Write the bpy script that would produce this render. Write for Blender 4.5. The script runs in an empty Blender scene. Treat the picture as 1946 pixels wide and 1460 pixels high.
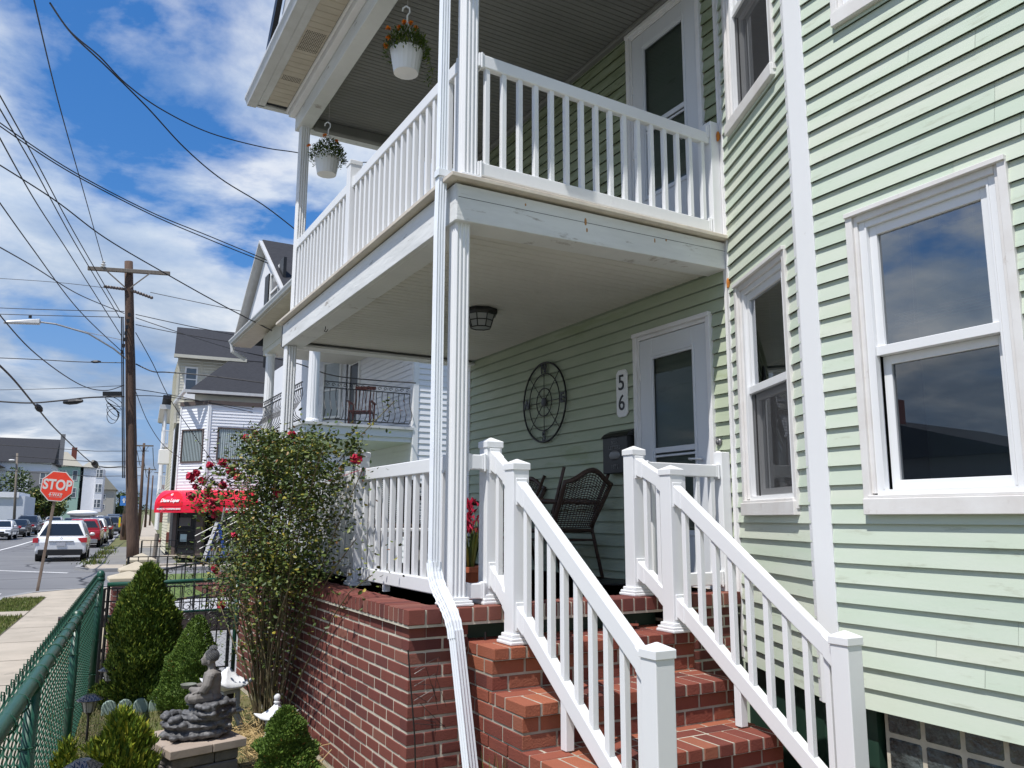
import bpy, bmesh, math, random
import numpy as np
from mathutils import Vector, Matrix
random.seed(7); RNG=np.random.default_rng(7)
SC=bpy.context.scene
R=math.radians
# ---------------- camera, world, sun, exposure ----------------
def cam_axes(yaw,pitch,roll):
    f=Vector((math.sin(yaw)*math.cos(pitch),math.cos(yaw)*math.cos(pitch),math.sin(pitch)))
    r=Vector((math.cos(yaw),-math.sin(yaw),0)); u=r.cross(f)
    c,s=math.cos(roll),math.sin(roll)
    return (r*c+u*s),(u*c-r*s),f
r_,u_,f_=cam_axes(R(29.46),R(9.50),R(0.18))
cd=bpy.data.cameras.new('camera'); cam=bpy.data.objects.new('camera',cd); SC.collection.objects.link(cam)
M=Matrix((( r_.x,u_.x,-f_.x,0),(r_.y,u_.y,-f_.y,0),(r_.z,u_.z,-f_.z,1.6),(0,0,0,1)))
cam.matrix_world=M
cd.sensor_width=36; cd.lens=36*1529/1946; cd.clip_end=3000; cd.clip_start=.05
SC.camera=cam
SUN=Vector((-.47,-.21,1)).normalized()
sl=bpy.data.lights.new('sun','SUN'); sl.energy=5.0; sl.angle=R(.5); sl.color=(1,.965,.915)
so=bpy.data.objects.new('sun',sl); SC.collection.objects.link(so)
so.rotation_euler=SUN.to_track_quat('Z','Y').to_euler()
SC.view_settings.view_transform='Standard'; SC.view_settings.look='None'
SC.view_settings.exposure=.06; SC.view_settings.gamma=1
try: SC.view_settings.use_curve_mapping=False
except Exception: pass
W=bpy.data.worlds.new('World'); SC.world=W; W.use_nodes=True
def NT(tree):
    tree.nodes.clear(); return tree.nodes,tree.links
n,l=NT(W.node_tree)
def nd(n,t,**k):
    x=n.new(t)
    for a,b in k.items():
        if a=='ins':
            for i,v in b.items(): x.inputs[i].default_value=v
        else: setattr(x,a,b)
    return x
sky=nd(n,'ShaderNodeTexSky',sky_type='NISHITA',sun_disc=False,sun_elevation=R(62),sun_rotation=math.atan2(SUN.x,SUN.y),air_density=1.0,dust_density=.6,ozone_density=2.5)
tc=nd(n,'ShaderNodeTexCoord'); sx=nd(n,'ShaderNodeSeparateXYZ'); l.new(tc.outputs['Generated'],sx.inputs[0])
def mth(op,a=None,b=None,c=None,clamp=False):
    m=nd(n,'ShaderNodeMath',operation=op); m.use_clamp=clamp
    for i,v in enumerate((a,b,c)):
        if v is None: continue
        if isinstance(v,(int,float)): m.inputs[i].default_value=v
        else: l.new(v,m.inputs[i])
    return m.outputs[0]
zz=mth('MAXIMUM',sx.outputs[2],0.0)
dn=mth('ADD',zz,.22)
px=mth('DIVIDE',sx.outputs[0],dn); py=mth('DIVIDE',sx.outputs[1],dn)
cb=nd(n,'ShaderNodeCombineXYZ'); l.new(px,cb.inputs[0]); l.new(py,cb.inputs[1])
def noise(vec,scale,detail,rough,off=(0,0,0),dist=0.,lac=2.):
    mp=nd(n,'ShaderNodeMapping'); mp.inputs['Location'].default_value=off; l.new(vec,mp.inputs[0])
    t=nd(n,'ShaderNodeTexNoise'); t.inputs['Scale'].default_value=scale; t.inputs['Detail'].default_value=detail
    t.inputs['Roughness'].default_value=rough; t.inputs['Distortion'].default_value=dist; l.new(mp.outputs[0],t.inputs['Vector']); return t.outputs[0]
def ramp(v,pts):
    r=nd(n,'ShaderNodeValToRGB'); e=r.color_ramp.elements
    while len(e)<len(pts): e.new(.5)
    for i,(p,c) in enumerate(pts): e[i].position=p; e[i].color=(*c,1) if not isinstance(c,(int,float)) else (c,c,c,1)
    l.new(v,r.inputs[0]); return r.outputs[0]
def mix(f,a,b,bt='MIX'):
    m=nd(n,'ShaderNodeMix',data_type='RGBA',blend_type=bt)
    for s,v in ((0,f),(6,a),(7,b)):
        if isinstance(v,(int,float)): m.inputs[s].default_value=v
        elif isinstance(v,tuple): m.inputs[s].default_value=(*v,1)
        else: l.new(v,m.inputs[s])
    return m.outputs[2]
skyc=nd(n,'ShaderNodeVectorMath',operation='SCALE'); l.new(sky.outputs[0],skyc.inputs[0]); skyc.inputs['Scale'].default_value=.105
hs=nd(n,'ShaderNodeHueSaturation'); hs.inputs['Saturation'].default_value=1.30; hs.inputs['Value'].default_value=1.26; skym=mix(.30,skyc.outputs[0],(.16,.27,.60)); l.new(skym,hs.inputs['Color'])
big=noise(cb.outputs[0],.75,3,.5,(3.1,1.7,0)); fine=noise(cb.outputs[0],2.0,11,.57,(1.3,4.2,0),.2)
low=mth('SUBTRACT',1.0,mth('MULTIPLY',zz,2.2),clamp=True)     # more cover towards the horizon
high=mth('MULTIPLY',mth('SUBTRACT',zz,.60,clamp=True),2.5)       # clear deep blue overhead
hz=mix(mth('MULTIPLY',mth('SUBTRACT',low,.35,clamp=True),1.4,clamp=True),hs.outputs[0],(.24,.37,.62))
cov=mth('SUBTRACT',mth('ADD',mth('ADD',mth('MULTIPLY',fine,.95),mth('MULTIPLY',big,.38)),mth('MULTIPLY',low,.17)),high)
mask=ramp(cov,[(.60,0),(.655,.36),(.71,.76),(.80,.97)])
th=noise(cb.outputs[0],2.4,9,.58,(1.42,4.31,.1),.25)
shade=ramp(th,[(.30,(.40,.52,.72)),(.44,(.60,.70,.84)),(.55,(.82,.87,.93)),(.66,(.96,.97,.98))])
lowc=ramp(th,[(.32,(.18,.26,.40)),(.47,(.30,.39,.54)),(.57,(.52,.60,.72)),(.65,(.93,.94,.96))])
cc=mix(mth('MULTIPLY',mth('SUBTRACT',low,.28,clamp=True),1.7,clamp=True),shade,lowc)
fin=mix(mask,hz,cc)
bg=nd(n,'ShaderNodeBackground'); bg.inputs[1].default_value=1.0; l.new(fin,bg.inputs[0])
wo=nd(n,'ShaderNodeOutputWorld'); l.new(bg.outputs[0],wo.inputs[0])

# ---------------- helpers ----------------
def link(o): SC.collection.objects.link(o); return o
def tag(o,label=None,cat=None,group=None,kind=None):
    if label: o['label']=label
    if cat: o['category']=cat
    if group: o['group']=group
    if kind: o['kind']=kind
    return o
def root(name,label,cat,loc=(0,0,0),group=None,rz=0,kind=None):
    o=link(bpy.data.objects.new(name,None)); o.location=loc; o.rotation_euler=(0,0,rz); o.empty_display_size=.1
    return tag(o,label,cat,group,kind)
def worldloc(p):
    v=Vector((0,0,0))
    while p is not None: v+=Vector(p.location); p=p.parent
    return v
class MB:
    def __init__(s): s.v=[]; s.f=[]
    def add(s,vs,fs):
        b=len(s.v); s.v+= [tuple(map(float,v)) for v in vs]; s.f+=[tuple(i+b for i in f) for f in fs]; return s
    def box(s,x0,x1,y0,y1,z0,z1):
        return s.add([(x0,y0,z0),(x1,y0,z0),(x1,y1,z0),(x0,y1,z0),(x0,y0,z1),(x1,y0,z1),(x1,y1,z1),(x0,y1,z1)],
          [(0,3,2,1),(4,5,6,7),(0,1,5,4),(1,2,6,5),(2,3,7,6),(3,0,4,7)])
    def hexa(s,v8): return s.add(v8,[(0,3,2,1),(4,5,6,7),(0,1,5,4),(1,2,6,5),(2,3,7,6),(3,0,4,7)])
    def bar(s,p,q,w,h,up=(0,0,1)):
        p=Vector(p);q=Vector(q);d=(q-p).normalized();a=d.cross(Vector(up))
        if a.length<1e-4: a=d.cross(Vector((1,0,0)))
        a.normalize(); b=a.cross(d); a*=w/2;b*=h/2
        return s.hexa([p-a-b,q-a-b,q+a-b,p+a-b,p-a+b,q-a+b,q+a+b,p+a+b])
    def loft(s,rings,cap=True,closed=True):
        b=len(s.v);k=len(rings[0])
        for r in rings: s.v+=[tuple(map(float,x)) for x in r]
        for i in range(len(rings)-1):
            for j in range(k if closed else k-1):
                j2=(j+1)%k; s.f.append((b+i*k+j,b+i*k+j2,b+(i+1)*k+j2,b+(i+1)*k+j))
        if cap and closed:
            s.f.append(tuple(b+j for j in range(k))[::-1]); s.f.append(tuple(b+(len(rings)-1)*k+j for j in range(k)))
        return s
    def prism(s,poly,vec,o=None):
        vec=Vector(vec); r0=[Vector(p) for p in poly]; return s.loft([r0,[p+vec for p in r0]])
    def tube(s,pts,r,n=6,cap=True):
        pts=[Vector(p) for p in pts]; rings=[]; prev=None
        rr=r if isinstance(r,(list,tuple)) else [r]*len(pts)
        for i,p in enumerate(pts):
            t=(pts[min(i+1,len(pts)-1)]-pts[max(i-1,0)])
            if t.length<1e-9: t=Vector((0,0,1))
            t.normalize()
            if prev is None:
                a=t.cross(Vector((0,0,1)))
                if a.length<1e-3: a=t.cross(Vector((1,0,0)))
            else:
                a=prev-t*prev.dot(t)
                if a.length<1e-4: a=t.orthogonal()
            a.normalize(); prev=a; b=t.cross(a)
            rings.append([p+(a*math.cos(2*math.pi*k/n)+b*math.sin(2*math.pi*k/n))*rr[i] for k in range(n)])
        return s.loft(rings,cap)
    def sweep(s,prof,pts,side):
        # prof list of (a,b): a along 'side', b along tangent x side
        pts=[Vector(p) for p in pts]; side=Vector(side); rings=[]
        for i,p in enumerate(pts):
            t=(pts[min(i+1,len(pts)-1)]-pts[max(i-1,0)]).normalized()
            a=(side-t*side.dot(t)).normalized(); b=t.cross(a)
            rings.append([p+a*x+b*y for x,y in prof])
        return s.loft(rings)
    def lathe(s,c,prof,n=16,ax=None):
        c=Vector(c); rings=[]
        for r,z in prof: rings.append([c+Vector((r*math.cos(2*math.pi*k/n),r*math.sin(2*math.pi*k/n),z)) for k in range(n)])
        return s.loft(rings)
    def ell(s,c,r,n=10,m=7,rot=None):
        c=Vector(c); rings=[]
        for i in range(1,m):
            a=math.pi*i/m; ring=[]
            for k in range(n):
                p=Vector((r[0]*math.sin(a)*math.cos(2*math.pi*k/n),r[1]*math.sin(a)*math.sin(2*math.pi*k/n),-r[2]*math.cos(a)))
                if rot is not None: p=rot@p
                ring.append(c+p)
            rings.append(ring)
        return s.loft(rings)
    def xf(s,m):
        s.v=[tuple(m@Vector(v)) for v in s.v]; return s
    def build(s,name,mat,parent=None,smooth=False,bevel=0,label=None,seg=1,wn=False):
        off=worldloc(parent) if parent is not None and parent.get('_abs') else Vector((0,0,0))
        me=bpy.data.meshes.new(name)
        vs=[(v[0]-off.x,v[1]-off.y,v[2]-off.z) for v in s.v] if off.length>0 else s.v
        me.from_pydata(vs,[],s.f); me.update()
        if mat is not None: me.materials.append(mat)
        if smooth: me.polygons.foreach_set('use_smooth',[True]*len(me.polygons))
        o=link(bpy.data.objects.new(name,me))
        if parent is not None: o.parent=parent
        if bevel:
            b=o.modifiers.new('bevel','BEVEL'); b.width=bevel; b.segments=seg; b.limit_method='ANGLE'; b.angle_limit=R(40)
            if seg>1 or wn:
                b.harden_normals=False
        if label: o['label']=label
        return o
def aroot(*a,**k):            # parts of such a root are written in world coordinates
    o=root(*a,**k); o['_abs']=1; return o
def fixabs(o): o['_abs']=1; return o
def single(mb,name,mat,label,cat,loc=(0,0,0),group=None,kind=None,**k):
    me=mb; L=Vector(loc); me.v=[(v[0]-L.x,v[1]-L.y,v[2]-L.z) for v in me.v]
    o=me.build(name,mat,None,**k); o.location=L; return tag(o,label,cat,group,kind)
def copy_tree(o,parent=None):
    c=o.copy(); SC.collection.objects.link(c)
    if parent is not None: c.parent=parent
    for ch in [x for x in bpy.data.objects if x.parent==o]: copy_tree(ch,c)
    return c
class Fr:   # frame on a vertical plane: a along e, z up, d outwards
    def __init__(s,o,e,nrm): s.o=Vector((o[0],o[1],0)); s.e=Vector((e[0],e[1],0)).normalized(); s.n=Vector((nrm[0],nrm[1],0)).normalized()
    def p(s,a,z,d=0): q=s.o+s.e*a+s.n*d; return Vector((q.x,q.y,z))
    def box(s,mb,a0,a1,z0,z1,d0,d1):
        P=s.p; return mb.hexa([P(a0,z0,d0),P(a1,z0,d0),P(a1,z0,d1),P(a0,z0,d1),P(a0,z1,d0),P(a1,z1,d0),P(a1,z1,d1),P(a0,z1,d1)])
    def quad(s,mb,a0,a1,z0,z1,d=0): P=s.p; return mb.add([P(a0,z0,d),P(a1,z0,d),P(a1,z1,d),P(a0,z1,d)],[(0,1,2,3) if s.e.cross(Vector((0,0,1))).dot(s.n)>0 else (3,2,1,0)])
def siding(fr,a0,a1,z0,z1,holes=(),exp=.1,lip=.0175,seg=0,wob=.0015,gap=.010):
    mb=MB(); k=0; z=z0
    while z<z1-1e-4:
        zt=min(z+exp,z1); cuts=sorted({z,zt}|{h for H in holes for h in H[2:4] if z<h<zt})
        js=[]; a=a0+random.uniform(.4,3.2)
        while a<a1-.3: js.append(a); a+=random.uniform(2.4,3.7)
        if a1-a0<1.5: js=[]
        bounds=[a0]+js+[a1]; jog=[random.uniform(-wob,wob) for _ in bounds]
        for i in range(len(cuts)-1):
            c0,c1=cuts[i],cuts[i+1]; zm=(c0+c1)/2
            iv=[(bounds[b],bounds[b+1]-.0012,jog[b]) for b in range(len(bounds)-1)]
            for h in holes:
                if h[2]<zm<h[3]:
                    nv=[]
                    for (p,q,g) in iv:
                        if h[0]>p: nv.append((p,min(q,h[0]),g))
                        if h[1]<q: nv.append((max(p,h[1]),q,g))
                    iv=[x for x in nv if x[1]-x[0]>1e-4]
            for (p,q,g) in iv:
                d0=(lip+g)*(1-(c0-z)/exp)+.002; d1=(lip+g)*(1-(c1-z)/exp)+.002
                if i==0: mb.add([fr.p(p,c0,d0),fr.p(q,c0,d0),fr.p(q,c1,d1),fr.p(p,c1,d1),fr.p(p,c0+gap,-.004),fr.p(q,c0+gap,-.004)],[(0,1,2,3),(4,5,1,0)])
                else: mb.add([fr.p(p,c0,d0),fr.p(q,c0,d0),fr.p(q,c1,d1),fr.p(p,c1,d1)],[(0,1,2,3)])
        z+=exp
    return mb
def bricks(mb,fr,a0,a1,z0,n,ch=.0667,bl=.203,jt=.013,dep=.0035,off=0.,cut0=True,jit=.0012,th=.1):
    for r in range(n):
        zb=z0+r*ch; a=a0-((r%2)*bl/2+off)%bl if (r%2 or off) else a0
        while a<a1-1e-3:
            p=max(a,a0); q=min(a+bl-jt,a1)
            if q-p>.02:
                j=random.uniform(-jit,jit); k=random.uniform(-.0015,.0015)
                fr.box(mb,p,q,zb+jt/2+k,zb+ch-jt/2+k,dep+j-th,dep+j)
            a+=bl
    return mb
# ---------------- materials ----------------
def mat(name,col,rough=.6,metal=0.,var=None,nscale=8,vcol=None,bump=0,bscale=60,spec=.5,stretch=None,island=0,ivar=None,dirt=None,detail=6,coat=0,bdist=.002,emit=None):
    m=bpy.data.materials.new(name); m.use_nodes=True; n=m.node_tree.nodes; l=m.node_tree.links
    b=n['Principled BSDF']; b.inputs['Roughness'].default_value=rough; b.inputs['Metallic'].default_value=metal
    b.inputs['Specular IOR Level'].default_value=spec
    if coat: b.inputs['Coat Weight'].default_value=coat; b.inputs['Coat Roughness'].default_value=.05
    tc=n.new('ShaderNodeTexCoord'); mp=n.new('ShaderNodeMapping'); l.new(tc.outputs['Object'],mp.inputs[0])
    if stretch: mp.inputs['Scale'].default_value=stretch
    cur=None
    def mx(f,a,bb,bt='MIX'):
        x=n.new('ShaderNodeMix'); x.data_type='RGBA'; x.blend_type=bt
        for s,v in ((0,f),(6,a),(7,bb)):
            if isinstance(v,(int,float)): x.inputs[s].default_value=v
            elif isinstance(v,tuple): x.inputs[s].default_value=(*v,1)
            else: l.new(v,x.inputs[s])
        return x.outputs[2]
    cur=tuple(col)
    if vcol is not None:
        t=n.new('ShaderNodeTexNoise'); t.inputs['Scale'].default_value=nscale; t.inputs['Detail'].default_value=detail; t.inputs['Roughness'].default_value=.6
        l.new(mp.outputs[0],t.inputs['Vector'])
        r=n.new('ShaderNodeValToRGB'); r.color_ramp.elements[0].position=.35; r.color_ramp.elements[1].position=.68; l.new(t.outputs[0],r.inputs[0])
        cur=mx(r.outputs[0],cur,tuple(vcol))
    if ivar is not None:
        g=n.new('ShaderNodeNewGeometry'); r=n.new('ShaderNodeValToRGB'); e=r.color_ramp.elements
        while len(e)<len(ivar): e.new(.5)
        for i,(p,c) in enumerate(ivar): e[i].position=p; e[i].color=(*c,1)
        l.new(g.outputs['Random Per Island'],r.inputs[0]); cur=mx(island or .7,cur,r.outputs[0])
    if dirt is not None:   # (colour, scale, threshold, amount)
        t=n.new('ShaderNodeTexNoise'); t.inputs['Scale'].default_value=dirt[1]; t.inputs['Detail'].default_value=10; t.inputs['Roughness'].default_value=.7
        l.new(mp.outputs[0],t.inputs['Vector'])
        r=n.new('ShaderNodeValToRGB'); r.color_ramp.elements[0].position=dirt[2]; r.color_ramp.elements[0].color=(0,0,0,1); r.color_ramp.elements[1].position=min(1,dirt[2]+.08); r.color_ramp.elements[1].color=(dirt[3],)*3+(1,)
        l.new(t.outputs[0],r.inputs[0]); cur=mx(r.outputs[0],cur,tuple(dirt[0]))
    if isinstance(cur,tuple): b.inputs['Base Color'].default_value=(*cur,1)
    else: l.new(cur,b.inputs['Base Color'])
    if bump:
        t=n.new('ShaderNodeTexNoise'); t.inputs['Scale'].default_value=bscale; t.inputs['Detail'].default_value=6
        l.new(mp.outputs[0],t.inputs['Vector']); bp=n.new('ShaderNodeBump'); bp.inputs['Strength'].default_value=bump; bp.inputs['Distance'].default_value=bdist
        l.new(t.outputs[0],bp.inputs['Height']); l.new(bp.outputs[0],b.inputs['Normal'])
    if emit: b.inputs['Emission Color'].default_value=(*emit[0],1); b.inputs['Emission Strength'].default_value=emit[1]
    return m
M_={}
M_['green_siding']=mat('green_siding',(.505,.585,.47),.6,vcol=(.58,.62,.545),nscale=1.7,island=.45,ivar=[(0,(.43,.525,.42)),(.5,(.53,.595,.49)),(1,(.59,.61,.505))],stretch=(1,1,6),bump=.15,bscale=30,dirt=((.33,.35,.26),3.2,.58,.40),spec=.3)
M_['green_up']=mat('green_siding_shaded_upstairs',(.25,.29,.185),.7,vcol=(.32,.36,.25),nscale=2,stretch=(1,1,5),dirt=((.16,.18,.09),1.6,.5,.6),spec=.2)  # same green siding, base darkened most to carry the upstairs porch shade
M_['green_shaded']=mat('green_siding_shaded',(.37,.425,.305),.6,vcol=(.43,.475,.36),nscale=2,stretch=(1,1,5),bump=.15,bscale=30,dirt=((.27,.32,.17),1.1,.58,.5),spec=.25)  # worn green siding with the porch shade put into its base colour
M_['vinyl']=mat('white_vinyl',(.76,.77,.78),.40,vcol=(.75,.76,.77),nscale=3,spec=.5,dirt=((.48,.46,.42),13,.665,.30))
M_['trim']=mat('white_trim',(.78,.78,.79),.45,vcol=(.72,.71,.70),nscale=4,dirt=((.50,.46,.41),9,.64,.5))
M_['oldtrim']=mat('grubby_trim',(.74,.73,.715),.5,vcol=(.67,.645,.62),nscale=6,dirt=((.42,.36,.31),7,.62,.5))
M_['oldpaint']=mat('peeling_white_paint',(.74,.75,.74),.6,vcol=(.62,.63,.62),nscale=3.5,dirt=((.24,.20,.16),6,.60,.8),bump=.8,bscale=14,stretch=(.5,.5,2.6),bdist=.004)
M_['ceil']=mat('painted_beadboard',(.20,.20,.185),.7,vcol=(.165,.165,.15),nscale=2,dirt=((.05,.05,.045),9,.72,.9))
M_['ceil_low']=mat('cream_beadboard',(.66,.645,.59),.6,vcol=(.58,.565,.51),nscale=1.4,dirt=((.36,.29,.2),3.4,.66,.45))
M_['soffit']=mat('cream_soffit',(.52,.47,.38),.6,vcol=(.44,.39,.31),nscale=5)
M_['gutter']=mat('grey_gutter',(.60,.61,.61),.4,vcol=(.52,.52,.51),nscale=5,dirt=((.25,.25,.24),9,.62,.5))
M_['alum']=mat('downspout_paint',(.80,.84,.88),.35,vcol=(.76,.79,.84),nscale=4)
M_['brick']=mat('red_brick',(.175,.058,.047),.88,vcol=(.12,.043,.038),nscale=26,island=.75,ivar=[(0,(.10,.036,.033)),(.3,(.165,.052,.042)),(.6,(.21,.070,.052)),(.85,(.14,.050,.044)),(1,(.26,.11,.078))],bump=.6,bscale=140,spec=.2,bdist=.003)
M_['brick2']=mat('orange_red_brick',(.22,.066,.045),.9,vcol=(.13,.042,.034),nscale=16,island=.8,ivar=[(0,(.095,.034,.030)),(.25,(.15,.046,.036)),(.55,(.215,.066,.046)),(.8,(.27,.086,.054)),(.93,(.34,.12,.065)),(1,(.17,.085,.07))],bump=.8,bscale=110,spec=.15,dirt=((.50,.44,.36),22,.70,.5),bdist=.004)
M_['mortar']=mat('mortar',(.60,.55,.45),.9,vcol=(.46,.42,.34),nscale=14,bump=.5,bscale=90)
M_['mortar2']=mat('step_mortar',(.42,.385,.32),.95,vcol=(.27,.24,.19),nscale=9,bump=.6,bscale=70)
M_['floor']=mat('porch_floor',(.30,.23,.15),.85,vcol=(.22,.15,.10),nscale=5,dirt=((.12,.06,.04),4,.55,.6))
M_['darkgreen']=mat('dark_green_paint',(.012,.040,.026),.55,vcol=(.02,.055,.035),nscale=5,dirt=((.10,.12,.08),14,.66,.6))
M_['concrete']=mat('pale_concrete',(.46,.40,.32),.9,vcol=(.36,.315,.25),nscale=1.6,bump=.3,bscale=50,dirt=((.22,.20,.16),3.1,.58,.55))
M_['drive']=mat('grey_concrete',(.30,.30,.30),.9,vcol=(.25,.25,.25),nscale=2,bump=.2,bscale=50)
def asphalt():
    m=mat('asphalt',(.150,.152,.158),.9,vcol=(.185,.187,.19),nscale=.35,bump=.5,bscale=120)
    n=m.node_tree.nodes; l=m.node_tree.links; b=n['Principled BSDF']; src=b.inputs['Base Color'].links[0].from_socket
    tc=n.new('ShaderNodeTexCoord'); v=n.new('ShaderNodeTexVoronoi'); v.feature='DISTANCE_TO_EDGE'; v.inputs['Scale'].default_value=.45
    ns=n.new('ShaderNodeTexNoise'); ns.inputs['Scale'].default_value=.9; ns.inputs['Detail'].default_value=3
    mx=n.new('ShaderNodeMix'); mx.data_type='RGBA'; mx.inputs[0].default_value=.35; l.new(tc.outputs['Object'],mx.inputs[6]); l.new(ns.outputs['Color'],mx.inputs[7]); l.new(tc.outputs['Object'],ns.inputs['Vector']); l.new(mx.outputs[2],v.inputs['Vector'])
    r=n.new('ShaderNodeValToRGB'); r.color_ramp.elements[0].position=.008; r.color_ramp.elements[0].color=(1,1,1,1); r.color_ramp.elements[1].position=.018; r.color_ramp.elements[1].color=(0,0,0,1); l.new(v.outputs['Distance'],r.inputs[0])
    m2=n.new('ShaderNodeMix'); m2.data_type='RGBA'; m2.inputs[7].default_value=(.05,.05,.055,1); l.new(r.outputs[0],m2.inputs[0]); l.new(src,m2.inputs[6]); l.new(m2.outputs[2],b.inputs['Base Color']); return m
M_['asphalt']=asphalt()
M_['lot']=mat('old_lot_asphalt',(.17,.165,.155),.9,vcol=(.22,.215,.2),nscale=.8,bump=.4,bscale=60,dirt=((.10,.11,.06),1.6,.62,.6))
M_['paint']=mat('road_paint',(.72,.72,.70),.7,dirt=((.2,.2,.2),6,.58,.7))
M_['grass']=mat('grass_blades',(.085,.13,.022),.8,vcol=(.16,.18,.05),nscale=2,ivar=[(0,(.05,.09,.015)),(.6,(.12,.16,.03)),(.85,(.24,.22,.08)),(1,(.34,.28,.13))],island=.6,spec=.2)
M_['soil']=mat('lawn_soil',(.10,.115,.035),.95,vcol=(.15,.12,.06),nscale=3,bump=.6,bscale=60,dirt=((.20,.15,.08),6,.56,.7))
M_['lawn']=mat('lawn_ground',(.075,.105,.03),.95,vcol=(.17,.15,.07),nscale=1.4,bump=.6,bscale=60,dirt=((.20,.17,.09),3,.56,.7))
M_['iron']=mat('black_iron',(.012,.012,.013),.45,spec=.5)
M_['brownframe']=mat('brown_metal',(.10,.075,.065),.5,vcol=(.08,.06,.052),nscale=4)
M_['fence']=mat('green_fence_coating',(.008,.060,.036),.38,vcol=(.012,.075,.046),nscale=20,dirt=((.12,.17,.14),24,.68,.5))
M_['wire']=mat('green_wire',(.014,.062,.038),.6,vcol=(.02,.08,.05),nscale=40,spec=.25)
M_['wood']=mat('pole_wood',(.12,.075,.052),.9,vcol=(.065,.040,.030),nscale=14,stretch=(3,3,.25),bump=.7,bscale=40,bdist=.01)
M_['greywood']=mat('weathered_pole_wood',(.22,.19,.155),.9,vcol=(.14,.12,.10),nscale=14,stretch=(3,3,.25),bump=.5,bscale=40,bdist=.01)
M_['cable']=mat('black_cable',(.012,.012,.014),.6)
M_['grey_metal']=mat('galvanised_metal',(.42,.42,.41),.4,metal=.6,vcol=(.32,.32,.31),nscale=12)
M_['rust']=mat('rusty_post',(.30,.24,.19),.6,metal=.3,vcol=(.16,.10,.07),nscale=9,stretch=(1,1,.3))
M_['wicker']=mat('brown_wicker',(.055,.032,.024),.5,vcol=(.09,.055,.04),nscale=60,spec=.4)
M_['leaf']=mat('leaf_green',(.07,.115,.022),.5,island=.9,ivar=[(0,(.024,.045,.014)),(.35,(.055,.088,.018)),(.7,(.10,.13,.025)),(.90,(.18,.185,.034)),(.965,(.34,.28,.035)),(.985,(.22,.10,.035)),(1,(.16,.06,.03))],spec=.35)
M_['arbor']=mat('arborvitae_green',(.06,.11,.02),.6,island=.9,ivar=[(0,(.035,.075,.012)),(.5,(.08,.13,.018)),(.85,(.15,.20,.025)),(1,(.26,.28,.04))],spec=.25)
M_['spruce']=mat('spruce_green',(.06,.12,.025),.6,island=.9,ivar=[(0,(.05,.10,.018)),(.6,(.11,.18,.03)),(.98,(.17,.25,.045)),(1,(.35,.10,.03))],spec=.25)
M_['gold']=mat('golden_cypress',(.15,.20,.02),.6,island=.9,ivar=[(0,(.05,.10,.012)),(.4,(.12,.18,.018)),(.8,(.26,.30,.03)),(1,(.42,.38,.045))],spec=.25)
M_['farleaf']=mat('dull_tree_green',(.05,.08,.025),.7,island=.9,ivar=[(0,(.02,.04,.012)),(.5,(.06,.09,.03)),(1,(.13,.16,.06))],spec=.2)
M_['cane']=mat('rose_cane',(.13,.12,.05),.7,vcol=(.09,.055,.035),nscale=12)
M_['rose']=mat('red_rose_petal',(.50,.014,.05),.55,island=.8,ivar=[(0,(.22,.006,.02)),(.6,(.45,.012,.05)),(1,(.60,.04,.10))],spec=.3)
M_['pink']=mat('pink_rose_petal',(.55,.08,.16),.55)
M_['marigold']=mat('marigold_petal',(.85,.22,.01),.5,island=.8,ivar=[(0,(.85,.20,.008)),(1,(.98,.42,.03))])
M_['glass']=None
def glassmat(name,tint,refl,rough=.01):
    m=bpy.data.materials.new(name); m.use_nodes=True; n=m.node_tree.nodes; l=m.node_tree.links; n.clear()
    o=n.new('ShaderNodeOutputMaterial'); t=n.new('ShaderNodeBsdfTransparent'); t.inputs[0].default_value=(*tint,1)
    g=n.new('ShaderNodeBsdfGlossy'); g.inputs['Roughness'].default_value=rough; g.inputs[0].default_value=(.92,.96,1,1)
    fr=n.new('ShaderNodeFresnel'); fr.inputs[0].default_value=1.5
    a=n.new('ShaderNodeMath'); a.operation='MULTIPLY_ADD'; a.use_clamp=True; a.inputs[1].default_value=1.6; a.inputs[2].default_value=refl
    mx=n.new('ShaderNodeMixShader'); l.new(fr.outputs[0],a.inputs[0]); l.new(a.outputs[0],mx.inputs[0]); l.new(t.outputs[0],mx.inputs[1]); l.new(g.outputs[0],mx.inputs[2]); l.new(mx.outputs[0],o.inputs[0]); return m
M_['glass']=glassmat('window_glass',(.40,.46,.50),.20,.004)
M_['glass_in']=glassmat('shaded_door_glass',(.42,.44,.44),-.05)
def screenmat():
    m=bpy.data.materials.new('insect_screen'); m.use_nodes=True; n=m.node_tree.nodes; l=m.node_tree.links; n.clear()
    o=n.new('ShaderNodeOutputMaterial'); t=n.new('ShaderNodeBsdfTransparent'); t.inputs[0].default_value=(.9,.9,.9,1); g=n.new('ShaderNodeBsdfDiffuse'); g.inputs[0].default_value=(.075,.075,.078,1)
    mx=n.new('ShaderNodeMixShader'); mx.inputs[0].default_value=.55; l.new(t.outputs[0],mx.inputs[1]); l.new(g.outputs[0],mx.inputs[2]); l.new(mx.outputs[0],o.inputs[0]); return m
M_['screen']=screenmat()
M_['screen_dark']=screenmat(); M_['screen_dark'].node_tree.nodes['Diffuse BSDF'].inputs[0].default_value=(.02,.028,.040,1); M_['screen_dark'].node_tree.nodes['Mix Shader'].inputs[0].default_value=.2
M_['dark']=mat('dark_room',(.028,.028,.03),.9)
M_['room']=mat('room_wall',(.10,.095,.085),.9)
M_['blind']=mat('window_blind',(.62,.58,.54),.6)
M_['door_grey']=mat('storm_door_paint',(.66,.68,.71),.4)
M_['innerdoor']=mat('inner_door_paint',(.34,.34,.32),.6)
M_['black']=mat('black_plastic',(.010,.010,.011),.4)
M_['white']=mat('plain_white',(.78,.78,.77),.5)
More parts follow.
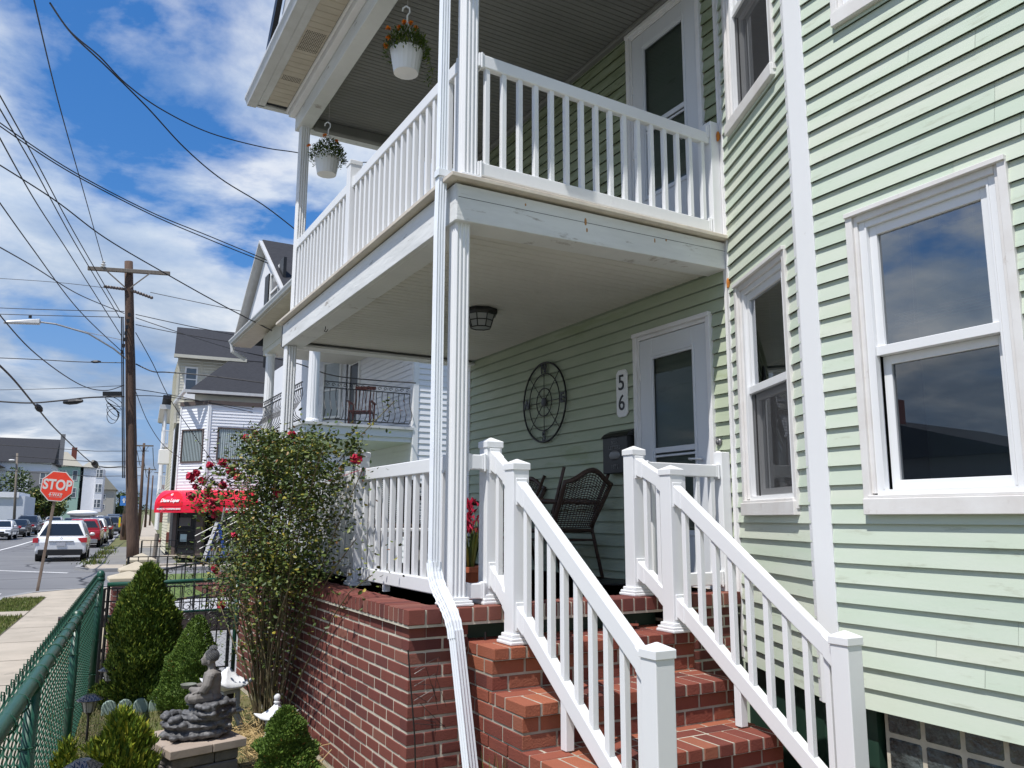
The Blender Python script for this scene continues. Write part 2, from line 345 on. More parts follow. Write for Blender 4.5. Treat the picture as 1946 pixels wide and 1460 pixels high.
M_['stone']=mat('grey_statue_stone',(.235,.215,.195),.7,vcol=(.14,.13,.12),nscale=14,bump=.4,bscale=90)
M_['rock']=mat('dark_slate_rock',(.055,.055,.057),.55,vcol=(.14,.14,.145),nscale=9,bump=.7,bscale=40,spec=.4)
M_['lantern']=mat('white_cast_stone',(.72,.73,.74),.8,vcol=(.62,.63,.64),nscale=10,bump=.5,bscale=50)
M_['lantern_grey']=mat('grey_cast_stone',(.42,.44,.44),.85,vcol=(.32,.34,.34),nscale=10,bump=.5,bscale=50)
M_['paver']=mat('tan_paver',(.40,.33,.27),.85,vcol=(.32,.26,.21),nscale=7,bump=.4,bscale=60)
M_['paver2']=mat('rough_block',(.20,.18,.16),.9,vcol=(.13,.12,.11),nscale=12,bump=.8,bscale=30,bdist=.01)
M_['edging']=mat('pale_green_concrete',(.34,.43,.37),.85,vcol=(.26,.34,.29),nscale=8,bump=.4,bscale=50)
M_['cap']=mat('beige_cap_stone',(.52,.45,.33),.9,vcol=(.42,.37,.28),nscale=6,bump=.3,bscale=50)
M_['straw']=mat('dry_straw',(.42,.30,.13),.8,island=.6,ivar=[(0,(.30,.20,.08)),(1,(.55,.42,.2))])
M_['awning']=mat('red_awning',(.75,.012,.045),.35,vcol=(.68,.01,.04),nscale=2,spec=.5)
M_['stopred']=mat('stop_sign_red',(.78,.055,.022),.4,vcol=(.70,.045,.02),nscale=9)
M_['signwhite']=mat('sign_white',(.62,.60,.56),.45)
M_['shingle']=mat('charcoal_shingle',(.020,.021,.025),.95,vcol=(.036,.037,.043),nscale=5,stretch=(1.5,1.5,7),bump=.3,bscale=20,bdist=.01)
M_['beige']=mat('beige_siding',(.58,.56,.47),.6,vcol=(.54,.52,.43),nscale=1)
M_['cream']=mat('cream_siding',(.66,.62,.47),.6)
M_['wsiding']=mat('white_vinyl_siding',(.80,.81,.84),.5,vcol=(.76,.77,.80),nscale=2)
M_['rocker']=mat('red_brown_wood',(.20,.06,.04),.5)
M_['terracotta']=mat('terracotta',(.42,.11,.05),.8)
M_['skyblue']=mat('blue_sign',(.05,.22,.62),.5)
M_['yellow']=mat('yellow_plastic',(.75,.62,.02),.5)
M_['blueframe']=mat('blue_frame',(.02,.06,.25),.4)
M_['redstring']=mat('pink_string',(.62,.05,.10),.7)
# ======================= the green house =======================
DW=Fr((4.09,4.09),(0,1),(-1,0)); FC=Fr((3.60,3.03),(.49,1.06),(-1.06,.49)); FB=Fr((3.60,3.03),(0,-1),(-1,0))
house=aroot('house','pale green clapboard house with a bay, white window trim and a brick front porch','house',(4.6,4,0))
holesF=[(.34,1.16,1.66,3.19),(.34,1.16,4.34,6.0)]
holesC=[(.17,.985,1.66,3.18),(.17,.985,4.34,6.0)]
holesD=[(.18,1.06,1.10,3.07),(.17,1.07,3.60,5.76)]
siding(FB,.115,5.2,.68,6.9,holesF).build('front_siding',M_['green_siding'],house)
siding(FC,.02,1.15,.68,6.9,holesC).build('bay_siding',M_['green_siding'],house)
siding(DW,.03,4.15,1.08,3.50,holesD,exp=.1).build('porch_siding',M_['green_shaded'],house)
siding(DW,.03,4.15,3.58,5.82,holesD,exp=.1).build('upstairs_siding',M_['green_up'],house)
mb=MB()     # corner boards
mb.hexa([FB.p(-.012,.66,.02),FB.p(.115,.66,.02),FB.p(.115,.66,-.02),FB.p(-.012,.66,-.02),FB.p(-.012,6.9,.02),FB.p(.115,6.9,.02),FB.p(.115,6.9,-.02),FB.p(-.012,6.9,-.02)])
FC.box(mb,-.004,.045,.66,6.9,-.02,.018)
mb.build('corner_board',M_['vinyl'],house,bevel=.003)
for fr_,a_,b_,c_,d_ in ((FC,1.118,1.16,.70,6.9),(DW,-.0,.028,1.08,5.8),(DW,4.10,4.16,1.08,5.8)):
    mb=MB(); fr_.box(mb,a_,b_,c_,d_,-.01,.02); mb.build('inside_corner_trim',M_['trim'],house,bevel=.002)
# foundation (dark green) with a glass block window
mb=MB(); mb.box(3.66,3.9,2.78,3.10,0,.72); mb.box(3.66,3.9,-2,1.2,0,.72); mb.box(3.66,3.9,1.2,2.78,0,.08)
mb.prism([(3.66,3.10,0),(3.9,3.10,0),(4.2,4.12,0),(4.12,4.09,0)],(0,0,.72)); mb.build('foundation',M_['darkgreen'],house)
gb=MB(); gm=MB(); 
m=mat('glass_block',(.10,.12,.12),.08,vcol=(.02,.022,.022),nscale=9,bump=1,bscale=22,spec=.9,bdist=.02); M_['gblock']=m
for i in range(8):
    for j in range(3):
        y1=2.74-i*.195; z1=.70-j*.195+.05
        gb.box(3.672,3.74,y1-.18,y1-.008,z1-.18,z1-.008)
win=fixabs(gm.box(3.680,3.72,1.2,2.75,.10,.72).build('glass_block_window',M_['mortar'],house))
gb.build('glass_block',m,win,bevel=.008)
def window(fr,a0,a1,z0,z1,parent,lower_screen=True,blind=False,gl=None):
    gl=gl or M_['glass']; zm=z0+(z1-z0)*.53
    mb=MB() # casing
    fr.box(mb,a0-.012,a0+.028,z0,z1,-.01,.030); fr.box(mb,a1-.028,a1+.012,z0,z1,-.01,.030); fr.box(mb,a0-.012,a1+.012,z1-.003,z1+.022,-.01,.042)
    fr.box(mb,a0+.028,a0+.05,z0+.07,z1-.003,-.02,.014); fr.box(mb,a1-.05,a1-.028,z0+.07,z1-.003,-.02,.014); fr.box(mb,a0+.05,a1-.05,z1-.04,z1-.003,-.03,.018)
    wn=mb.build('window',M_['oldtrim'],parent,bevel=.002); fixabs(wn)
    mb=MB(); fr.box(mb,a0-.005,a1+.005,z0-.035,z0+.045,-.01,.048); fr.box(mb,a0+.02,a1-.02,z0+.045,z0+.062,-.05,.040); mb.build('sill',M_['oldtrim'],wn,bevel=.003)
    mb=MB() # outer frame tracks
    fr.box(mb,a0+.05,a0+.085,z0+.062,z1-.04,-.05,.002); fr.box(mb,a1-.085,a1-.05,z0+.062,z1-.04,-.05,.002); fr.box(mb,a0+.085,a1-.085,z1-.075,z1-.04,-.05,.0)
    fr.box(mb,a0+.085,a1-.085,z0+.062,z0+.088,-.05,.004); fr.box(mb,a0+.085,a0+.095,z0+.088,z1-.075,-.03,.006); fr.box(mb,a1-.095,a1-.085,z0+.088,z1-.075,-.03,.006)
    mb.build('frame',M_['vinyl'],wn,bevel=.0015)
    mb=MB() # upper sash
    u0,u1=a0+.095,a1-.095
    fr.box(mb,u0,u0+.042,zm,z1-.075,-.055,-.018); fr.box(mb,u1-.042,u1,zm,z1-.075,-.055,-.018); fr.box(mb,u0+.042,u1-.042,z1-.125,z1-.075,-.055,-.018); fr.box(mb,u0,u1,zm-.045,zm+.004,-.055,-.008)
    mb.build('upper_sash',M_['vinyl'],wn,bevel=.002)
    mb=MB(); fr.box(mb,u0,u0+.045,z0+.088,zm-.045,-.09,-.055); fr.box(mb,u1-.045,u1,z0+.088,zm-.045,-.09,-.055); fr.box(mb,u0+.045,u1-.045,z0+.088,z0+.135,-.09,-.055); fr.box(mb,u0+.045,u1-.045,zm-.09,zm-.045,-.09,-.055)
    mb.build('lower_sash',M_['vinyl'],wn,bevel=.002)
    mb=MB(); fr.quad(mb,u0+.04,u1-.04,zm,z1-.12,-.036); fr.quad(mb,u0+.04,u1-.04,z0+.13,zm-.08,-.072); mb.build('glass',gl,wn)
    if lower_screen:
        mb=MB(); fr.quad(mb,u0+.006,u1-.006,z0+.095,zm-.05,-.062 if fr is FB else -.022); mb.build('screen',M_['screen_dark' if fr is FB else 'screen'],wn)
    mb=MB(); # dark room behind
    P=fr.p; 
    q=lambda a,z,d:P(a,z,d)
    A0,A1,Z0,Z1,D0,D1=a0-.0,a1+.0,z0-.0,z1+.0,-.0,-.55
    mb.add([q(A0,Z0,D1),q(A1,Z0,D1),q(A1,Z1,D1),q(A0,Z1,D1)],[(0,1,2,3)])
    for (aa,bb,zz0,zz1) in ((A0,A0,Z0,Z1),(A1,A1,Z0,Z1)): mb.add([q(aa,zz0,-.01),q(aa,zz0,D1),q(aa,zz1,D1),q(aa,zz1,-.01)],[(0,1,2,3)])
    for z in (Z0,Z1): mb.add([q(A0,z,-.01),q(A1,z,-.01),q(A1,z,D1),q(A0,z,D1)],[(0,1,2,3)])
    mb.build('dark_interior',M_['room'],wn)
    if blind:
        mb=MB(); zb=z0+(z1-z0)*blind
        for i in range(5): fr.box(mb,u0+.05,u1-.05,zb+i*.016,zb+i*.016+.003,-.13,-.105)
        for a in (u0+.15,(u0+u1)/2,u1-.15): mb.tube([fr.p(a,zb,-.118),fr.p(a+.01,z1-.1,-.118)],.0015,4)
        mb.build('raised_blind',M_['blind'],wn)
    return wn
window(FB,.34,1.16,1.66,3.19,house,blind=.60)
window(FB,.34,1.16,4.34,6.0,house)
window(FC,.17,.985,1.66,3.18,house,blind=.58)
window(FC,.17,.985,4.34,6.0,house)
def stormdoor(fr,a0,a1,z0,z1,parent,handle_side=-1,gz0=None,gz1=None,sign=False):
    mb=MB(); fr.box(mb,a0-.01,a0+.03,z0,z1,-.02,.04); fr.box(mb,a1-.03,a1+.01,z0,z1,-.02,.04); fr.box(mb,a0-.01,a1+.01,z1-.005,z1+.028,-.02,.05)
    fr.box(mb,a0+.03,a0+.052,z0,z1-.005,-.02,.022); fr.box(mb,a1-.052,a1-.03,z0,z1-.005,-.02,.022); fr.box(mb,a0+.052,a1-.052,z1-.035,z1-.005,-.02,.022)
    fm=fixabs(mb.build('door_frame',M_['trim'],parent,bevel=.002))
    b0,b1=a0+.055,a1-.055; w=.155
    mb=MB(); g0=gz0; g1=gz1; mid=g0+(g1-g0)*.0
    fr.box(mb,b0,b0+w,z0+.01,z1-.04,-.012,.018); fr.box(mb,b1-w,b1,z0+.01,z1-.04,-.012,.018); fr.box(mb,b0+w,b1-w,g1,z1-.04,-.012,.018); fr.box(mb,b0+w,b1-w,z0+.01,g0,-.012,.018)
    zc=g0+(g1-g0)*.46; fr.box(mb,b0+w,b1-w,zc-.03,zc+.012,-.010,.012); fr.box(mb,b0+w,b1-w,zc-.062,zc-.045,-.010,.010)
    # raised moulding round the glass
    for (x0,x1,y0,y1) in ((b0+w-.035,b0+w-.012,g0-.04,g1+.04),(b1-w+.012,b1-w+.035,g0-.04,g1+.04)): fr.box(mb,x0,x1,y0,y1,.018,.026)
    for (y0,y1) in ((g1+.018,g1+.04),(g0-.04,g0-.018)): fr.box(mb,b0+w-.012,b1-w+.012,y0,y1,.018,.026)
    dr=fixabs(mb.build('storm_door',M_['door_grey'],parent,bevel=.003))
    mb=MB(); fr.quad(mb,b0+w,b1-w,g0,g1,.0); mb.build('glass',M_['glass_in'],dr)
    mb=MB(); fr.box(mb,b0-.0,b1,z0,z1-.04,-.16,-.12)
    ww=b1-b0
    for (p,q,u,v) in ((.12,.46,.50,.93),(.54,.88,.50,.93),(.12,.46,.08,.42),(.54,.88,.08,.42)):
        fr.box(mb,b0+ww*p,b0+ww*q,z0+(z1-z0)*u,z0+(z1-z0)*v,-.12,-.110)
    mb.build('inner_door',M_['innerdoor'],dr,bevel=.004)
    mb=MB(); hz=z0+.93; s=b0+.07
    mb.tube([fr.p(s,hz,.018),fr.p(s,hz,.06),fr.p(s+.10,hz+.006,.062),fr.p(s+.12,hz,.02)],.008,8); mb.build('handle',M_['white'],dr,smooth=True)
    for hz in (z0+.3,z0+1.0,z0+1.6):
        mb=MB(); fr.box(mb,(b1 if handle_side<0 else b0)-.012,(b1 if handle_side<0 else b0)+.008,hz,hz+.07,.018,.028); mb.build('hinge',M_['trim'],dr)
    if sign:
        zs=z0+1.47; mb=MB(); fr.box(mb,b0+.20,b0+.51,zs-.10,zs+.10,-.108,-.098); sg=fixabs(mb.build('welcome_plaque',mat('plaque_face',(.10,.10,.095),.6,vcol=(.14,.13,.12),nscale=20),dr))
        mb=MB(); fr.box(mb,b0+.425,b0+.435,zs-.10,zs+.10,-.097,-.094); mb.tube([fr.p(b0+.465,zs-.06,-.095),fr.p(b0+.465,zs+.05,-.095)],.006,6)
        mb.ell(fr.p(b0+.465,zs+.055,-.095),(.014,.014,.022)); fr.box(mb,b0+.45,b0+.465,zs-.062,zs-.048,-.1,-.09); mb.build('key_emblem',M_['black'],sg)
    return dr
def text(s,size,mt,loc,ex,ez,parent,name='lettering',ext=.002,align='CENTER',shear=0,bold=0,off=None,sx=1):
    cu=bpy.data.curves.new(name,'FONT'); cu.body=s; cu.size=size; cu.extrude=ext; cu.align_x=align; cu.align_y='CENTER'; cu.shear=shear; cu.offset=bold
    tmp=bpy.data.objects.new('tmp_text',cu); SC.collection.objects.link(tmp); dg=bpy.context.evaluated_depsgraph_get()
    me=bpy.data.meshes.new_from_object(tmp.evaluated_get(dg)); bpy.data.objects.remove(tmp)
    ex=Vector(ex).normalized(); ez=Vector(ez).normalized(); en=ex.cross(ez); L=Vector(loc)
    o_=worldloc(parent) if (parent is not None and parent.get('_abs')) else Vector((0,0,0))
    for v in me.vertices: v.co=L-o_+ex*(v.co.x*sx)+ez*v.co.y+en*v.co.z
    me.materials.clear(); me.materials.append(mt); o=link(bpy.data.objects.new(name,me)); o.parent=parent; return o
d1=stormdoor(DW,.18,1.06,1.10,3.07,house,gz0=1.52,gz1=2.86,sign=True)
text('Home',.07,M_['black'],DW.p(.18+.055+.335,1.10+1.50,-.096),(0,-1,0),(0,0,1),d1,shear=.4)
d2=stormdoor(DW,.17,1.07,3.62,5.76,house,gz0=4.24,gz1=5.56)
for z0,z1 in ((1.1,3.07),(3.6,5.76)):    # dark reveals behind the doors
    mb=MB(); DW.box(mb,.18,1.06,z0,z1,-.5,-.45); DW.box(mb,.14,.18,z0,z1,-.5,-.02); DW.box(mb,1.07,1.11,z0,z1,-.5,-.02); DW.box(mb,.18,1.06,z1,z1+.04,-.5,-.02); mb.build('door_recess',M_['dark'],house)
# upper mass + roof of the house (above the frame, but it shades the porch)
mb=MB(); mb.box(4.12,9,-3,8.25,.0,6.9); mb.box(3.85,4.12,-3,2.75,3.3,4.2); mb.build('house_core',M_['green_siding'],house)
mb=MB(); mb.prism([(3.25,-3,6.9),(4.4,-3,6.9),(4.4,3.5,6.9),(3.25,3.0,6.9)],(0,0,.15)); mb.build('bay_roof',M_['shingle'],house)

# ======================= porch =======================
porch=aroot('porch','two storey porch with red brick base, fluted white columns and beadboard ceilings','porch',(2.9,6.1,0))
ST_=Fr((1.697,4.10),(0,1),(-1,0)); EN=Fr((1.697,4.10),(1,0),(0,-1)); ENR=Fr((3.43,4.10),(1,0),(0,-1))
mb=MB(); mb.box(1.697,2.035,4.10,8.44,0,1.035); mb.box(2.035,4.05,4.235,8.44,0,1.035); mb.box(3.43,4.05,4.10,4.235,0,1.035)
pb=fixabs(mb.build('brick_base',M_['mortar'],porch))
mb=MB(); bricks(mb,ST_,-.003,4.34,.035,15); bricks(mb,EN,-.003,.345,.035,15,off=.101); mb.build('brickwork',M_['brick'],pb,bevel=.0025)
mb=MB(); bricks(mb,ENR,.0,.62,.035,15); mb.build('end_brickwork',M_['brick'],pb,bevel=.0025)
mb=MB(); y=4.142
while y<8.42: mb.box(1.672,1.672+.20,y,y+.059,1.045,1.125+random.uniform(-.002,.002)); y+=.071
x=1.672
y0=4.06
x=1.875
mb.box(1.6715,1.768,4.054,4.13,1.0445,1.126); mb.box(1.780,1.866,4.054,4.13,1.0445,1.126)
while x<4.03: 
    w=min(.092,4.06-x); mb.box(x,x+w-.012,4.055,4.255,1.045,1.122+random.uniform(-.002,.002)); x+=.092
mb.build('coping',M_['brick'],pb,bevel=.004)
mb=MB(); mb.box(1.677,4.05,4.061,8.43,1.03,1.118); mb.build('coping_mortar',M_['mortar'],pb)
mb=MB(); mb.box(2.036,3.429,4.19,4.234,.90,1.043); mb.build('riser_board',M_['darkgreen'],pb)
mb=MB(); mb.box(1.88,4.088,4.26,8.42,1.09,1.118); mb.build('porch_floor',M_['floor'],porch)
# upper deck
mb=MB()
mb.hexa([(1.925,4.09,3.335),(1.925,4.13,3.335),(1.925,8.27,3.335),(1.965,8.27,3.335),(1.925,4.09,3.565),(1.925,4.13,3.565),(1.925,8.27,3.565),(1.965,8.27,3.565)]) if 0 else None
mb.box(1.925,1.965,4.092,8.27,3.335,3.565); mb.box(1.965,2.13,4.13,8.23,3.337,3.36)
mb.build('side_fascia',M_['oldpaint'],porch,bevel=.003)
mb=MB(); mb.hexa([(1.93,4.085,3.335),(4.085,4.085,3.37),(4.085,4.13,3.37),(1.93,4.13,3.335),(1.93,4.085,3.56),(4.085,4.085,3.565),(4.085,4.13,3.565),(1.93,4.13,3.56)])
mb.hexa([(2.13,4.13,3.34),(4.085,4.13,3.372),(4.085,4.29,3.372),(2.13,4.29,3.34),(2.13,4.13,3.37),(4.085,4.13,3.39),(4.085,4.29,3.39),(2.13,4.29,3.37)])
mb.build('end_fascia',M_['oldpaint'],porch,bevel=.003)
mb=MB(); mb.hexa([(1.94,4.0835,3.478),(4.08,4.0835,3.502),(4.08,4.086,3.502),(1.94,4.086,3.478),(1.94,4.0835,3.4805),(4.08,4.0835,3.5045),(4.08,4.086,3.5045),(1.94,4.086,3.4805)]); mb.build('board_seam',M_['dark'],porch)
mb=MB(); mb.box(1.935,1.965,4.080,4.0845,3.335,3.56); mb.build('corner_gap',mat('grimy_gap',(.20,.18,.16),.9),porch) if 0 else None
rs=mat('rust_stain',(.42,.22,.08),.8)
for (x,z,r,h) in ((2.85,3.495,.010,.028),(2.86,3.44,.007,.016),(3.42,3.47,.006,.018),(3.52,3.49,.007,.01),(2.40,3.52,.006,.01)):
    mb=MB(); mb.ell((x,4.0852,z),(r,.0022,h),8,6); mb.build('rust_stain',rs,porch)
mb=MB(); mb.box(1.925,4.085,8.23,8.27,3.335,3.565); mb.box(2.13,4.085,8.10,8.23,3.337,3.36); mb.build('far_fascia',M_['trim'],porch)
mb=MB(); mb.box(1.87,4.08,4.03,8.32,3.578,3.605); mb.build('deck_edge_board',mat('cream_edge',(.66,.60,.50),.6,vcol=(.55,.49,.42),nscale=8,dirt=((.2,.15,.1),14,.64,.7)),porch,bevel=.003)
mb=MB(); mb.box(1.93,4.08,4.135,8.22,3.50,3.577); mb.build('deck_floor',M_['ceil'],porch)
# small exposed deck boards under the nosing

def beadboard(x0,x1,y0,y1,z,p,gap=.006,th=.012):
    mb=MB(); y=y0
    while y<y1-.005: mb.box(x0,x1,y,min(y+p-gap,y1),z,z+th); y+=p
    return mb
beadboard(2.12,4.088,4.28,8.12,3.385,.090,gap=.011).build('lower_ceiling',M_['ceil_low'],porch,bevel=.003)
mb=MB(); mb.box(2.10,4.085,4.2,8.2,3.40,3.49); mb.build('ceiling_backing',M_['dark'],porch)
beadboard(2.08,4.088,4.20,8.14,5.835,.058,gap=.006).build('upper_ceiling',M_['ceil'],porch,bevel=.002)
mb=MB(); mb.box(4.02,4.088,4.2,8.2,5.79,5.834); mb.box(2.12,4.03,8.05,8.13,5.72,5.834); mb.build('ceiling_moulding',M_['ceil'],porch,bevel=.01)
mb=MB(); mb.box(1.955,2.10,4.06,8.27,5.74,5.97); mb.build('side_beam',M_['oldpaint'],porch,bevel=.004)
mb=MB(); mb.box(2.10,4.085,8.14,8.27,5.74,5.97); mb.box(2.10,4.085,4.06,4.19,5.74,5.97); mb.build('end_beam',M_['oldpaint'],porch,bevel=.004)
mb=MB(); mb.box(1.885,1.955,4.0,8.30,5.90,5.99); mb.box(1.86,1.885,4.0,8.33,5.955,5.99); mb.box(1.955,4.08,8.27,8.31,5.90,5.99); mb.build('frieze_trim',M_['trim'],porch,bevel=.006)
# soffit with vented panels, gutter, roof
mb=MB(); y=3.75
while y<8.25: mb.box(1.64,1.86,y,y+.088,5.985,5.995); y+=.092
sf=fixabs(mb.build('soffit',M_['soffit'],porch,bevel=.003))
mb=MB()
for (ya,yb) in ((6.75,7.1),(5.4,5.75),(7.62,7.70)):
    y=ya
    while y<yb:
        for k in range(12): mb.box(1.66+k*.0155,1.66+k*.0155+.008,y,y+.012,5.9835,5.985)
        y+=.024
mb.build('vent_slots',M_['dark'],sf)
mb=MB(); mb.box(1.56,1.64,3.7,8.36,5.975,6.06); mb.box(1.56,4.08,8.33,8.40,5.975,6.06); mb.build('roof_fascia',M_['gutter'],porch,bevel=.006)
prof=[(0,0),(.0,.10),(-.012,.10),(-.012,.012),(-.085,.012),(-.095,.05),(-.11,.075),(-.11,.105),(-.122,.105),(-.122,.07),(-.105,.04),(-.092,0)]
mb=MB(); mb.loft([[(1.56+a,y,5.975+b) for a,b in prof] for y in (3.7,8.42)]); mb.build('gutter',M_['gutter'],porch,bevel=.002)
mb=MB(); mb.hexa([(1.50,3.65,6.075),(6,3.65,6.9),(6,8.45,6.9),(1.50,8.45,6.075),(1.50,3.65,6.10),(6,3.65,6.93),(6,8.45,6.93),(1.50,8.45,6.10)]); mb.box(1.64,4.2,3.72,8.34,6.0,6.07); mb.build('porch_roof',M_['shingle'],porch)
mb=MB(); mb.prism([(1.60,8.0,6.09),(1.60,3.6,6.09),(1.60,3.6,9.3),(1.60,5.2,9.3)],(.2,0,0)); gw=fixabs(mb.build('attic_gable',mat('grey_gable',(.50,.51,.53),.6),porch))
mb=MB(); mb.bar((1.56,8.1,6.10),(1.56,5.2,9.42),.12,.05,(1,0,0)); mb.build('rake_trim',M_['black'],gw)
def colprof(cx,cy,w,n=3,g=.006):
    h=w/2; pts=[]; 
    side=[(-h,0)]
    xs=[-h+.012]
    for k in range(n):
        c=-h+w*(k+1)/(n+1); xs+= [c-.009,c-.004,c+.004,c+.009]
    xs.append(h-.012)
    dep=[0]+[0,g,g,0]*n+[0]
    line=list(zip(xs,dep))
    out=[]
    for k in range(4):
        ca,sa=math.cos(k*math.pi/2),math.sin(k*math.pi/2)
        for a,d in line:
            x,y=a,-h+d; out.append((cx+x*ca-y*sa,cy+x*sa+y*ca))
    return out
def column(cx,cy,w,z0,z1,base=True):
    mb=MB(); pr=colprof(cx,cy,w); mb.loft([[(x,y,z0) for x,y in pr],[(x,y,z1) for x,y in pr]])
    c=fixabs(mb.build('column',M_['vinyl'],porch,bevel=.0015))
    if base:
        mb=MB(); 
        for (hw,za,zb) in ((.032,0,.014),(.026,.014,.028),(.012,.028,.046)): mb.box(cx-w/2-hw,cx+w/2+hw,cy-w/2-hw,cy+w/2+hw,z0+za,z0+zb)
        mb.build('column_base',M_['vinyl'],c,bevel=.003)
    return c
column(1.993,4.172,.100,1.125,3.345); column(1.995,8.16,.11,1.125,3.335); column(2.035,4.175,.105,3.61,5.745); column(2.03,8.15,.10,3.61,5.745)
mb=MB(); mb.box(1.93,2.14,4.08,8.25,5.725,5.741); mb.build('beam_cap',M_['oldpaint'],porch) if 0 else None

# ======================= railings =======================
V=M_['vinyl']
def rail(rt,p,q,w=.05,h=.085,name='top_rail'):
    mb=MB(); mb.bar(p,q,w,h); return mb.build(name,V,rt,bevel=.006,seg=2)
def bal(rt,p,z0,z1,proto=[None],w=.034):
    if proto[0] is None:
        pm=MB(); pm.box(-w/2,w/2,-w/2,w/2,0,1); proto[0]=pm.build('baluster',V,None,bevel=.003); o=proto[0]
    else: o=proto[0].copy(); link(o)
    o.parent=rt; off=worldloc(rt); o.location=(p[0]-off.x,p[1]-off.y,z0-off.z); o.scale=(1,1,z1-z0); return o
def post(rt,cx,cy,z0,z1,w=.10,skirt=True,cap=True,name='post'):
    mb=MB(); mb.box(cx-w/2,cx+w/2,cy-w/2,cy+w/2,z0,z1); p=fixabs(mb.build(name,V,rt,bevel=.004,seg=2))
    if cap:
        h=w/2+.006; mb=MB(); mb.loft([[(cx-h,cy-h,z),(cx+h,cy-h,z),(cx+h,cy+h,z),(cx-h,cy+h,z)] for z in (z1-.02,z1+.016)]+[[(cx-.004,cy-.004,z1+.042),(cx+.004,cy-.004,z1+.042),(cx+.004,cy+.004,z1+.042),(cx-.004,cy+.004,z1+.042)]]); mb.build('cap',V,p,bevel=.0025)
    if skirt:
        mb=MB()
        for hw,a,b in ((.030,0,.018),(.024,.018,.034),(.012,.034,.054)): mb.box(cx-w/2-hw,cx+w/2+hw,cy-w/2-hw,cy+w/2+hw,z0+a,z0+b)
        mb.build('base_trim',V,p,bevel=.005,seg=2)
    return p
def bracket(rt,p,axis,w=.066,h=.105,t=.012):
    x,y,z=p; mb=MB()
    if axis=='y': mb.box(x-w/2,x+w/2,y-t/2,y+t/2,z-h/2,z+h/2); mb.box(x-w/2+.006,x+w/2-.006,y-t/2-.014,y+t/2+.014,z-h/2+.012,z+h/2-.004)
    else: mb.box(x-t/2,x+t/2,y-w/2,y+w/2,z-h/2,z+h/2); mb.box(x-t/2-.014,x+t/2+.014,y-w/2+.006,y+w/2-.006,z-h/2+.012,z+h/2-.004)
    return mb.build('bracket',V,rt,bevel=.003)
def level_rail(name,label,p0,p1,zt,zb,nb,ends=True,zt1=None,foot=None):
    zt1=zt1 or zt; rt=aroot(name,label,'railing',((p0[0]+p1[0])/2,(p0[1]+p1[1])/2,zb-.085),group='white vinyl railings')
    rail(rt,(*p0,zt-.043),(*p1,zt1-.043)); rail(rt,(*p0,zb-.043),(*p1,zb-.043+(zt1-zt)*.3),name='bottom_rail')
    d=Vector((p1[0]-p0[0],p1[1]-p0[1])); L=d.length; ax='x' if abs(d.x)>abs(d.y) else 'y'
    for i in range(nb):
        t=(i+.5)/nb; bal(rt,(p0[0]+d.x*t,p0[1]+d.y*t),zb-.01,zt+(zt1-zt)*t-.08)
    if ends:
        for p in (p0,p1): bracket(rt,(p[0]+(.012 if p is p0 else -.012)*(ax=='x'),p[1]+(.012 if p is p0 else -.012)*(ax=='y'),zt-.045),ax); bracket(rt,(p[0]+(.012 if p is p0 else -.012)*(ax=='x'),p[1]+(.012 if p is p0 else -.012)*(ax=='y'),zb-.045),ax)
    if foot: mb=MB(); f=foot; mb.box(f[0]-.02,f[0]+.02,f[1]-.02,f[1]+.02,f[2],zb-.08); mb.build('foot_block',V,rt,bevel=.002)
    return rt
r1=level_rail('porch_railing','upstairs white railing across the short near end, in front of the upstairs door',(2.09,4.14),(3.985,4.14),4.465,3.745,16,zt1=4.41,foot=(3.02,4.14,3.60))
mb=MB(); mb.box(3.985,4.07,4.10,4.18,3.605,4.50); mb.build('wall_post',V,r1,bevel=.004)
r2=level_rail('porch_railing','upstairs white railing on the street side, from the near column to the middle post',(2.02,4.23),(2.02,6.29),4.46,3.72,18)
r3=level_rail('porch_railing','upstairs white railing on the street side, beyond the middle post',(2.02,6.40),(2.02,8.10),4.46,3.72,15)
post(r3,2.02,6.345,3.606,4.60,w=.10,skirt=False,name='middle_post')
r4=level_rail('porch_railing','ground floor white railing on brick coping, left of the downspout, tied with pink string',(1.97,4.225),(1.97,5.70),1.955,1.255,11,foot=(1.97,5.17,1.122))
r5=level_rail('porch_railing','ground floor white railing on the brick coping, half hidden behind the rose bush',(1.97,5.82),(1.97,8.10),1.955,1.255,17)
post(r5,1.97,5.76,1.122,2.06,name='middle_post')
r6=level_rail('porch_railing','short white railing between the stair top and the green wall',(3.345,4.17),(3.99,4.17),1.97,1.25,5)
mb=MB(); mb.box(3.995,4.075,4.13,4.21,1.12,2.06); mb.build('wall_post',V,r6,bevel=.004)
r7=level_rail('porch_railing','tiny white railing stub linking the fluted corner column to the stair post',(2.045,4.17),(2.175,4.17),1.965,1.24,0)
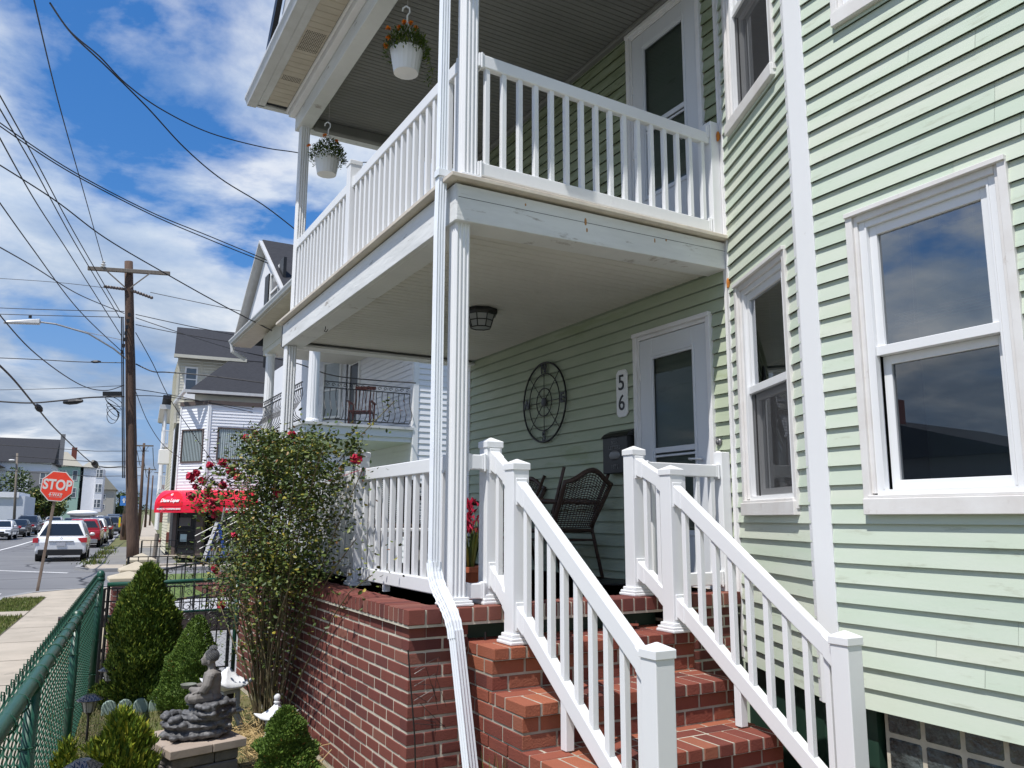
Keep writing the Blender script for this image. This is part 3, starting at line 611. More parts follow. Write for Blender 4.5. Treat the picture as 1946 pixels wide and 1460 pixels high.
def stair_rail(label,x,yA,yB,yN,zN,gp):
    rt=aroot('stair_railing',label,'railing',(x,3.4,.5),group='white vinyl stair railings')
    w=.10; post(rt,x,yA+w/2,1.122,2.03); post(rt,x,yB+w/2,.942,1.885); post(rt,x,yN+w/2,0.02,zN-.02)
    def seg(y0,z0,y1,z1,name):
        rail(rt,(x,y0,z0-.045),(x,y1,z1-.045),h=.088,w=.052,name=name)
        for (yy,s) in ((y0,-1),(y1,1)):
            zc=z0+(z1-z0)*(yy+s*.035-y0)/(y1-y0)-.045
            mb=MB(); sl=(z1-z0)/(y1-y0); a=(yy+s*.004); b=(yy+s*.062)
            za=z0+(a-y0)*sl; zb=z0+(b-y0)*sl
            mb.hexa([(x-.031,a,za-.105),(x+.031,a,za-.105),(x+.031,b,zb-.098),(x-.031,b,zb-.098),(x-.031,a,za+.006),(x+.031,a,za+.006),(x+.031,b,zb+.006),(x-.031,b,zb+.006)] if s>0 else
                    [(x-.031,b,zb-.098),(x+.031,b,zb-.098),(x+.031,a,za-.105),(x-.031,a,za-.105),(x-.031,b,zb+.006),(x+.031,b,zb+.006),(x+.031,a,za+.006),(x-.031,a,za+.006)])
            mb.box(x-.036,x+.036,min(yy,yy+s*.008),max(yy,yy+s*.008),za-.125,za+.022); mb.build('bracket',V,rt,bevel=.003)
    B0,B1=yB+w,yB
    seg(yA,1.985,B0,1.86,'upper_top_rail'); seg(yA,1.335,B0,1.17,'upper_bottom_rail')
    zt0,zt1=1.80+(B1-3.76)*.0,zN-.055
    sl=(zt0-zt1)/(B1-(yN+w)); zb0,zb1=1.14,1.14-sl*1.0*(B1-(yN+w))
    seg(B1,zt0,yN+w,zt1,'top_rail'); seg(B1,zb0,yN+w,zb1,'bottom_rail')
    for (n_,ya,yb,za,zb,ta,tb) in ((2,yA,B0,1.335,1.17,1.985,1.86),(9,B1,yN+w,zb0,zb1,zt0,zt1)):
        for i in range(n_):
            t=(i+.55)/n_ if n_>2 else (i+.6)/2.1
            y=ya+(yb-ya)*t; bal(rt,(x,y),za+(zb-za)*t-.02,ta+(tb-ta)*t-.06)
    yf=gp; zf=zb0-(B1-yf)*sl; mb=MB(); mb.box(x-.024,x+.024,yf-.024,yf+.024,.515,zf-.06); mb.build('support_leg',V,rt,bevel=.003)
    return rt
stair_rail('left white vinyl handrail running down the brick steps, nearest the downspout',2.23,4.15,3.84,2.67,1.075,3.40)
stair_rail('right white vinyl handrail running down the brick steps beside the green siding',3.29,4.15,3.79,2.59,1.065,3.33)

# ======================= brick stairs =======================
stairs=aroot('brick_stairs','flight of orange red brick steps with white handrails leading up to the porch','steps',(2.7,3.2,0))
SL,SR=2.035,3.40
levels=[(.94,3.78),(.725,3.47),(.51,3.13),(.295,2.80),(.08,2.47)]
mb=MB(); bk=MB()
for i,(z,yn) in enumerate(levels):
    yb=4.19 if i==0 else levels[i-1][1]+.03
    cr=MB(); cr.box(SL+.004,SR-.004,yn+.0255,4.185-i*.0007,0.0 if i==len(levels)-1 else z-.215-.001,z-.0605); cr.box(SL+.0045,SR-.0045,yn+.003,yb,z-.060,z-.003); cr.build('step_core',M_['mortar2'],stairs)
    tr=MB(); rb_=MB()
    x=SL-.0
    while x<SR-.01:
        w=min(.101,SR-x); tr.box(x,x+w-.013,yn-.001,yn+.193,z-.058,z+random.uniform(-.001,.0025)); x+=.101
    y=yn+.206; r=0
    while y<yb-.02:
        yy=min(y+.090,yb); x=SL-(.1 if r%2 else 0)
        while x<SR-.01:
            a=max(x,SL); b=min(x+.190,SR)
            if b-a>.02: tr.box(a,b,y,yy,z-.058,z+random.uniform(-.001,.0025))
            x+=.203
        y+=.103; r+=1
    tr.build('tread',M_['brick2'],stairs,bevel=.004)
    f1=Fr((SL,yn+.022),(1,0),(0,-1))
    for c in range(2):
        zb=z-.060-(c+1)*.0775+.004
        a=0-(.1 if (c+i)%2 else 0)
        while a<SR-SL:
            p=max(a,0); q=min(a+.190,SR-SL)
            if q-p>.02: j=random.uniform(-.001,.001); f1.box(rb_,p,q,zb+.003,zb+.0675,-.06,.0005+j)
            a+=.203
    rb_.build('riser',M_['brick2'],stairs,bevel=.0025)
fs=Fr((SL+.004,4.09),(0,-1),(-1,0))
for i,(zt,yn) in enumerate(levels):
    for c in range(2):
        zb=zt-.060-(c+1)*.0775+.004; a=(.1 if (c+i)%2 else 0)-.203; amax=4.09-yn-.022
        while a<amax:
            p=max(a,-.1); q=min(a+.190,amax)
            if q-p>.02: fs.box(bk,p,q,zb+.003,zb+.0675,-.05,.004+random.uniform(-.001,.001))
            a+=.203
    if i>0:
        zc=zt-.058; a=-.15; amax=4.09-levels[i-1][1]-.03
        while a<amax:
            p=max(a,-.1); q=min(a+.190,amax)
            if q-p>.02: fs.box(bk,p,q,zc,zc+.055,-.05,.004)
            a+=.203
bk.build('side_brickwork',M_['brick2'],stairs,bevel=.0025)
for i,(x,y,s) in enumerate(((2.98,4.03,.05),(3.08,4.05,.04),(3.15,4.06,.03))):
    mb=MB(); mb.box(-s,s,-s*.6,s*.6,0,.014); mb.xf(Matrix.Translation((x,y,.945+.006*i))@Matrix.Rotation(.5+i,4,'Z')@Matrix.Rotation(.15,4,'X'))
    single(mb,'brick_chip',M_['brick2'],['largest broken brick chip lying at the back of the top step','mid sized broken brick chip on the back of the top step','smallest brick chip on the top step by the bolt'][i],'rubble',(x,y,.95),group='brick chips on the top step')
for x in (2.13,3.17):
    mb=MB(); mb.tube([(x,4.06,.93),(x,4.06,.985)],.006,6); single(mb,'anchor_bolt',M_['black'],'rusty bolt sticking up from the top step at its %s end'%('left' if x<3 else 'right'),'bolt',(x,4.06,.94),group='bolts in the top step')
# ======================= downspout =======================
pr=[]; 
for k,(cx,cy) in enumerate(((-1,-1),(1,-1),(1,1),(-1,1))): pass
def dsprof(a,b,nr=3,g=.0035):
    pts=[]; 
    for i in range(nr*2+1): t=-a+2*a*i/(nr*2); pts.append((t,-b+(g if i%2 else 0)))
    for i in range(1,nr*2): t=-b+2*b*i/(nr*2); pts.append((a-(g if i%2 else 0),t))
    for i in range(nr*2+1): t=a-2*a*i/(nr*2); pts.append((t,b-(g if i%2 else 0)))
    for i in range(1,nr*2): t=b-2*b*i/(nr*2); pts.append((-a+(g if i%2 else 0),t))
    return pts
ds=aroot('downspout','long white ribbed downspout dropping past the corner column and out over the brick pier','downspout',(1.87,4.0,0))
# a runs along 'side' (y), b outwards
mb=MB(); mb.sweep(dsprof(.027,.025),[(1.878,4.185,6.0),(1.872,4.185,3.66)],(0,1,0)); mb.build('upper_pipe',M_['alum'],ds)
mb=MB(); mb.sweep(dsprof(.028,.025),[(1.872,4.185,3.67),(1.866,4.185,3.3),(1.868,4.180,1.32)],(0,1,0)); mb.build('middle_pipe',M_['alum'],ds)
pts=[]
P0,P1,P2,P3=Vector((1.868,4.180,1.36)),Vector((1.868,4.165,1.18)),Vector((1.90,3.99,1.16)),Vector((1.905,3.965,.98))
for i in range(19):
    t=i/18; pts.append(P0*(1-t)**3+P1*3*t*(1-t)**2+P2*3*t*t*(1-t)+P3*t**3)
rings=[]
mb=MB()
side=Vector((0,1,0)); base=dsprof(.032,.027)
for i,p in enumerate(pts):
    t=(pts[min(i+1,18)]-pts[max(i-1,0)]).normalized(); a=Vector((.95,.3,0)); a=(a-t*a.dot(t)).normalized(); b=t.cross(a)
    s=1.0+(.05 if i%2 else -.02)*(1 if 2<i<17 else 0); rings.append([p+a*x*s+b*y*s for x,y in base])
mb.loft(rings); mb.build('elbow',M_['alum'],ds)
mb=MB(); mb.sweep(dsprof(.031,.025),[(1.905,3.968,1.02),(1.955,3.86,.30),(1.972,3.82,.06)],(.95,.3,0)); mb.build('lower_pipe',M_['alum'],ds)
mb=MB(); mb.box(1.840,1.925,4.150,4.156,3.62,3.66); mb.box(1.838,1.844,4.156,4.214,3.62,3.66); mb.box(1.844,1.925,4.214,4.220,3.62,3.66); mb.build('strap',M_['alum'],ds)
# ======================= things on the porch =======================
mb=MB(); h=.27
def plate(mb,fr,pts,d0,d1): mb.loft([[fr.p(a,z,d0) for a,z in pts],[fr.p(a,z,d1) for a,z in pts]]); return mb
c=(1.24,2.635); hw,hh=.075,.20
pts=[(-hw,-hh+.03),(-hw+.03,-hh),(hw-.03,-hh),(hw,-hh+.03),(hw,hh-.03),(hw-.03,hh),(-hw+.03,hh),(-hw,hh-.03)]
pl=plate(MB(),DW,[(c[0]+a,c[1]+z) for a,z in pts],.014,.028)
plq=aroot('house_number','white notched wall plaque with black numerals 56 beside the storm door','house number',(4.07,5.33,2.635)); plb=pl.build('plaque',M_['white'],plq,bevel=.003)
text('5',.185,M_['black'],(4.09-.030,5.33,2.72),(0,-1,0),(0,0,1),plq,'numeral',bold=.001); text('6',.185,M_['black'],(4.09-.030,5.33,2.55),(0,-1,0),(0,0,1),plq,'numeral',bold=.001)
cw=aroot('compass_wall_art','round black metal compass with N, E, S and W letters hung on the siding','wall decoration',(4.05,6.54,2.71))
mb=MB(); C0=Vector((4.05,6.54,2.71))
def circ(mb,r,t,n=48): 
    pts=[C0+Vector((0,r*math.cos(2*math.pi*i/n),r*math.sin(2*math.pi*i/n))) for i in range(n+1)]; mb.tube(pts,t,6)
for r,t in ((.385,.010),(.275,.006),(.135,.006)): circ(mb,r,t)
for i in range(8): a=i*math.pi/4; mb.tube([C0+Vector((0,math.cos(a)*.05,math.sin(a)*.05)),C0+Vector((0,math.cos(a)*.38,math.sin(a)*.38))],.004,5)
mb.build('rings',M_['iron'],cw,smooth=True)
mb=MB(); mb.ell(C0,(.012,.05,.05)); mb.build('boss',M_['iron'],cw)
for s,dy,dz in (('N',0,.325),('S',0,-.335),('E',-.325,0),('W',.325,0)): text(s,.13,M_['iron'],C0+Vector((-.004,dy,dz)),(0,-1,0),(0,0,1),cw,'letter',ext=.004,bold=.004)
for dz in (.2,-.2): mb=MB(); mb.tube([C0+Vector((0,-.18,0)),C0+Vector((0,-.25,0))],.006,5)
mbx=aroot('mailbox','black wall mailbox with an oval badge and embossed words, under the house number','mailbox',(4.04,5.34,2.12))
mb=MB(); DW.box(mb,1.09,1.42,1.97,2.27,.014,.10); mb.build('box',M_['black'],mbx,bevel=.004)
mb=MB(); mb.prism([DW.p(1.08,2.27,.014),DW.p(1.08,2.33,.014),DW.p(1.08,2.30,.08),DW.p(1.08,2.265,.115)],(0,.35,0)); mb.build('lid',M_['black'],mbx,bevel=.003)
bad=mat('badge_metal',(.18,.18,.18),.4,metal=.5)
mb=MB(); mb.ell((4.09-.101,5.345,2.115),(.006,.075,.042),n=16); mb.build('badge',bad,mbx,smooth=True)
text('BILL\nBOX\nLETTERS',.042,bad,(4.09-.102,5.345,2.22),(0,-1,0),(0,0,1),mbx,ext=.001); text('1871',.05,bad,(4.09-.102,5.345,2.02),(0,-1,0),(0,0,1),mbx,ext=.001)
# ceiling lamp
lp=aroot('ceiling_lamp','black octagonal caged ceiling lamp under the porch','lamp',(3.09,6.02,3.38))
mb=MB(); mb.lathe((3.09,6.02,3.33),[(.03,.05),(.145,.05),(.15,.02),(.14,.0),(.12,0)][::-1],8); mb.build('canopy',M_['black'],lp)
mb=MB(); mb.lathe((3.09,6.02,3.22),[(.06,0),(.085,.005),(.118,.11),(.1,.11)],8); mb.build('glass_bowl',mat('frosted_glass',(.30,.31,.31),.5),lp)
mb=MB()
for k in range(8):
    a=k*math.pi/4; mb.tube([(3.09+.122*math.cos(a),6.02+.122*math.sin(a),3.335),(3.09+.088*math.cos(a),6.02+.088*math.sin(a),3.222)],.005,5); a2=a+math.pi/4
    for r,z in ((.105,3.28),(.088,3.222)): mb.tube([(3.09+r*math.cos(a),6.02+r*math.sin(a),z),(3.09+r*math.cos(a2),6.02+r*math.sin(a2),z)],.005,5)
mb.build('cage',M_['black'],lp)
mb=MB(); mb.ell((4.07,4.225,2.14),(.018,.028,.028),n=12); mb.ell((4.052,4.225,2.14),(.008,.012,.012)); single(mb,'lock_cylinder',bad,'round metal lock cylinder on the siding above the doorbell','lock',(4.07,4.225,2.14),smooth=True)
db=aroot('doorbell','small white doorbell button on the siding beside the storm door','doorbell',(4.07,4.235,2.03))
mb=MB(); mb.box(4.052,4.08,4.215,4.25,1.985,2.075); mb.build('plate',M_['white'],db,bevel=.006); mb=MB(); mb.ell((4.051,4.2325,2.03),(.004,.008,.008)); mb.build('button',M_['gutter'],db)
# wicker furniture -------------------------------------------------
def wicker_chair():
    rt=root('wicker_chair','','chair'); W_=M_['wicker']
    def weave(name,ptfn,nu,nv,par,r=.0045):
        mb=MB()
        for i in range(nu+1):
            u=i/nu; mb.tube([ptfn(u,v/ (nv))+Vector((0,0,0)) for v in range(nv+1)],r,4)
        for j in range(nv*2+1):
            v=j/(nv*2); mb.tube([ptfn(u/nu,v)+ (Vector((0,.004,0)) if (u+j)%2 else Vector((0,-.004,0))) for u in range(nu+1)],r*.9,4)
        return mb.build(name,W_,par)
    # chair faces +Y (front), back at -Y leaning
    def back(u,v): 
        w=.24+.05*v; x=(-w+2*w*u); top=.44+.055*math.cos((u-.5)*math.pi*2)*(1 if v>.5 else v*2)
        return Vector((x,-.24-.20*v-.05*math.sin(u*math.pi),.44+top*v))
    weave('back_weave',back,15,12,rt)
    mb=MB(); mb.tube([back(0,v/8) for v in range(9)]+[back(u/12,1) for u in range(1,13)]+[back(1,1-v/8) for v in range(1,9)],.022,7); mb.build('back_rim',W_,rt,smooth=True)
    mb=MB(); mb.box(-.25,.25,-.25,.25,.395,.43); mb.build('seat',W_,rt,bevel=.015)
    for s in (-1,1):
        mb=MB(); mb.tube([(s*.26,-.32,.66),(s*.30,-.1,.67),(s*.31,.16,.68),(s*.30,.28,.65),(s*.28,.30,.56)],[.02,.026,.028,.026,.02],7); mb.build('armrest',W_,rt,smooth=True)
        mb=MB(); mb.tube([(s*.27,.27,.62),(s*.26,.25,.42),(s*.25,.25,0)],.016,6); mb.build('leg',W_,rt,smooth=True)
        mb=MB(); mb.tube([(s*.29,-.43,.95),(s*.26,-.28,.62),(s*.25,-.24,.42),(s*.25,-.36,0)],.016,6); mb.build('leg',W_,rt,smooth=True)
        mb=MB(); mb.tube([(s*.25,-.24,.33),(s*.25,.25,.33)],.009,5); mb.build('side_stretcher',W_,rt)
    mb=MB(); mb.tube([(-.25,.25,.33),(.25,.25,.33)],.009,5); mb.tube([(-.25,-.26,.33),(.25,-.26,.33)],.009,5); mb.build('cross_stretcher',W_,rt)
    return rt
wc=wicker_chair(); wc.scale=(.93,.93,.93); wc.location=(3.68,5.80,1.12); wc.rotation_euler=(0,0,R(12)); tag(wc,'brown wicker armchair seen from its side, nearest the storm door','chair','wicker armchairs on the porch')
w2=copy_tree(wc); w2.location=(3.62,6.75,1.12); w2.rotation_euler=(0,0,R(100)); tag(w2,'brown wicker armchair with its curved back against the siding, under the compass','chair','wicker armchairs on the porch')
w3=copy_tree(wc); w3.scale=(1.25,1,1); w3.location=(2.62,6.95,1.12); w3.rotation_euler=(0,0,R(170)); tag(w3,'brown wicker armchair behind the street side railing','chair','wicker armchairs on the porch')
w4=copy_tree(wc); w4.scale=(1.25,1,1); w4.location=(3.15,7.75,1.12); w4.rotation_euler=(0,0,R(175)); tag(w4,'wide brown wicker seat in the far corner of the ground floor porch','chair','wicker armchairs on the porch')
mb=MB()
tb=aroot('side_table','low white slatted table behind the ground floor railing','table',(2.5,6.2,1.12))
mb=MB(); 
for i in range(5): mb.box(2.3,2.75,5.95+i*.1,6.03+i*.1,1.50,1.52)
mb.build('table_top',M_['white'],tb,bevel=.003)
for x in (2.33,2.72):
    for y in (5.98,6.4): mb=MB(); mb.box(x-.015,x+.015,y-.015,y+.015,1.12,1.5); mb.build('leg',M_['white'],tb)
mb=MB(); mb.lathe((3.80,5.12,1.119),[(.001,0),(.26,0),(.26,.012),(.001,.014)],20); single(mb,'door_mat',M_['black'],'round black mat on the porch floor by the door','mat',(3.8,5.12,1.12))
# potted red plant behind the corner column
pp=aroot('potted_plant','tall potted plant with a red feathery flower behind the corner column','plant',(2.26,4.52,1.12))
mb=MB(); mb.lathe((2.26,4.52,1.12),[(.07,0),(.085,.10),(.105,.16),(.115,.16),(.115,.19),(.10,.19)],16); mb.build('pot',M_['terracotta'],pp,smooth=False)
mb=MB()
for i in range(46):
    a=random.uniform(0,6.28); r=random.uniform(.02,.07); zt=random.uniform(1.42,1.62); sp=random.uniform(.05,.13)
    b0=Vector((2.26+r*.4*math.cos(a),4.52+r*.4*math.sin(a),1.28)); t0=Vector((2.26+sp*math.cos(a),4.52+sp*math.sin(a),zt)); w=Vector((-math.sin(a),math.cos(a),0))*.010
    m_=(b0+t0)/2+Vector((0,0,.03)); mb.add([b0-w*.4,b0+w*.4,m_+w,m_-w,t0],[(0,1,2,3),(3,2,4)])
mb.build('foliage',M_['leaf'],pp)
mb=MB()
for i in range(160):
    a=random.uniform(0,6.28); r=random.uniform(0,.07); z=random.uniform(1.50,1.70); p=Vector((2.25+r*math.cos(a),4.52+r*math.sin(a),z)); mb.add([p,p+Vector((random.uniform(-.02,.02),random.uniform(-.02,.02),.02)),p+Vector((random.uniform(-.02,.02),random.uniform(-.02,.02),.035))],[(0,1,2)])
mb.build('flower',M_['rose'],pp)
mb=MB(); mb.box(2.2,2.42,4.95,5.35,1.7,1.80); 
mb=MB(); mb.tube([(2.62,5.90,3.385),(2.625,5.89,3.2),(2.615,5.9,3.08),(2.62,5.9,2.98)],.003,4); mb.tube([(2.625,5.89,3.17),(2.60,5.89,3.14),(2.60,5.9,3.0)],.002,4)
single(mb,'loose_string',M_['signwhite'],'frayed pale string dangling from the lower porch ceiling','string',(2.62,5.9,3.38))
mb=MB(); mb.tube([(2.05,7.12,3.34),(2.05,7.12,3.31),(2.035,7.10,3.285),(2.05,7.08,3.28),(2.06,7.07,3.30)],.004,5); single(mb,'ceiling_hook',M_['black'],'small black hook screwed under the street side beam','hook',(2.05,7.12,3.34))
for i,(x,y,z) in enumerate(((4.055,4.055,3.26),(4.05,4.09,4.39))):
    mb=MB(); mb.ell((x,y,z),(.014,.014,.038),8,6); mb.ell((x-.005,y,z-.03),(.008,.01,.014),8,5); single(mb,'foam_blob',mat('orange_foam',(.50,.17,.02),.8) if i==0 else bpy.data.materials['orange_foam'],['orange foam blob in the corner just below the deck fascia','orange foam blob behind the upstairs railing end post'][i],'foam',(x,y,z))
# hanging baskets -------------------------------------------------
def basket(label,x,y,zc,zceil,seed,trail):
    rt=aroot('hanging_basket',label,'flower pot',(x,y,zc)); rg=random.Random(seed)
    mb=MB(); n=40; prof=[(.085,-.11),(.095,-.10),(.128,.085),(.137,.09),(.137,.115),(.125,.115)]
    rings=[]
    for r,z in prof:
        rings.append([(x+(r*(1-.018*(k%2) if -.105<z<.088 else r))*math.cos(2*math.pi*k/n),y+(r*(1-.018*(k%2) if -.105<z<.088 else r))*math.sin(2*math.pi*k/n),zc+z) for k in range(n)])
    mb.loft(rings); mb.build('pot',M_['white'],rt)
    mb=MB(); 
    for k in range(3): a=k*2.09+.5; mb.tube([(x+.13*math.cos(a),y+.13*math.sin(a),zc+.10),(x+.02*math.cos(a),y+.02*math.sin(a),zc+.33)],.0035,5)
    mb.tube([(x,y,zc+.32),(x,y,zc+.39),(x+.015,y-.012,zc+.415),(x+.012,y-.012,zc+.45),(x-.01,y+.004,zc+.47),(x-.03,y+.02,zc+.455),(x-.033,y+.02,zc+.43)],.007,6); mb.build('hanger',M_['white'],rt,smooth=True)
    mb=MB(); mb.tube([(x,y,zc+.46),(x,y,zceil)],.0012,4); mb.build('string',M_['signwhite'],rt)
    mb=MB()
    for i in range(1500):
        a=rg.uniform(0,6.283); r=.17*math.sqrt(rg.random()); h=.12+.15*(1-(r/.19)**2)*rg.random()+(.0 if r<.13 else -rg.uniform(0,.12))
        p=Vector((x+r*math.cos(a),y+r*math.sin(a),zc+h)); d=Vector((math.cos(a)+rg.uniform(-.8,.8),math.sin(a)+rg.uniform(-.8,.8),rg.uniform(-.2,1.3))).normalized(); L=rg.uniform(.02,.045); w=d.orthogonal().normalized()*.008
        mb.add([p,p+d*L*.5+w,p+d*L,p+d*L*.5-w],[(0,1,2,3)])
    if trail:
        for i in range(60):
            t=rg.random(); p=Vector((x+.12+.05*t,y-.09-.03*t,zc+.1-.22*t)); 
            if i>12: p=Vector((x+.17+rg.uniform(-.05,.05),y-.12+rg.uniform(-.03,.03),zc-.13+rg.uniform(-.07,.06)))
            d=Vector((rg.uniform(-1,1),rg.uniform(-1,1),rg.uniform(-1,1))).normalized(); w=d.orthogonal().normalized()*.006; mb.add([p,p+d*.018+w,p+d*.036,p+d*.018-w],[(0,1,2,3)])
        mb.tube([(x+.11,y-.08,zc+.13),(x+.15,y-.10,zc+.02),(x+.17,y-.12,zc-.10)],.002,4)
    mb.build('foliage',M_['arbor'],rt)
    pts=[(-.17,-.04,.20),(-.10,-.09,.20),(-.05,-.06,.28),(-.16,-.03,.13),(.01,-.05,.30),(-.17,.0,.08),(.05,-.05,.27)] if trail else [(-.20,-.03,.15),(.08,-.02,.27),(-.05,-.05,.29)]
    for (a,b,c_) in pts:
        mb=MB(); p=Vector((x+a,y+b,zc+c_))
        for i in range(34):
            d=Vector((rg.uniform(-1,1),rg.uniform(-1,1),rg.uniform(-.4,1))).normalized(); w=d.orthogonal().normalized()*.011; L=.026; mb.add([p,p+d*L*.6+w,p+d*L,p+d*L*.6-w],[(0,1,2,3)])
        mb.build('marigold',M_['marigold'],rt)
    return rt
basket('white hanging basket of orange marigolds, nearer and higher in view with a trailing sprig',2.10,5.40,5.09,5.83,3,True)
basket('white hanging basket of leafy marigolds by the far column, with one orange bloom',2.14,7.62,5.13,5.83,5,False)
# ======================= ground, road, walks =======================
SA=R(5.1); SD=Vector((math.sin(SA),math.cos(SA),0)); SN=Vector((math.cos(SA),-math.sin(SA),0))
def zg(s): 
    return 0. if s<30 else (-.12*math.sin(min(1,(s-30)/12)*math.pi/2) if s<55 else -.12+.0096*(s-55)) if s<170 else .984+.012*(s-170)
def S3(s,t,z=0.): p=SD*s+SN*t; return Vector((p.x,p.y,z+zg(s)))
def sheet(name,polys,z,m,label=None,kind='structure',cat=None,thick=0,step=8.):
    mb=MB()
    for poly in polys:   # poly = list of (s,t) convex; split along s
        ss=[p[0] for p in poly]; lo,hi=min(ss),max(ss); k=max(1,int(math.ceil((hi-lo)/step)) if hi>40 else 1)
        if k==1: idx=[S3(s,t,z) for s,t in poly]; mb.add(idx,[tuple(range(len(idx)))])
        else:    # assume quad strip: (s0,ta),(s0,tb),(s1,tb1),(s1,ta1)
            (s0,ta),(_,tb),(s1,tb1),(_,ta1)=poly; n0=len(mb.v)
            vs=[]
            for i in range(k+1):
                f=i/k; s=s0+(s1-s0)*f; vs+=[S3(s,ta+(ta1-ta)*f,z),S3(s,tb+(tb1-tb)*f,z)]
            mb.add(vs,[(2*i,2*i+1,2*i+3,2*i+2) for i in range(k)])
    o=mb.build(name,m); tag(o,label,cat,None,kind)
    bm=bmesh.new(); bm.from_mesh(o.data)
    for f_ in bm.faces:
        if f_.normal.z<0: f_.normal_flip()
    bm.to_mesh(o.data); bm.free()
    if thick:
        sd=o.modifiers.new('solid','SOLIDIFY'); sd.thickness=thick; sd.offset=-1
    return o
sheet('ground',[[(-60,-160),(-60,160),(900,160),(900,-160)]],-.16,M_['lawn'],step=15)
sheet('road',[[(-30,-11.5),(-30,-2.55),(22,-2.55),(22,-11.5)],[(22,-70),(22,70),(29,70),(29,-70)],[(29,-11.5),(29,-1.9),(600,-1.9),(600,-11.5)]],-.10,M_['asphalt'])
sheet('road_corner',[[(19.6,-2.56),(22.01,-2.56),(22.01,-.4)],[(28.99,-1.91),(28.99,-.6),(30.6,-1.91)]],-.099,M_['asphalt'])
sheet('sidewalk',[[(-10,-1.66),(-10,-.36),(19.2,-.36),(19.2,-1.66)],[(15.85,-2.40),(15.85,-1.66),(16.55,-1.66),(16.55,-2.40)],[(12.0,-2.40),(12.0,-1.66),(12.5,-1.66),(12.5,-2.40)],
  [(19.2,-2.4),(19.2,-.36),(21.9,-.36),(21.0,-1.4),(20.2,-2.2)],[(19.2,-.36),(19.2,20),(22.1,20),(22.1,-.5),(21.9,-.5)],
  [(29.2,-1.4),(29.2,20),(32.4,20),(32.4,-1.7)],[(52,-.1),(52,1.3),(300,1.9),(300,.6)]],.0,M_['concrete'],thick=.12)
mb=MB()
for s in [3.2,4.75,6.3,7.85,9.4,10.95,12.5,14.05,15.6,17.15,18.7]: p=[S3(s,-1.66,.0035),S3(s,-.36,.0035),S3(s+.015,-.36,.0035),S3(s+.015,-1.66,.0035)]; mb.add(p,[(0,1,2,3)])
p=[S3(-5,-1.665,.0035),S3(-5,-1.65,.0035),S3(19.2,-1.65,.0035),S3(19.2,-1.665,.0035)]; mb.add(p,[(0,1,2,3)])
tag(mb.build('sidewalk_joints',mat('joint_dirt',(.10,.085,.06),.95)),None,None,None,'structure')
sheet('kerb',[[(-10,-2.56),(-10,-2.40),(19.4,-2.40),(19.4,-2.56)],[(19.4,-2.56),(19.4,-2.4),(20.5,-2.0),(20.6,-2.15)],[(20.5,-2.0),(20.6,-2.15),(22.0,-.6),(21.9,-.45)],[(22.0,-.6),(22.0,20),(22.15,20),(22.15,-.7)],
  [(29.05,-1.3),(29.05,20),(29.2,20),(29.2,-1.4)],[(29.05,-1.3),(29.2,-1.4),(30.6,-1.75),(30.5,-1.9)],[(30.5,-1.9),(30.5,-1.75),(300,-1.75),(300,-1.9)],[(29.2,-11.65),(29.2,-11.5),(300,-11.5),(300,-11.65)]],.004,M_['drive'],thick=.14)
sheet('parking_apron',[[(32.4,-1.75),(32.4,1.3),(52,1.3),(52,-1.75)],[(52,-1.75),(52,-.1),(54,-.1),(54,-1.75)]],-.004,M_['lot'],thick=.1)
sheet('road_marking',[[(21.35,-11.3),(21.35,-2.75),(21.65,-2.75),(21.65,-11.3)],[(31.7,-4.6),(28.75,-2.0),(28.95,-1.95),(32.0,-4.6)],[(29.6,-11.3),(31.4,-4.2),(31.75,-4.2),(29.9,-11.3)],[(35,-7.1),(35,-6.95),(160,-6.95),(160,-7.1)]],-.094,M_['paint'])
sheet('driveway',[[(8.5,-.25),(8.3,3.4),(12.7,3.4),(12.7,-.25)]],-.004,M_['drive'],thick=.1)
yardm=M_['soil']
mb=MB(); P=[S3(-3,-.35,-.004),S3(8.5,-.35,-.004)]; mb.add([P[0],P[1],(1.8,8.45,-.004),(1.8,4.0,-.004),(3.7,4.0,-.004),(3.7,-3,-.004)],[(0,1,2,3,4,5)][::1]); tag(mb.build('garden_soil',yardm),None,None,None,'structure')
# verge lawns beyond
sheet('verge',[[(16.55,-2.40),(16.55,-1.67),(19.1,-1.67),(19.3,-2.40)],[(12.5,-2.40),(12.5,-1.67),(15.85,-1.67),(15.85,-2.40)],[(-10,-2.4),(-10,-1.67),(12,-1.67),(12,-2.4)],[(54,-1.7),(54,-.15),(300,.55),(300,-1.7)],[(52,1.35),(52,4),(300,6),(300,1.95)]],-.006,M_['lawn'],thick=.1)
def blades(name,label,regions,mt,hmin,hmax,dens,w=.0035):
    mb=MB(); vs=[];fs=[]
    for reg in regions:
        fn,area=reg
        for i in range(int(area*dens)):
            p=fn(); 
            if p is None: continue
            h=random.uniform(hmin,hmax); a=random.uniform(0,6.28); ln=Vector((random.gauss(0,.35),random.gauss(0,.35),1)).normalized()*h; ww=Vector((math.cos(a),math.sin(a),0))*w
            b=len(vs); vs+=[p-ww,p+ww,p+ln*.6+ww*.6+Vector((0,0,0)),p+ln]; fs+=[(b,b+1,b+2,b+3)]
    mb.v=[tuple(v) for v in vs]; mb.f=fs; o=mb.build(name,mt); return tag(o,label,'grass',None,'stuff')
def rq(s0,s1,t0,t1,z=0.):
    def f():
        s=random.uniform(s0,s1);t=random.uniform(t0,t1); p=S3(s,t,0); p.z+=z-.01; return p
    return f
def yard():
    x=random.uniform(.1,1.68); y=random.uniform(4.6,8.4)
    if x>1.15 and random.random()<.6: return None
    return Vector((x,y,-.01))
blades('lawn_grass','short patchy grass covering the little front garden inside the green fence',[(yard,6)],M_['grass'],.02,.055,2600,.003)
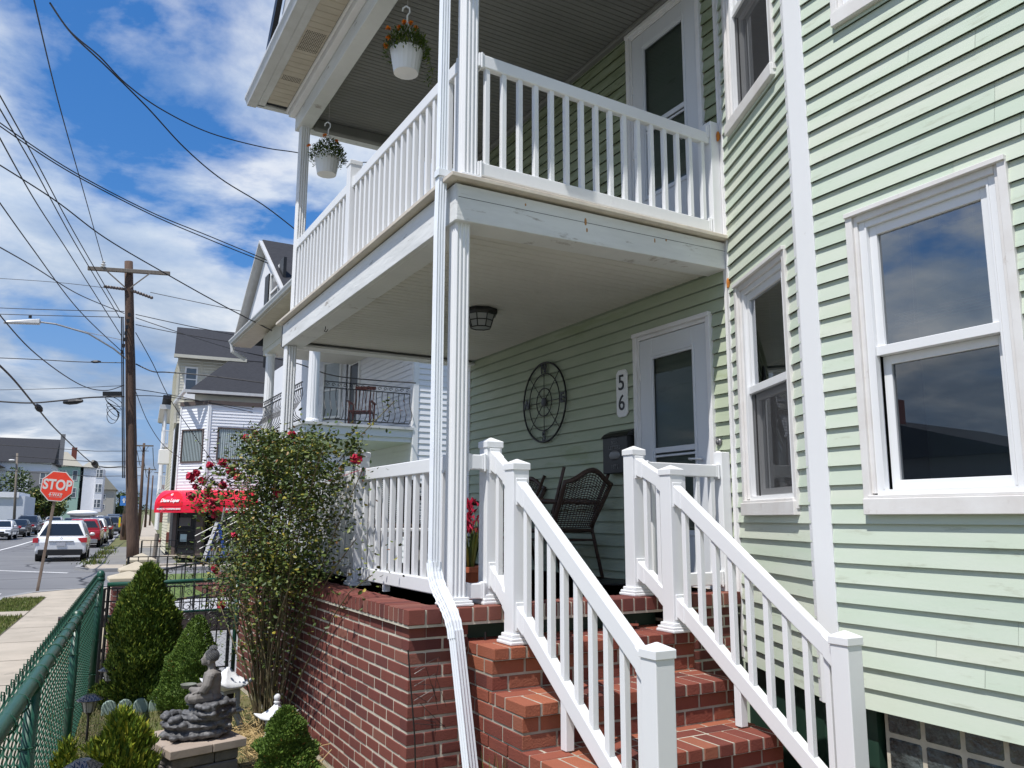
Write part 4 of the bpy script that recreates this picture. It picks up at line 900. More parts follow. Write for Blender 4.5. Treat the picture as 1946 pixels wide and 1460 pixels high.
blades('verge_grass','dry short grass on the strips between sidewalk and kerb',[(rq(16.55,19.2,-2.4,-1.67),2),(rq(12.5,15.85,-2.4,-1.67),2.5),(rq(10,12,-2.4,-1.67),1.5)],M_['grass'],.03,.07,1500,.006)
def shrubweeds(): 
    s=random.choice([33.2,34.4,39,43.,44,46,50,51]) + random.gauss(0,.5); return S3(s,-1.55+random.gauss(0,.18),0)
blades('roadside_weeds','green weeds growing in the gap between parking apron and kerb',[(shrubweeds,1),(rq(29.6,30.1,-.4,.6),.3)],M_['leaf'],.05,.24,700,.02)
# ======================= green chain link fence =======================
cf=aroot('chain_link_fence','green vinyl coated chain link fence running along the sidewalk','fence',tuple(S3(4.5,-.31,0)))
FT=-.31
mb=MB(); mb.tube([S3(-.5,FT,1.03),S3(2.5,FT,1.035),S3(5.5,FT,1.01),S3(8.5,FT,1.0)],.025,12); mb.build('top_rail',M_['fence'],cf,smooth=True)
for s in (1.3,3.45,5.60,8.50):
    r=.024 if s<8 else .032
    mb=MB(); p=S3(s,FT-.0,0); mb.tube([p,p+Vector((0,0,1.0 if s<8 else 1.05))],r,14); po=fixabs(mb.build('post',M_['fence'],cf,smooth=True))
    if s<8:
        mb=MB(); mb.tube([S3(s-.03,FT,1.02),S3(s+.03,FT,1.02)],.031,14); mb.build('rail_loop',M_['fence'],po,smooth=True)
    else:
        mb=MB(); mb.ell(p+Vector((0,0,1.07)),(.038,.038,.05),16,10); mb.lathe(p+Vector((0,0,1.02)),[(.036,0),(.04,.01),(.04,.03),(.03,.04)],16); mb.build('ball_cap',M_['fence'],po,smooth=True)
    for z in (.2,.5,.8):
        mb=MB(); mb.tube([p+Vector((math.cos(a)*(r+.004),math.sin(a)*(r+.004),z)) for a in [i*math.pi/6 for i in range(13)]],.003,4); mb.build('tie_wire',M_['wire'],po)
mb=MB(); pitch=.052; s=.9; zb,zt=.02,1.055
i=0
while s<8.47:
    # each wire zigzags between s and s+pitch
    n=int((zt-zb)/(pitch*.5)); pts=[]
    for k in range(n+1):
        z=zb+(zt-zb)*k/n; ss=s+(pitch if k%2 else 0)+(-.001); dd=.004*(1 if (k+i)%2 else -1)
        pts.append(S3(ss,FT-.03+dd,z))
    mb.tube(pts,.0031,4,cap=False); s+=pitch; i+=1
    # knuckle at the top
    a=S3(s-.0,FT-.03,zt); mb.tube([pts[-1],pts[-1]+Vector((0,0,.018)),pts[-1]+Vector((-.008,-.008,.022)),pts[-1]+Vector((-.008,-.01,.004))],.0026,4)
mb.build('wire_mesh',M_['wire'],cf)
for k in range(26):
    s=1.0+k*.29; c=S3(s,FT,1.035-.005*s+.004); mb=MB(); pts=[]
    for i in range(13): a=i*math.pi/6; pts.append(c+SN*math.cos(a)*.030+Vector((0,0,1))*math.sin(a)*.030+SD*(.02*i/12))
    mb.tube(pts,.003,4); mb.build('rail_tie',M_['wire'],cf)
# cross fence from the end post to the brick base
EP=S3(8.5,FT,0)
c2=aroot('chain_link_fence','short green railed chain link fence closing the garden towards the brick wall','fence',(1.1,8.47,0))
mb=MB(); mb.tube([EP+Vector((.06,0,.985)),Vector((1.69,8.49,1.0))],.021,12); mb.build('top_rail',M_['fence'],c2,smooth=True)
mb=MB(); mb.tube([(1.67,8.49,0),(1.67,8.49,.99)],.02,10); mb.build('end_post',M_['fence'],c2,smooth=True)
mb=MB(); mb.tube([EP+Vector((.075,0,0)),EP+Vector((.075,0,.97))],.014,8); mb.build('tension_post',M_['iron'],c2)
mb=MB(); x=.53; i=0
while x<1.66:
    pts=[]
    for k in range(31): pts.append((x+(.05 if k%2 else 0),8.475+(.003 if (k+i)%2 else -.003),.03+k*.031))
    mb.tube(pts,.002,4,cap=False); x+=.05; i+=1
mb.build('wire_mesh',M_['iron'],c2)
mb=MB(); mb.tube([(.53,8.49,.70),(1.67,8.49,.715)],.012,8); mb.build('middle_rail',M_['fence'],c2)
# ======================= iron fences =======================
def ironfence(label,p0,p1,z0,z1,n,scroll=True,zb0=None,top_t=.010):
    rt=aroot('iron_fence',label,'fence',(p0[0],p0[1],z0)); p0=Vector((*p0,0));p1=Vector((*p1,0)); d=p1-p0
    mb=MB(); mb.bar(p0+Vector((0,0,z1)),p1+Vector((0,0,z1)),.03,.012); mb.bar(p0+Vector((0,0,z1-.12)),p1+Vector((0,0,z1-.12)),.02,.012); mb.bar(p0+Vector((0,0,z0+.10)),p1+Vector((0,0,z0+.10)),.02,.012); mb.build('rails',M_['iron'],rt)
    for i in range(n+1):
        q=p0+d*(i/n); w=.012 if i not in (0,n) else .03
        mb=MB(); mb.bar(q+Vector((0,0,z0)),q+Vector((0,0,z1)),w,w,(1,0,0)); o=mb.build('picket',M_['iron'],rt)
    if scroll:
        for i in range(n):
            if i%2: continue
            c=p0+d*((i+.5)/n); u=d.normalized(); mb=MB(); r0=min(d.length/n*.42,.05)
            for s in (1,-1):
                for zc in (z1-.25,z0+.28):
                    pts=[]
                    for k in range(16):
                        a=k*.55; r=r0*(1-k/20); pts.append(c+u*(s*(math.cos(a)*r-r0*.1))+Vector((0,0,zc+s*(.05)+math.sin(a)*r)))
                    mb.tube(pts,.004,4)
            mb.build('scroll',M_['iron'],rt)
    return rt
ironfence('black scrolled iron fence right behind the green rail, along the grey driveway',(.50,8.75),(1.66,8.75),.03,.93,10)
ironfence('black iron fence on top of the dark retaining wall across the driveway',(1.0,12.72),(4.3,12.72),.30,1.05,26)
ironfence('long black iron fence along the far side of the neighbouring front yard',(1.6,17.6),(4.3,18.0),.27,1.15,16,scroll=False)
def gaterail(label,a,b):
    rt=aroot('stair_handrail',label,'railing',a); a=Vector(a);b=Vector(b)
    mb=MB(); mb.tube([a,b],.016,6); mb.build('handrail',M_['iron'],rt)
    for i in range(9):
        q=a+(b-a)*(i/8); mb=MB(); mb.bar(q,Vector((q.x,q.y,.28)),.012,.012,(1,0,0)); mb.build('picket',M_['iron'],rt)
gaterail('upper sloping black handrail beside the neighbouring brick steps',(1.35,12.9,.83),(3.0,13.6,1.06))
gaterail('lower sloping black handrail in front of the neighbouring brick steps',(1.5,11.9,.50),(2.5,12.2,.62))
mb=MB(); mb.box(.2,4.4,12.62,12.82,0,.27); single(mb,'retaining_wall',mat('dark_wall',(.035,.028,.026),.9,vcol=(.06,.04,.035),nscale=5),'low dark retaining wall holding up the neighbouring lawn','wall',(2.3,12.7,0))
sheet('neighbour_lawn',[[(12.75,-.1),(12.75,5),(21.5,5),(21.5,-.1)]],.262,mat('bright_lawn',(.085,.14,.03),.95,vcol=(.13,.18,.045),nscale=6,bump=.5,bscale=40))
for i,(x,y) in enumerate(((.82,10.25),(1.03,11.8),(1.33,14.5))):
    rt=aroot('brick_pillar',['nearest brick pillar with a beige pyramid cap, left of the arborvitae tip','second brick pillar with beige cap, behind the nearest one','farthest brick pillar with a beige cap, just right of the utility pole foot'][i],'pillar',(x,y,0),group='brick pillars with beige caps')
    mb=MB(); mb.box(x-.15,x+.15,y-.15,y+.15,0,.90); sh=fixabs(mb.build('shaft',M_['mortar'],rt))
    mb=MB(); 
    for (o_,e_,n_) in (((x-.15,y-.15),(1,0),(0,-1)),((x-.15,y+.15),(0,-1),(-1,0))): bricks(mb,Fr(o_,e_,n_),0,.30,.01,13,th=.02,dep=.006)
    mb.build('brickwork',M_['brick'],sh)
    mb=MB(); h=.205; mb.loft([[(x-a,y-a,z),(x+a,y-a,z),(x+a,y+a,z),(x-a,y+a,z)] for a,z in ((h,.90),(h,.935),(h-.02,.945),(.01,1.03 if i!=0 else 1.0))]); mb.build('cap_stone',M_['cap'],rt,bevel=.004)
mb=MB(); mb.box(.76,.98,10.4,11.6,0,.72); lw=aroot('low_wall','low beige capped wall joining the two nearest brick pillars','wall',(.9,11,0)); mb.build('body',M_['paver2'],lw); mb=MB(); mb.box(.70,1.03,10.42,11.63,.72,.77); mb.build('cap_slab',M_['cap'],lw,bevel=.01)
mb=MB(); mb.ell((.55,10.9,.05),(.55,.35,.28),14,8); single(mb,'boulder',M_['cap'],'rounded pale boulder at the driveway edge by the fence corner','boulder',(.55,10.9,0),smooth=True)
st=aroot('brick_steps','low red brick steps climbing to the neighbouring porch','steps',(3.2,15.5,.27))
for i in range(4):
    mb=MB(); mb.box(2.5+i*.34,4.3,14.6,16.6,.26+i*.16,.26+(i+1)*.16); mb.build('step',M_['brick'],st,bevel=.008)
mb=MB(); mb.add([(1.4,12.85,.268),(3.0,12.85,.268),(3.0,14.6,.268),(1.9,14.6,.268)],[(0,1,2,3)]); tag(mb.build('neighbour_path',mat('pale_path',(.42,.42,.43),.9)),None,None,None,'structure')
# ======================= shrubs =======================
def conifer(name,label,cat,x,y,h,rfn,mt,count,ls,lean=(0,0),seed=1,clump=.16,up=.5,group=None,z0=.03,width=.35,fill=.62,trunk=True):
    rg=random.Random(seed); rt=aroot(name,label,cat,(x,y,0),group=group); rm=max(rfn(i/20) for i in range(21))
    bumps=[(rg.uniform(0,6.283),rg.random(),rg.uniform(.15,.4),rg.uniform(-clump,clump*1.2)) for _ in range(60)]
    def rad(t,a):
        r=rfn(t)
        for (ba,bt,bw,bs) in bumps:
            da=abs((a-ba+math.pi)%(2*math.pi)-math.pi)
            q=(da/(.5+bw))**2+((t-bt)/(bw*.35))**2
            if q<1: r*=1+bs*(1-q)
        return r
    vs=[];fs=[]
    for i in range(count):
        t=rg.random()**1.15; 
        if rg.random()>rfn(t)/rm+.08: continue
        a=rg.uniform(0,6.283); q=1-(rg.random()**1.8)*(1-fill); r=rad(t,a)*q
        p=Vector((x+lean[0]*t+r*math.cos(a),y+lean[1]*t+r*math.sin(a),z0+h*t))
        out=Vector((math.cos(a),math.sin(a),0)); d=(out*(1-up)+Vector((0,0,up+.25))+Vector((rg.gauss(0,.4),rg.gauss(0,.4),rg.gauss(0,.3)))).normalized()
        sd=d.cross(Vector((rg.gauss(0,1),rg.gauss(0,1),rg.gauss(0,1)))).normalized(); L=ls*rg.uniform(.6,1.4); w=sd*L*width*.5
        b=len(vs); vs+=[p,p+d*L*.45+w,p+d*L,p+d*L*.5-w]; fs.append((b,b+1,b+2,b+3))
    mb=MB(); mb.v=[tuple(v) for v in vs]; mb.f=fs; mb.build('foliage',mt,rt)
    mb=MB(); rings=[]
    for i in range(13):
        t=i/12; rings.append([(x+lean[0]*t+rad(t,a)*fill*.92*math.cos(a),y+lean[1]*t+rad(t,a)*fill*.92*math.sin(a),z0+h*t*.97) for a in [k*math.pi/10 for k in range(20)]])
    mb.loft(rings); mb.build('inner_foliage',mt,rt)
    if trunk:
        mb=MB(); mb.tube([(x,y,0),(x+lean[0]*.2,y+lean[1]*.2,h*.3)],.02,6); mb.build('trunk',M_['wood'],rt)
    return rt
conifer('arborvitae','tall dark green cone shaped arborvitae by the corner of the green fence','shrub',.80,7.98,1.16,lambda t:.345*(1-t**1.9)**.62*(.86+.6*min(t,.2))*(1 if t<.93 else .9),M_['arbor'],42000,.038,seed=4,up=.62,clump=.24,fill=.7,lean=(0,0))
conifer('dwarf_spruce','bright green cone shaped dwarf spruce behind the seated statue','shrub',1.13,7.55,.74,lambda t:.262*(1-t**1.35)**.72*(.88+.5*min(t,.25))+.004,M_['spruce'],34000,.020,seed=9,clump=.2,up=.35,fill=.7,lean=(.05,0))
conifer('golden_cypress','yellow green feathery cypress in front of the statue pedestal','shrub',.46,5.35,.46,lambda t:.20*(1-t)**.55*(.7+1.2*min(t,.25)),M_['gold'],11000,.05,seed=12,clump=.35,up=.8,width=.25,fill=.5)
conifer('golden_cypress','small yellow green cypress sprig against the foot of the green fence','shrub',.17,4.85,.44,lambda t:.10*(1-t)**.6+.004,M_['gold'],3000,.05,seed=15,clump=.3,up=.8,width=.25,fill=.5)
conifer('dwarf_spruce','round bright green dwarf spruce in front of the nearest white lantern','shrub',1.36,5.22,.42,lambda t:.185*(1-t**1.5)**.62*(.75+.5*min(t*2,.5))+.004,M_['spruce'],34000,.021,seed=21,clump=.3,up=.4,fill=.66)
# ---- rose bush
rose=aroot('rose_bush','tall straggly climbing rose with dark red blooms, tied up against the brick pier','bush',(1.52,6.2,0)); rg=random.Random(33)
Rb=Vector((1.53,6.35,0))
mb=MB(); tips=[]
def ctr(a,z):  # canopy half-size test along y, x
    return 0
for i in range(64):
    a=rg.uniform(0,6.283); b0=Rb+Vector((math.cos(a)*rg.uniform(.0,.10),math.sin(a)*rg.uniform(0,.32),0))
    zt=rg.uniform(.75,2.15); yy=rg.gauss(-.05,.62); xx=rg.uniform(-.38,.30)
    if zt<1.2: xx=min(xx,.1); yy*=.7
    top=Vector((Rb.x+xx,Rb.y+yy-.1,zt)); mid=b0.lerp(top,.5)+Vector((rg.uniform(-.06,.04),-yy*.32,.12))
    pts=[b0*(1-t)**2+mid*2*t*(1-t)+top*t*t for t in [k/9 for k in range(10)]]
    pts=[Vector((min(p.x,1.66) if p.z<1.15 else p.x,p.y,p.z)) for p in pts]
    mb.tube(pts,[.008*(1-.07*k) for k in range(10)],5); tips.append(pts)
# the long sprays: left arch with blooms, right sprig
sprays=[[(1.45,6.6,1.6),(1.33,6.85,1.95),(1.2,7.0,2.02),(1.08,7.1,1.90),(1.03,7.15,1.72)],[(1.5,6.5,1.7),(1.25,6.9,1.75),(1.10,7.2,1.78),(1.0,7.3,1.95)],[(1.55,6.4,1.9),(1.50,6.75,2.22),(1.42,7.0,2.33)],[(1.75,5.9,1.9),(1.95,5.75,2.2),(2.2,5.7,2.48)],[(1.4,6.4,1.1),(1.1,6.9,1.25),(.92,7.3,1.30)],[(1.35,6.5,1.0),(1.2,6.9,1.0),(1.22,7.2,.85)],[(1.5,6.2,.9),(1.2,6.6,.95),(1.3,7.3,1.2)]]
for sp in sprays:
    P_=[Vector(p) for p in sp]; pts=[]
    for i in range(len(P_)-1):
        for k in range(4): pts.append(P_[i].lerp(P_[i+1],k/4))
    pts.append(P_[-1]); mb.tube(pts,.004,5); tips.append(pts)
mb.build('canes',M_['cane'],rose)
vs=[];fs=[]
def leaf(p,L,n_=None):
    d=Vector((rg.gauss(0,1),rg.gauss(0,1),rg.gauss(-.1,.6))).normalized(); u=d.cross(Vector((rg.gauss(0,.5),rg.gauss(0,.5),1))).normalized(); w=u*L*.33; nn=d.cross(u)*L*.08
    b=len(vs); vs.extend([p,p+d*L*.35+w+nn,p+d*L*.75+w*.8+nn,p+d*L,p+d*L*.75-w*.8+nn,p+d*L*.35-w+nn]); fs.extend([(b,b+1,b+2,b+3),(b,b+3,b+4,b+5)])
for pts in tips:
    n=len(pts)
    for k in range(n):
        z=pts[k].z; dn=1.0 if z>1.05 else (.50 if z>.8 else .16 if z>.45 else .03)
        cnt=int((20 if n==10 else 9)*dn)
        for _ in range(cnt):
            q=pts[k].lerp(pts[min(k+1,n-1)],rg.random()); s_=.10 if n==10 else .05
            p=q+Vector((rg.gauss(0,s_),rg.gauss(0,s_),rg.gauss(0,s_*.8)))
            if p.z<1.16 and p.x>1.66: p.x=1.66-rg.random()*.1
            if p.x>1.92 and p.z<2.0 and n==10: p.x=1.93-rg.random()*.25
            leaf(p,rg.uniform(.018,.038))
# dense canopy fill following the outline in the photograph
for _ in range(21000):
    t=rg.random(); z=1.08+1.17*t**.85; 
    hy=(.95 if z>1.35 else .62)*(1-.35*max(0,(z-1.95)/.3)); y=Rb.y-.12+rg.gauss(0,.5)*hy; x=1.53+rg.gauss(0,.17)
    if y>7.02 or y<5.32: continue
    if math.sin(y*7.3+z*3)+math.sin(z*9+x*6)+math.sin(x*11-y*5)<-.9: continue
    if x>1.92: continue
    if z<1.16 and x>1.66: continue
    leaf(Vector((x,y,z)),rg.uniform(.018,.038))
for _ in range(1200):
    c_=rg.choice([(1.22,6.9,1.88,.16),(1.12,7.1,1.72,.13),(1.35,6.8,1.45,.2),(1.45,6.9,2.1,.14),(1.25,6.9,1.15,.14),(1.8,5.85,1.95,.14),(1.9,5.75,2.12,.08)]); s_=c_[3]
    leaf(Vector((c_[0]+rg.gauss(0,s_*.5),c_[1]+rg.gauss(0,s_),c_[2]+rg.gauss(0,s_*.8))),rg.uniform(.022,.05))
mb=MB(); mb.v=[tuple(v) for v in vs]; mb.f=fs; mb.build('leaves',M_['leaf'],rose)
blooms=[(.98,7.15,1.93),(1.07,7.12,1.90),(1.10,7.0,1.80),(1.0,7.2,1.78),(1.14,6.98,1.70),(1.24,6.9,2.0),(1.31,6.88,1.93),(1.38,7.0,2.26),(1.03,7.2,1.97),(1.02,7.15,1.85),(1.06,7.1,1.70),(1.17,7.05,1.62),(1.20,7.0,2.05),(1.26,6.95,1.98),(1.12,7.1,2.03),(1.3,6.85,1.45),(1.45,7.0,2.30),(1.52,6.9,2.20),(1.48,6.95,2.12),(1.66,6.6,2.27),(1.62,6.5,2.03),(1.62,6.5,2.10),(1.45,6.1,1.78),(1.50,6.6,1.95),(1.18,6.9,1.20),(1.31,7.3,.87),(1.33,7.35,.98),(1.88,5.6,2.02),(1.35,6.6,1.30),(1.20,6.9,1.86)]
for (x,y,z) in blooms:
    mb=MB(); c=Vector((x,y,z)); s=rg.uniform(.030,.048)
    for i in range(26):
        d=Vector((rg.gauss(0,1),rg.gauss(0,1),rg.gauss(.2,1))).normalized(); u=d.orthogonal().normalized(); v=d.cross(u); p=c+d*s*rg.uniform(.3,.8); w=s*.55
        mb.add([p-u*w,p-v*w+d*w*.3,p+u*w,p+v*w+d*w*.4],[(0,1,2,3)])
    mb.build('bloom',M_['rose'],rose)
mb=MB(); mb.tube([(1.955,5.62,1.96),(1.94,5.62,1.90),(1.94,5.63,1.865),(1.96,5.62,1.86)],.002,4); mb.tube([(1.95,5.62,1.955),(1.80,5.95,1.88),(1.55,6.3,1.77),(1.40,6.5,1.72)],.002,4); mb.tube([(1.95,5.62,1.955),(1.94,5.7,1.93),(1.95,5.78,1.95)],.002,4); single(mb,'garden_string',M_['redstring'],'pink string tying the rose to the white railing','string',(1.95,5.62,1.96))
# straw and dead leaves
vs=[];fs=[]
for i in range(1500):
    p=Vector((1.45+rg.gauss(0,.10),6.0+rg.gauss(0,.45),abs(rg.gauss(.02,.05)))); 
    if p.x>1.68: continue
    d=Vector((rg.gauss(0,1),rg.gauss(0,1),rg.gauss(.3,.6))).normalized()*rg.uniform(.04,.12); w=d.orthogonal().normalized()*.0018; b=len(vs); vs+=[p-w,p+w,p+d+w,p+d-w]; fs.append((b,b+1,b+2,b+3))
mb=MB(); mb.v=[tuple(v) for v in vs]; mb.f=fs; tag(mb.build('dry_stalks',M_['straw']),'dry straw and dead stalks littering the foot of the rose bush','straw',None,'stuff')
# wire trellis stake at the pier corner and grass tuft by the stairs
mb=MB(); mb.tube([(1.72,3.99,0),(1.70,4.0,.5),(1.66,4.02,.93)],.004,5)
for i in range(9):
    a=rg.uniform(0,6.28); z=.55+rg.random()*.3; mb.tube([(1.69,4.0,z),(1.76+rg.uniform(-.05,.08),3.99,z+rg.uniform(-.05,.08)),(1.84+rg.uniform(-.05,.05),4.0,z-rg.uniform(0,.15))],.0015,4)
single(mb,'dead_vine',M_['black'],'thin black dead vine standing against the corner of the brick pier','vine',(1.72,3.99,0))
def tuft(x,y,n,h,nm,lab):
    vs=[];fs=[]
    for i in range(n):
        a=rg.uniform(0,6.28); p=Vector((x+rg.gauss(0,.03),y+rg.gauss(0,.05),0)); tp=p+Vector((math.cos(a)*rg.uniform(.02,.14),math.sin(a)*rg.uniform(.02,.14),rg.uniform(.4,1)*h)); m_=p.lerp(tp,.6)+Vector((0,0,.03)); w=Vector((-math.sin(a),math.cos(a),0))*.003
        b=len(vs); vs+=[p-w,p+w,m_+w*.8,tp,m_-w*.8]; fs.append((b,b+1,b+2,b+3,b+4))
    mb=MB(); mb.v=[tuple(v) for v in vs]; mb.f=fs; return single(mb,nm,M_['leaf'],lab,'weed',(x,y,0))
tuft(1.96,3.62,90,.50,'weed_tuft','tall thin green weed growing at the side of the brick steps')
# ======================= statue, lanterns, lights =======================
def remesh(mb,name,mt,parent,vox,disp=0,dsc=.1,smooth=True,label=None,smo=3,kind='CLOUDS'):
    o=mb.build(name,mt,parent,smooth=smooth)
    r=o.modifiers.new('remesh','REMESH'); r.mode='VOXEL'; r.voxel_size=vox; r.use_smooth_shade=smooth
    if smo: s=o.modifiers.new('sm','SMOOTH'); s.iterations=smo; s.factor=.5
    if disp:
        tx=bpy.data.textures.new(name+'_noise',kind); tx.noise_scale=dsc
        if kind=='CLOUDS': tx.noise_depth=3
        d=o.modifiers.new('disp','DISPLACE'); d.texture=tx; d.strength=disp; d.mid_level=.5; d.texture_coords='LOCAL'
    return o
ped=aroot('statue_pedestal','tan paver slab on rough stone blocks under the seated statue','pedestal',(.88,5.6,0))
pr_=Matrix.Translation((.89,5.64,0))@Matrix.Rotation(R(13),4,'Z')
def bx(mb,x0,x1,y0,y1,z0,z1):
    m2=MB(); m2.box(x0,x1,y0,y1,z0,z1); m2.xf(pr_); return mb.add(m2.v,m2.f)
mb=bx(MB(),-.235,.02,-.27,.27,.20,.25); mb.build('slab',M_['paver'],ped,bevel=.004)
mb=bx(MB(),.024,.235,-.27,.27,.20,.25); mb.build('slab',M_['paver'],ped,bevel=.004)
for r in range(3):
    for (xa,xb) in (((-.21,.05),(.055,.20)) if r%2==0 else ((-.21,-.09),(-.085,.20))):
        mb=bx(MB(),xa,xb,-.235-.005*r,.23,.196-.066*(r+1),.196-.066*r-.004); mb.build('block',M_['paver2'],ped,bevel=.007)
fm=Matrix.Translation((.925,5.60,.25))@Matrix.Rotation(R(160),4,'Z')     # local +x = where the figure faces
fount=fixabs(root('rock_fountain','dark layered rock fountain base with a small basin, standing on the tan pedestal','fountain',(.925,5.60,.25)))
mb=MB(); rr=random.Random(5)
for (fx,fy,z,rx,ry,rz_) in ((.02,0,.035,.205,.15,.045),(.03,.0,.085,.20,.15,.035),(-.03,0,.13,.155,.14,.035),(-.05,0,.165,.13,.13,.035),(-.07,0,.205,.115,.12,.03)):
    mb.ell((fx,fy,z),(rx,ry,rz_),18,8)
for i in range(34):
    a=rr.uniform(0,6.283); k=rr.choice([(.02,.19,.15,.03),(.03,.19,.15,.085),(-.05,.13,.13,.15),(-.06,.115,.12,.20)]); 
    mb.ell((k[0]+k[1]*.92*math.cos(a),k[2]*.92*math.sin(a),k[3]+rr.uniform(-.012,.012)),(rr.uniform(.035,.07),rr.uniform(.03,.05),rr.uniform(.014,.026)),9,6,Matrix.Rotation(rr.uniform(0,3),3,'Z'))
for i in range(16):
    a=rr.uniform(-1.6,1.6); mb.ell((.115+.09*math.cos(a),.10*math.sin(a),.125+rr.uniform(-.008,.008)),(.035,.03,.022),9,6)
mb.xf(fm); remesh(mb,'rock_layers',M_['rock'],fount,.005,disp=-.022,dsc=.045,smo=1,kind='VORONOI')
bud=fixabs(root('seated_statue','grey seated meditating statue holding a bowl on top of the dark rock fountain','statue',tuple(fm@Vector((-.07,0,.225)))))
mb=MB(); E=mb.ell
E((-.045,0,.235),(.075,.085,.035),16,8); 
for s in (1,-1):
    mb.tube([(-.06,s*.045,.245),(.02,s*.095,.248),(.055,s*.085,.243)],[.038,.036,.028],10); mb.tube([(.055,s*.085,.24),(.075,s*.03,.235),(.065,-s*.03,.25)],[.028,.024,.018],10)
mb.tube([(-.05,0,.24),(-.055,0,.29),(-.055,0,.345),(-.055,0,.385)],[.062,.054,.058,.050],14)
E((-.055,0,.375),(.044,.085,.030),14,8)
for s in (1,-1):
    mb.tube([(-.055,s*.078,.375),(-.045,s*.098,.32),(-.02,s*.095,.285)],[.030,.030,.027],10); mb.tube([(-.025,s*.093,.285),(.03,s*.065,.285),(.068,s*.030,.292)],[.028,.024,.013],10)
    for k in range(4): mb.tube([(-.075+.02*k,s*.10,.36-.02*k),(-.03+.02*k,s*.112,.29-.004*k),(.02+.012*k,s*.075,.268-.004*k)],.006,6)
mb.tube([(-.052,0,.39),(-.045,0,.435)],[.026,.024],10)
E((-.030,0,.467),(.040,.034,.046),16,12); E((-.002,0,.447),(.020,.020,.022)); E((-.045,0,.48),(.042,.040,.042),14,10); E((-.052,0,.525),(.022,.022,.020))
mb.tube([(.006,0,.475),(.018,0,.458),(.008,0,.452)],[.005,.008,.006],6)
E((.010,0,.438),(.006,.010,.003)); E((.010,0,.432),(.006,.008,.003))
for s in (1,-1): E((-.036,s*.035,.452),(.010,.005,.024)); E((.004,s*.014,.468),(.005,.007,.003)); mb.tube([(.007,s*.006,.477),(.004,s*.014,.480),(-.004,s*.024,.476)],.0025,5)
mb.xf(fm); remesh(mb,'body',M_['stone'],bud,.0035,smo=2)
mb=MB(); ga=2.399963
for i in range(230):
    zt=1-2*(i+.5)/230*.78; r=math.sqrt(max(0,1-zt*zt)); a=i*ga; q=(-.045+.043*r*math.cos(a),.041*r*math.sin(a),.482+.043*zt)
    if q[0]>-.012 and q[2]<.497: continue
    if q[2]<.452 and q[0]>-.055: continue
    mb.ell(q,(.0045,.0045,.0045),6,4)
for i in range(46):
    zt=1-(i+.5)/46; r=math.sqrt(1-zt*zt); a=i*ga; mb.ell((-.052+.023*r*math.cos(a),.023*r*math.sin(a),.525+.021*zt),(.0042,.0042,.0042),6,4)
mb.xf(fm); mb.build('curled_hair',mat('hair_stone',(.16,.165,.17),.7,vcol=(.08,.08,.085),nscale=40),bud,smooth=True)
mb=MB(); c_=MB(); n=20; rings=[]
for r,z in ((.015,.288),(.036,.292),(.046,.312),(.049,.316),(.044,.316),(.034,.300),(.01,.297)): rings.append([(.085+r*math.cos(2*math.pi*k/n),r*math.sin(2*math.pi*k/n),z) for k in range(n)])
mb.loft(rings); mb.xf(fm); mb.build('bowl',mat('bowl_stone',(.17,.18,.15),.7),bud,smooth=True)
def lantern(label,x,y,s,rot,mt,ball):
    rt=aroot('stone_lantern',label,'garden lantern',(x,y,0),group='cast stone pagoda lanterns'); T=Matrix.Translation((x,y,0))@Matrix.Rotation(rot,4,'Z')@Matrix.Scale(s,4)
    lo=M_['lantern_grey'] if not ball else mt
    for k in range(4):
        a=k*math.pi/2+math.pi/4; mb=MB(); mb.tube([(.12*math.cos(a),.12*math.sin(a),0),(.115*math.cos(a),.115*math.sin(a),.08),(.085*math.cos(a),.085*math.sin(a),.14),(.05*math.cos(a),.05*math.sin(a),.17)],[.022,.026,.028,.026],7); mb.xf(T); mb.build('leg',lo,rt,smooth=True)
    mb=MB(); mb.box(-.10,.10,-.10,.10,.165,.185); mb.box(-.085,.085,-.085,.085,.185,.20); mb.xf(T); mb.build('platform',lo,rt,bevel=.006)
    mb=MB()
    for sx in (-1,1):
        for sy in (-1,1): mb.box(sx*.06-.016,sx*.06+.016,sy*.06-.016,sy*.06+.016,.20,.33)
    mb.box(-.072,.072,-.072,.072,.31,.335); mb.xf(T); fb=fixabs(mb.build('fire_box',lo,rt,bevel=.004)); m2=MB(); m2.box(-.04,.04,-.04,.04,.20,.31); m2.xf(T); m2.build('dark_core',M_['dark'],fb)
    rings=[]
    for (r,z,up) in ((.07,.335,0),(.145,.355,.045),(.15,.37,.05),(.10,.395,.012),(.055,.44,0),(.025,.475,0),(.012,.50,0)):
        ring=[]
        for k in range(24):
            a=k*math.pi/12; c=abs(math.cos(2*a)) ; q=max(abs(math.cos(a)),abs(math.sin(a))); corner=(1/q-1)/.414
            ring.append((r/q*math.cos(a)*(.9+.12*corner),r/q*math.sin(a)*(.9+.12*corner),z+up*corner**2))
        rings.append(ring)
    mb=MB(); mb.loft(rings); mb.xf(T); mb.build('roof',mt,rt,smooth=True)
    if ball: mb=MB(); mb.lathe((0,0,.49),[(.022,0),(.030,.005),(.032,.02),(.026,.026)],14); mb.ell((0,0,.548),(.033,.033,.036),14,10); mb.xf(T); mb.build('finial',mt,rt,smooth=True)
    return rt
lantern('white roofed stone lantern standing behind the seated statue',1.27,6.62,.96,R(20),M_['lantern'],False)
lantern('white stone lantern with a ball finial, half hidden by the round dwarf spruce',1.46,5.85,.70,R(40),M_['lantern'],True)
